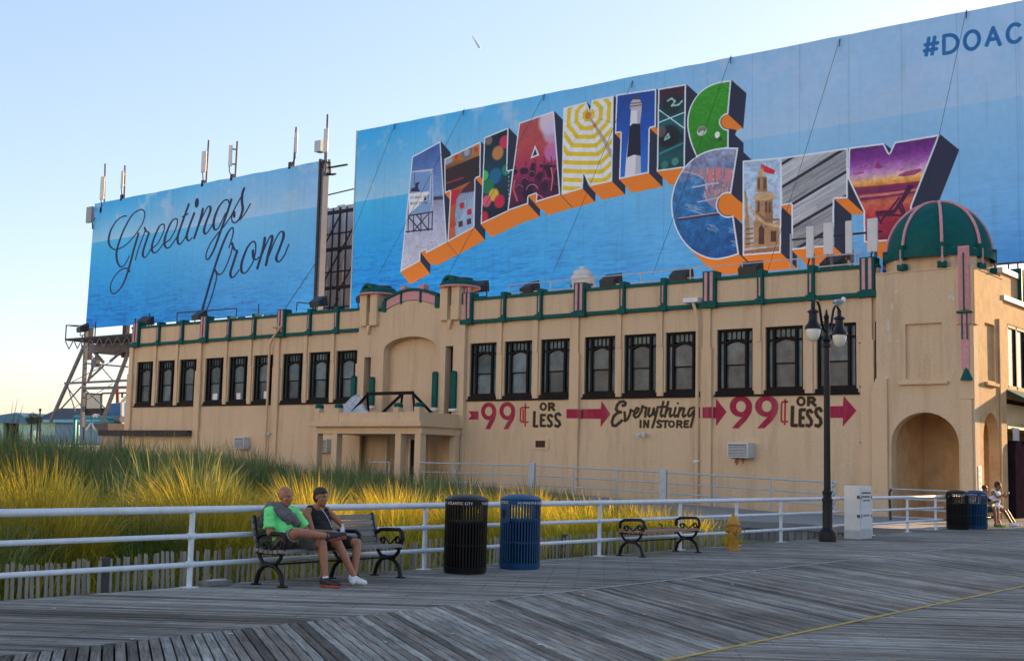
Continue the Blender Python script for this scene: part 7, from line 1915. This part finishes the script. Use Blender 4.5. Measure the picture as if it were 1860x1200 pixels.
def head_shape(mb, c, face, up, s=1.0):
    """skull, jaw, nose, ears and brow; face = unit vector the person looks along"""
    f_ = Vector(face).normalized(); u_ = (Vector(up)-f_*f_.dot(Vector(up))).normalized(); r_ = f_.cross(u_)
    M = Matrix((r_, f_, u_)).transposed()
    L = lambda x, y, z: Vector(c)+M @ Vector((x*s, y*s, z*s))
    ellip(mb, L(0, -.012, .035), .074*s, .094*s, .088*s, M); ellip(mb, L(0, .022, -.035), .060*s, .066*s, .075*s, M)
    ellip(mb, L(0, .058, -.088), .030*s, .024*s, .022*s, M); ellip(mb, L(0, .076, .022), .050*s, .016*s, .014*s, M)
    cone(mb, L(0, .086, .014), L(0, .108, -.030), .009*s, .014*s, 10); ellip(mb, L(0, .098, -.034), .019*s, .012*s, .010*s, M)
    ellip(mb, L(0, .080, -.066), .024*s, .012*s, .012*s, M)
    for sg_ in (-1, 1):
        ellip(mb, L(sg_*.074, -.008, -.006), .010*s, .020*s, .032*s, M); ellip(mb, L(sg_*.042, .062, -.025), .022*s, .018*s, .018*s, M)
    return L, M
def face_parts(L, M, s, par, o):
    for sg_ in (-1, 1):
        mb = MB(); ellip(mb, L(sg_*.031, .078, .003), .012*s, .009*s, .007*s, M, 10, 8); e = W2(mb, 'eye', EYEW, par, 80)
        mb = MB(); ellip(mb, L(sg_*.031+.002, .0855, .003), .0058*s, .004*s, .0060*s, M, 8, 6); i_ = mb.build('iris', EYED, None, 80); i_.parent = e; i_.matrix_parent_inverse = Matrix.Translation(-Vector(par.location))
        mb = MB(); cone(mb, L(sg_*.016, .093, .021), L(sg_*.048, .084, .022), .004*s, .003*s, 6); W2(mb, 'eyebrow', HAIRD, par, 80)
    mb = MB(); ellip(mb, L(0, .0905, -.064), .019*s, .006*s, .0045*s, M, 10, 6); W2(mb, 'mouth', LIPM, par, 80)
def hand(mb, wrist, d, n, curl=.5, s=1.0, side=1):
    """palm with four unequal bent fingers and a thumb from its side; d = finger direction, n = back of hand normal"""
    d = Vector(d).normalized(); n = (Vector(n)-d*d.dot(Vector(n))).normalized(); w_ = d.cross(n)*side
    p = Vector(wrist)
    for k in (-1, 0, 1): cone(mb, p+w_*k*.018*s+d*.012*s, p+w_*k*.026*s+d*.078*s, .016*s, .0135*s, 10)
    for k, ln in ((-1.5, .066), (-.5, .078), (.5, .074), (1.5, .056)):
        a = p+w_*k*.0195*s+d*.082*s; b = a+(d*math.cos(curl*.6)-n*math.sin(curl*.6))*ln*.48*s; c = b+(d*math.cos(curl*1.5)-n*math.sin(curl*1.5))*ln*.30*s; e = c+(d*math.cos(curl*2.2)-n*math.sin(curl*2.2))*ln*.26*s
        cone(mb, a, b, .0088*s, .0083*s, 8); cone(mb, b, c, .0083*s, .0078*s, 8); cone(mb, c, e, .0078*s, .0066*s, 8)
    a = p-w_*.026*s+d*.022*s; b = a-w_*.026*s+d*.028*s-n*.01*s; c = b-w_*.006*s+d*.028*s-n*.012*s
    cone(mb, a, b, .0125*s, .010*s, 8); cone(mb, b, c, .010*s, .0085*s, 8)
def wrinkle(o, amp, sc=11):
    n_ = len(o.data.vertices); co = np.empty(n_*3); o.data.vertices.foreach_get('co', co); co = co.reshape(-1, 3)
    for v in o.data.vertices:
        p = v.co; a = mnoise.noise(Vector((p.x*sc*.7+p.z*sc*.6, p.y*sc*.7, p.z*sc*1.5-p.x*sc*.5))); b = mnoise.noise(Vector((p.x*sc*2.1, p.y*sc*2.1, p.z*sc*3.0+7)))
        v.co = p+v.normal*amp*((1-abs(a)*2.6)*.8+b*.5)
    return o
def foot(mb, heel, toe, r=.034, upn=(0,0,1)):
    h = Vector(heel); t_ = Vector(toe); d = (t_-h); u_ = Vector(upn)
    cone(mb, h, h+d*.5, r*1.05, r*1.08); cone(mb, h+d*.5, t_, r*1.15, r*.85); cone(mb, h+u_*.03, h+d*.45+u_*.012, r*1.15, r*1.0); w_ = d.normalized().cross(u_)
    cone(mb, h+d*.62+w_*.014, t_-d*.06+w_*.018, r*.85, r*.7); cone(mb, h+d*.62-w_*.014, t_-d*.06-w_*.016, r*.85, r*.65)

def person_seated(t, J, skin, vox, sh_w=.19, girth=1.0, s=1.0, face=(1,-1,0), up=(0,0,1), hands=True, gaze=True):
    mb = MB()
    pel, ch, nk, hd = [Vector(J[k]) for k in ('pelvis', 'chest', 'neck', 'head')]
    side = (Vector(J['shL'])-Vector(J['shR'])).normalized(); fwd = side.cross((ch-pel).normalized()).normalized()*-1
    M = Matrix((side, (ch-pel).normalized().cross(side), (ch-pel).normalized())).transposed()
    ellip(mb, pel, .165*girth, .125*girth, .12, M); ellip(mb, pel.lerp(ch, .5), .145*girth, .115*girth, .17, M); ellip(mb, ch, .165*girth, .112*girth, .19, M)
    cone(mb, Vector(J['shR']).lerp(nk, .12), Vector(J['shL']).lerp(nk, .12), .062, .062); cone(mb, nk-Vector((0,0,.05)), hd+Vector((0,0,-.05)), .058*s, .052*s)
    for S in 'RL':
        cone(mb, J['sh'+S], J['el'+S], .050*s, .038*s); cone(mb, J['el'+S], J['wr'+S], .038*s, .026*s)
        cone(mb, J['hip'+S], J['kn'+S], .082*s*girth, .058*s); k, a = Vector(J['kn'+S]), Vector(J['an'+S])
        cone(mb, k, k.lerp(a, .35), .054*s, .056*s); cone(mb, k.lerp(a, .3), a, .056*s, .036*s); cone(mb, a, Vector(J['heel'+S]), .036*s, .034*s)
        foot(mb, J['heel'+S], J['toe'+S], .034*s)
        if hands: hand(mb, J['wr'+S], J['hd'+S], J['hn'+S], J.get('curl', .6), s, 1 if S == 'R' else -1)
    L, Mh = head_shape(mb, hd, face, up, s)
    body = solid(mb, 'body', skin, vox, t, 2)
    if gaze: face_parts(L, Mh, s, t, body)
    return L, Mh, M
# ---- man on the bench
BX_, BY_ = 11.18, 12.55
man = thing('person', 'bald man in a lime green t-shirt with a grey jacket over one shoulder', 'person', (11.2, 12.5, 0), 0, 'people seated on the boardwalk')
Jm = dict(pelvis=(11.10,12.52,.56), chest=(11.08,12.61,.86), neck=(11.07,12.57,1.01), head=(11.055,12.50,1.135),
 shR=(10.88,12.60,.935), shL=(11.27,12.56,.935), elR=(10.83,12.52,.675), elL=(11.40,12.44,.69), wrR=(10.965,12.30,.615), wrL=(11.30,12.24,.665),
 hdR=(.8,-.5,-.25), hdL=(-.75,-.5,-.1), hnR=(.1,-.2,1), hnL=(0,-.1,1), hipR=(11.01,12.50,.53), hipL=(11.20,12.50,.53),
 knR=(10.90,12.07,.70), anR=(11.33,11.98,.645), heelR=(11.37,12.01,.615), toeR=(11.53,11.86,.655), knL=(11.29,12.02,.555), anL=(11.275,11.92,.115), heelL=(11.265,11.95,.05), toeL=(11.32,11.72,.04), curl=.7)
L, Mh, Mt = person_seated(man, Jm, SKIN, .0085, girth=1.08, s=1.1, face=(.04,-1.0,-.05))
# shirt
mb = MB(); pel, ch, nk = Vector(Jm['pelvis']), Vector(Jm['chest']), Vector(Jm['neck'])
ellip(mb, pel+Vector((0,-.015,.05)), .192, .155, .13, Mt); ellip(mb, pel.lerp(ch, .5)+Vector((0,-.02,0)), .178, .150, .18, Mt); ellip(mb, ch, .190, .135, .185, Mt)
cone(mb, Vector(Jm['shR']).lerp(nk, .1)-Vector((0,0,.005)), Vector(Jm['shL']).lerp(nk, .1)-Vector((0,0,.005)), .076, .076)
for S in 'RL':
    a, b_ = Vector(Jm['sh'+S]), Vector(Jm['el'+S]); mb.sphere(a, .073, 14, 10); mb.tube([a, a.lerp(b_, .5), a.lerp(b_, .8)], [.073, .072, .078], 14)
wrinkle(solid(mb, 'shirt', LIME, .009, man, 3), .011)
mb = MB(); c = L(0,0,0); g0 = ch+Vector((.10,-.138,-.03)); 
# faded chest print
mb.add([tuple(ch+Vector((.055,-.146,.03))), tuple(ch+Vector((.135,-.118,.035))), tuple(ch+Vector((.14,-.128,-.075))), tuple(ch+Vector((.06,-.156,-.085)))], [(0,1,2,3)]); W2(mb, 'shirt_print', mat('faded shirt print', (.25, .45, .42), .9, var=.5, scale=30), man)
# shorts
mb = MB()
ellip(mb, pel-Vector((0,.0,.03)), .188, .145, .105, Mt)
for S, tt in (('R', .80), ('L', .86)):
    a, b_ = Vector(Jm['hip'+S]), Vector(Jm['kn'+S]); mb.sphere(a, .10, 14, 8); mb.tube([a, a.lerp(b_, .45), a.lerp(b_, tt)], [.105, .092, .090], 16)
wrinkle(solid(mb, 'shorts', SHORTG, .009, man, 3), .009)
mb = MB(); a, b_ = Vector(Jm['hipR']), Vector(Jm['knR']); e1 = (b_-a).normalized(); o1_ = e1.orthogonal().normalized(); o2_ = e1.cross(o1_); c = a.lerp(b_, .80)
mb.tube([c+(o1_*math.cos(k*.35)+o2_*math.sin(k*.35))*.089 for k in range(19)], .004, 6); W2(mb, 'hem', mat('pale hem', (.4, .4, .4), .9), man, 60)
# shoes and socks
for S in 'RL':
    mb = MB(); h, to = Vector(Jm['heel'+S]), Vector(Jm['toe'+S]); foot(mb, h+Vector((0,0,.012)), to+Vector((0,0,.012)), .042, (0,0,1)); cone(mb, h+Vector((0,0,.03)), Vector(Jm['an'+S])-Vector((0,0,.02)), .046, .044)
    solid(mb, 'shoe', SHOEB, .008, man, 2)
    mb = MB(); d = (to-h)
    if S == 'L': cone(mb, h-Vector((0,0,.026))-d*.05, to-Vector((0,0,.020))+d*.06, .026, .022); w_ = Vector((.03, .006, 0)); cone(mb, h-Vector((0,0,.026))+d*.3+w_*.5, to-Vector((0,0,.020))+w_*.5, .024, .02); cone(mb, h-Vector((0,0,.026))+d*.3-w_*.6, to-Vector((0,0,.020))-w_*.6, .024, .02)
    else: cone(mb, h+Vector((.03,-.02,-.035)), to+Vector((.015,-.01,-.035)), .014, .014)
    solid(mb, 'sole', REDS, .008, man, 2)
    mb = MB(); an_ = Vector(Jm['an'+S]); kn_ = Vector(Jm['kn'+S]); mb.tube([an_, an_.lerp(kn_, .06)], [.041, .041], 12); W2(mb, 'sock', WHTC if S == 'L' else BLACKC, man, 60)
# cropped hair fringe round the bald crown
mb = MB(); ellip(mb, L(0,-.028,.022), .0785, .086, .074, Mh)
hair = solid(mb, 'hair', HAIRG, .007, man, 1)
# grey jacket thrown over the right shoulder
mb = MB(); sR = Vector(Jm['shR'])
pp = [Vector((10.96,12.76,.80)), Vector((10.95,12.74,.92)), Vector((10.94,12.66,1.01)), Vector((11.0,12.54,1.005)), Vector((11.06,12.46,.92)), Vector((11.13,12.415,.84)), Vector((11.19,12.40,.775))]
mb.tube(pp, [.05,.062,.064,.066,.07,.066,.05], 12); mb.tube([v+Vector((.06,.02,-.02)) for v in pp], [.035,.042,.045,.048,.05,.05,.04], 10)
mb.tube([v+Vector((-.055,.0,-.035)) for v in pp[:-1]], [.035,.045,.05,.05,.05,.04], 10)
jk = wrinkle(solid(mb, 'jacket', GREYC, .010, man, 2), .010, 9)
for v in jk.data.vertices:
    nn = mnoise.noise(v.co*14)*.012+mnoise.noise(v.co*Vector((6,6,20)).length*0+v.co*32)*.006; v.co += v.normal*nn
# ---- woman on the bench
wo = thing('person', 'short haired woman in a black sleeveless top with crossed ankles and white trainers', 'person', (11.75, 12.5, 0), 0, 'people seated on the boardwalk')
Jw = dict(pelvis=(11.72,12.52,.55), chest=(11.70,12.60,.845), neck=(11.70,12.56,.995), head=(11.685,12.49,1.125),
 shR=(11.53,12.60,.92), shL=(11.875,12.55,.93), elR=(11.50,12.44,.675), elL=(12.02,12.40,.745), wrR=(11.63,12.22,.675), wrL=(11.83,12.20,.675),
 hdR=(.85,-.4,.05), hdL=(-.6,-.5,-.35), hnR=(.1,-.3,1), hnL=(.4,-.3,1), hipR=(11.63,12.48,.53), hipL=(11.83,12.48,.53),
 knR=(11.58,12.02,.535), anR=(11.70,11.84,.135), heelR=(11.70,11.87,.075), toeR=(11.74,11.67,.045), knL=(11.93,12.02,.535), anL=(11.80,11.93,.125), heelL=(11.80,11.95,.06), toeL=(11.66,11.80,.045), curl=.8)
L, Mh, Mt = person_seated(wo, Jw, SKIN, .0085, girth=1.0, s=1.02, face=(.0,-1.0,-.03))
mb = MB(); pel, ch, nk = Vector(Jw['pelvis']), Vector(Jw['chest']), Vector(Jw['neck'])
ellip(mb, pel+Vector((0,-.01,.06)), .175, .148, .13, Mt); ellip(mb, pel.lerp(ch, .5)+Vector((0,-.015,0)), .165, .142, .18, Mt); ellip(mb, ch+Vector((0,-.01,-.01)), .172, .138, .165, Mt)
for S in 'RL':
    a = Vector(Jw['sh'+S]).lerp(nk, .42); cone(mb, a+Vector((0,.035,.02)), a+Vector((0,-.04,-.035)), .046, .05); ellip(mb, ch+Vector((.07 if S == 'L' else -.07, -.10, -.03)), .07, .06, .065)
wrinkle(solid(mb, 'top', BLACKC, .009, wo, 3), .009)
mb = MB(); ellip(mb, pel-Vector((0,0,.03)), .18, .145, .105, Mt)
for S, tt in (('R', .84), ('L', .84)):
    a, b_ = Vector(Jw['hip'+S]), Vector(Jw['kn'+S]); mb.sphere(a, .097, 14, 8); mb.tube([a, a.lerp(b_, .45), a.lerp(b_, tt)], [.10, .09, .086], 16)
wrinkle(solid(mb, 'shorts', BLACKC, .009, wo, 3), .009)
for S in 'RL':
    mb = MB(); h, to = Vector(Jw['heel'+S]), Vector(Jw['toe'+S]); foot(mb, h+Vector((0,0,.004)), to+Vector((0,0,.006)), .041); cone(mb, h+Vector((0,0,.02)), Vector(Jw['an'+S])-Vector((0,0,.04)), .045, .043)
    sh_ = solid(mb, 'shoe', SHOEW, .008, wo, 1)
    mb = MB()
    for k in range(3): c = h.lerp(to, .4+.16*k)+Vector((0,0,.048)); mb.tube([c+Vector((-.03,-.01,-.005)), c+Vector((0,0,.004)), c+Vector((.03,.01,-.005))], .004, 5)
    W2(mb, 'lace', mat('grey lace', (.4, .4, .42), .8), wo)
mb = MB(); ellip(mb, L(0,-.024,.058), .088, .100, .080, Mh); ellip(mb, L(0,-.055,.0), .080, .066, .082, Mh); ellip(mb, L(.02,.055,.075), .058, .036, .026, Mh)
hr = solid(mb, 'hair', HAIRD, .007, wo, 1)
for v in hr.data.vertices: v.co += v.normal*(mnoise.noise(v.co*70)*.009+mnoise.noise(v.co*28)*.010)
mb = MB(); pts = [L(.03,.0,-.11), ch+Vector((.03,-.155,.06)), ch+Vector((.10,-.165,-.04)), ch+Vector((.13,-.18,-.12))]; mb.tube(pts, .005, 6); W2(mb, 'cord', WHITEP, wo, 60)
mb = MB(); w_ = Vector(Jw['wrL']); mb.tube([w_+Vector((.03*math.cos(k*.4), .012*math.cos(k*.4), .03*math.sin(k*.4))) for k in range(17)], .007, 6); W2(mb, 'bracelet', mat('pale bracelet', (.7, .62, .45), .4), wo, 60)
bt = thing('bottle', 'small clear water bottle held in the lap of the woman on the bench', 'bottle', (11.73, 12.11, .665))
mb = MB(); mb.lathe([(.026,0),(.028,.01),(.028,.07),(.012,.09),(.012,.105)],(0,0,0),14); mb.build('body', mat('pale bottle', (.6, .65, .7), .2), bt, 50)
mb = MB(); mb.lathe([(.014,.105),(.014,.122)],(0,0,0),12); mb.build('cap', WHITEP, bt, 50)
# ---- far pair by the tower
fm = thing('person', 'man in dark clothes and green sandals half hidden behind the far blue bin', 'person', (40.6, 13.0, 0), 0, 'people seated on the boardwalk')
def shift(J, d): return {k: (tuple(Vector(v)+Vector(d)) if k not in ('hdR','hdL','hnR','hnL','curl') else v) for k, v in J.items()}
Jf = dict(pelvis=(40.35,13.05,.56), chest=(40.36,12.98,.88), neck=(40.37,12.93,1.05), head=(40.39,12.86,1.19),
 shR=(40.17,12.97,.98), shL=(40.56,12.97,.98), elR=(40.2,12.72,.74), elL=(40.70,12.74,.74), wrR=(40.45,12.58,.80), wrL=(40.62,12.56,.80), hdR=(.6,-.4,.3), hdL=(-.4,-.5,.3), hnR=(0,-.2,1), hnL=(0,-.2,1),
 hipR=(40.26,13.0,.53), hipL=(40.45,13.0,.53), knR=(40.3,12.55,.58), anR=(40.28,12.50,.12), heelR=(40.28,12.53,.05), toeR=(40.36,12.30,.04), knL=(40.72,12.58,.58), anL=(40.62,12.54,.12), heelL=(40.6,12.57,.05), toeL=(40.72,12.34,.04))
Jf = shift(Jf, (.15,.0,0))
L, Mh, Mt = person_seated(fm, Jf, SKIN2, .012, face=(.75,-.6,-.25), hands=True, gaze=True)
mb = MB(); pel, ch, nk = Vector(Jf['pelvis']), Vector(Jf['chest']), Vector(Jf['neck'])
ellip(mb, pel+Vector((0,0,.05)), .185, .15, .13, Mt); ellip(mb, pel.lerp(ch, .5), .17, .14, .18, Mt); ellip(mb, ch, .185, .13, .18, Mt); cone(mb, Vector(Jf['shR']).lerp(nk, .1), Vector(Jf['shL']).lerp(nk, .1), .074, .074)
for S in 'RL': a, b_ = Vector(Jf['sh'+S]), Vector(Jf['el'+S]); mb.sphere(a, .07, 12, 8); mb.tube([a, a.lerp(b_, .75)], [.07, .07], 12)
solid(mb, 'shirt', NAVC, .012, fm, 2)
mb = MB(); ellip(mb, pel-Vector((0,0,.03)), .185, .145, .105, Mt)
for S in 'RL': a, b_ = Vector(Jf['hip'+S]), Vector(Jf['kn'+S]); mb.tube([a, a.lerp(b_, .9)], [.103, .085], 14)
solid(mb, 'shorts', NAVC, .012, fm, 2)
mb = MB(); ellip(mb, L(0,-.022,.04), .079, .092, .08, Mh); solid(mb, 'hair', HAIRD, .01, fm, 1)
for S in 'RL': mb = MB(); h, to = Vector(Jf['heel'+S]), Vector(Jf['toe'+S]); mb.bar(h-Vector((0,0,.038))-(to-h)*.1, to+(to-h)*.1-Vector((0,0,.03)), .10, .02); mb.tube([to+Vector((-.05,0,0)), to+Vector((0,0,.045)), to+Vector((.05,0,0))], .012, 6); W2(mb, 'sandal', mat('lime sandal', (.2, .55, .05), .6), fm)
fw = thing('person', 'curly haired woman in white top and shorts on the end of the far bench', 'person', (41.6, 12.9, 0), 0, 'people seated on the boardwalk')
Jg = dict(pelvis=(41.62,12.95,.66), chest=(41.62,12.88,.98), neck=(41.62,12.83,1.15), head=(41.62,12.77,1.29),
 shR=(41.42,12.88,1.08), shL=(41.82,12.86,1.08), elR=(41.28,12.68,.92), elL=(42.06,12.66,.93), wrR=(41.50,12.54,1.03), wrL=(41.86,12.52,1.06), hdR=(.8,-.2,.3), hdL=(-.8,-.2,.3), hnR=(-.2,-.6,.8), hnL=(.2,-.6,.8),
 hipR=(41.52,12.9,.62), hipL=(41.73,12.9,.62), knR=(41.52,12.58,.50), anR=(41.68,12.40,.13), heelR=(41.68,12.43,.06), toeR=(41.72,12.22,.045), knL=(41.90,12.60,.50), anL=(42.08,12.42,.13), heelL=(42.08,12.45,.06), toeL=(42.16,12.25,.045))
L, Mh, Mt = person_seated(fw, Jg, SKIN2, .012, girth=1.2, face=(-.15,-.95,-.2), s=1.0)
mb = MB(); pel, ch, nk = Vector(Jg['pelvis']), Vector(Jg['chest']), Vector(Jg['neck'])
ellip(mb, pel+Vector((0,-.02,.06)), .22, .185, .15, Mt); ellip(mb, pel.lerp(ch, .5)+Vector((0,-.02,0)), .21, .175, .2, Mt); ellip(mb, ch+Vector((0,-.02,-.02)), .205, .16, .17, Mt)
for S in 'RL': a = Vector(Jg['sh'+S]).lerp(nk, .3); cone(mb, a+Vector((0,.03,.02)), a+Vector((0,-.05,-.03)), .058, .06)
wrinkle(solid(mb, 'top', WHTC, .012, fw, 2), .011)
mb = MB(); ellip(mb, pel-Vector((0,0,.03)), .215, .175, .12, Mt)
for S in 'RL': a, b_ = Vector(Jg['hip'+S]), Vector(Jg['kn'+S]); mb.tube([a, a.lerp(b_, .6)], [.115, .10], 14)
solid(mb, 'shorts', WHTC, .012, fw, 2)
mb = MB(); ellip(mb, L(0,-.03,.05), .10, .105, .09, Mh); ellip(mb, L(0,-.05,.0), .095, .075, .08, Mh); hr = solid(mb, 'hair', HAIRD, .01, fw, 1)
for v in hr.data.vertices: v.co += v.normal*(mnoise.noise(v.co*45)*.016)
for S in 'RL': mb = MB(); h, to = Vector(Jg['heel'+S]), Vector(Jg['toe'+S]); foot(mb, h, to, .042); cone(mb, h+Vector((0,0,.02)), Vector(Jg['an'+S])-Vector((0,0,.03)), .045, .043); solid(mb, 'shoe', SHOEW, .01, fw, 1)
ck = thing('handbag', 'yellow and black bag on the lap of the man by the tower', 'bag', (40.75, 12.72, .62))
mb = MB(); mb.box(-.12,.12,-.06,.06,0,.16); mb.build('body', mat('yellow bag', (.5, .3, .03), .6, var=.4, scale=15), ck, bevel=.03)
mb = MB(); mb.tube([(-.09,0,.16),(-.05,0,.24),(.05,0,.24),(.09,0,.16)], .012, 6); mb.build('handle', IRON, ck, 60)

# ------------------------------------------------------------------ boardwalk pavilion added outside the frame to throw long shade on the boards
pv = thing('boardwalk_occluder', 'large plain boardwalk pavilion added out of view to shade the boards', 'occluder', (66, -6, 0))
mb = MB(); mb.box(60, 72, -34, 6.6, 0.0, 11.0); W2(mb, 'wall', STUCCO2, pv)
mb = MB(); mb.box(59.6, 72.4, -34.4, 6.8, 11.001, 11.5); W2(mb, 'roof', MATS['grey roofing'], pv)
# thin short contrail high in the pale sky
p = np.array(CAM)+ray(858, 66)*9000; q = np.array(CAM)+ray(872, 88)*9000
ct = MB(); ct.tube([Vector(p), Vector(p*.5+q*.5), Vector(q)], [3, 7, 9], 8)
tag(ct.build('contrail', mat('contrail vapour', (.9, .9, .92), 1.0, var=.02, scale=.01), None, 60), 'short thin white contrail in the pale sky above the huge billboard', 'contrail')

# added behind the camera: sunlit cream blocks that bounce warm light onto the store
REFLW = mat('cream hotel render', (.72, .68, .62), .85, var=.08, scale=.3)
REFLG = mat('hotel window band', (.05, .07, .09), .1, var=.3, scale=.2)
for (x, y0, y1, h, lab) in ((-95, 28, 92, 62, 'tall cream hotel with dark window bands added to bounce sunlight back'), (-140, 98, 170, 80, 'taller cream hotel farther inland, added to bounce sunlight back')):
    t = thing('reflector', lab, 'reflector', (x, (y0+y1)/2, -.6), 0, 'unseen sunlit reflectors behind the camera')
    mb = MB(); mb.box(x-30, x, y0, y1, -.6, h); W2(mb, 'wall', REFLW, t)
    for k in range(int(h/5)-1):
        mb = MB(); mb.box(x+.01, x+.12, y0+3, y1-3, 5+k*5, 6.3+k*5); W2(mb, 'window_band', REFLG, t)
    mb = MB(); mb.box(x-31, x+1, y0-1, y1+1, h+.001, h+1.5); W2(mb, 'roof', MATS['grey roofing'], t)
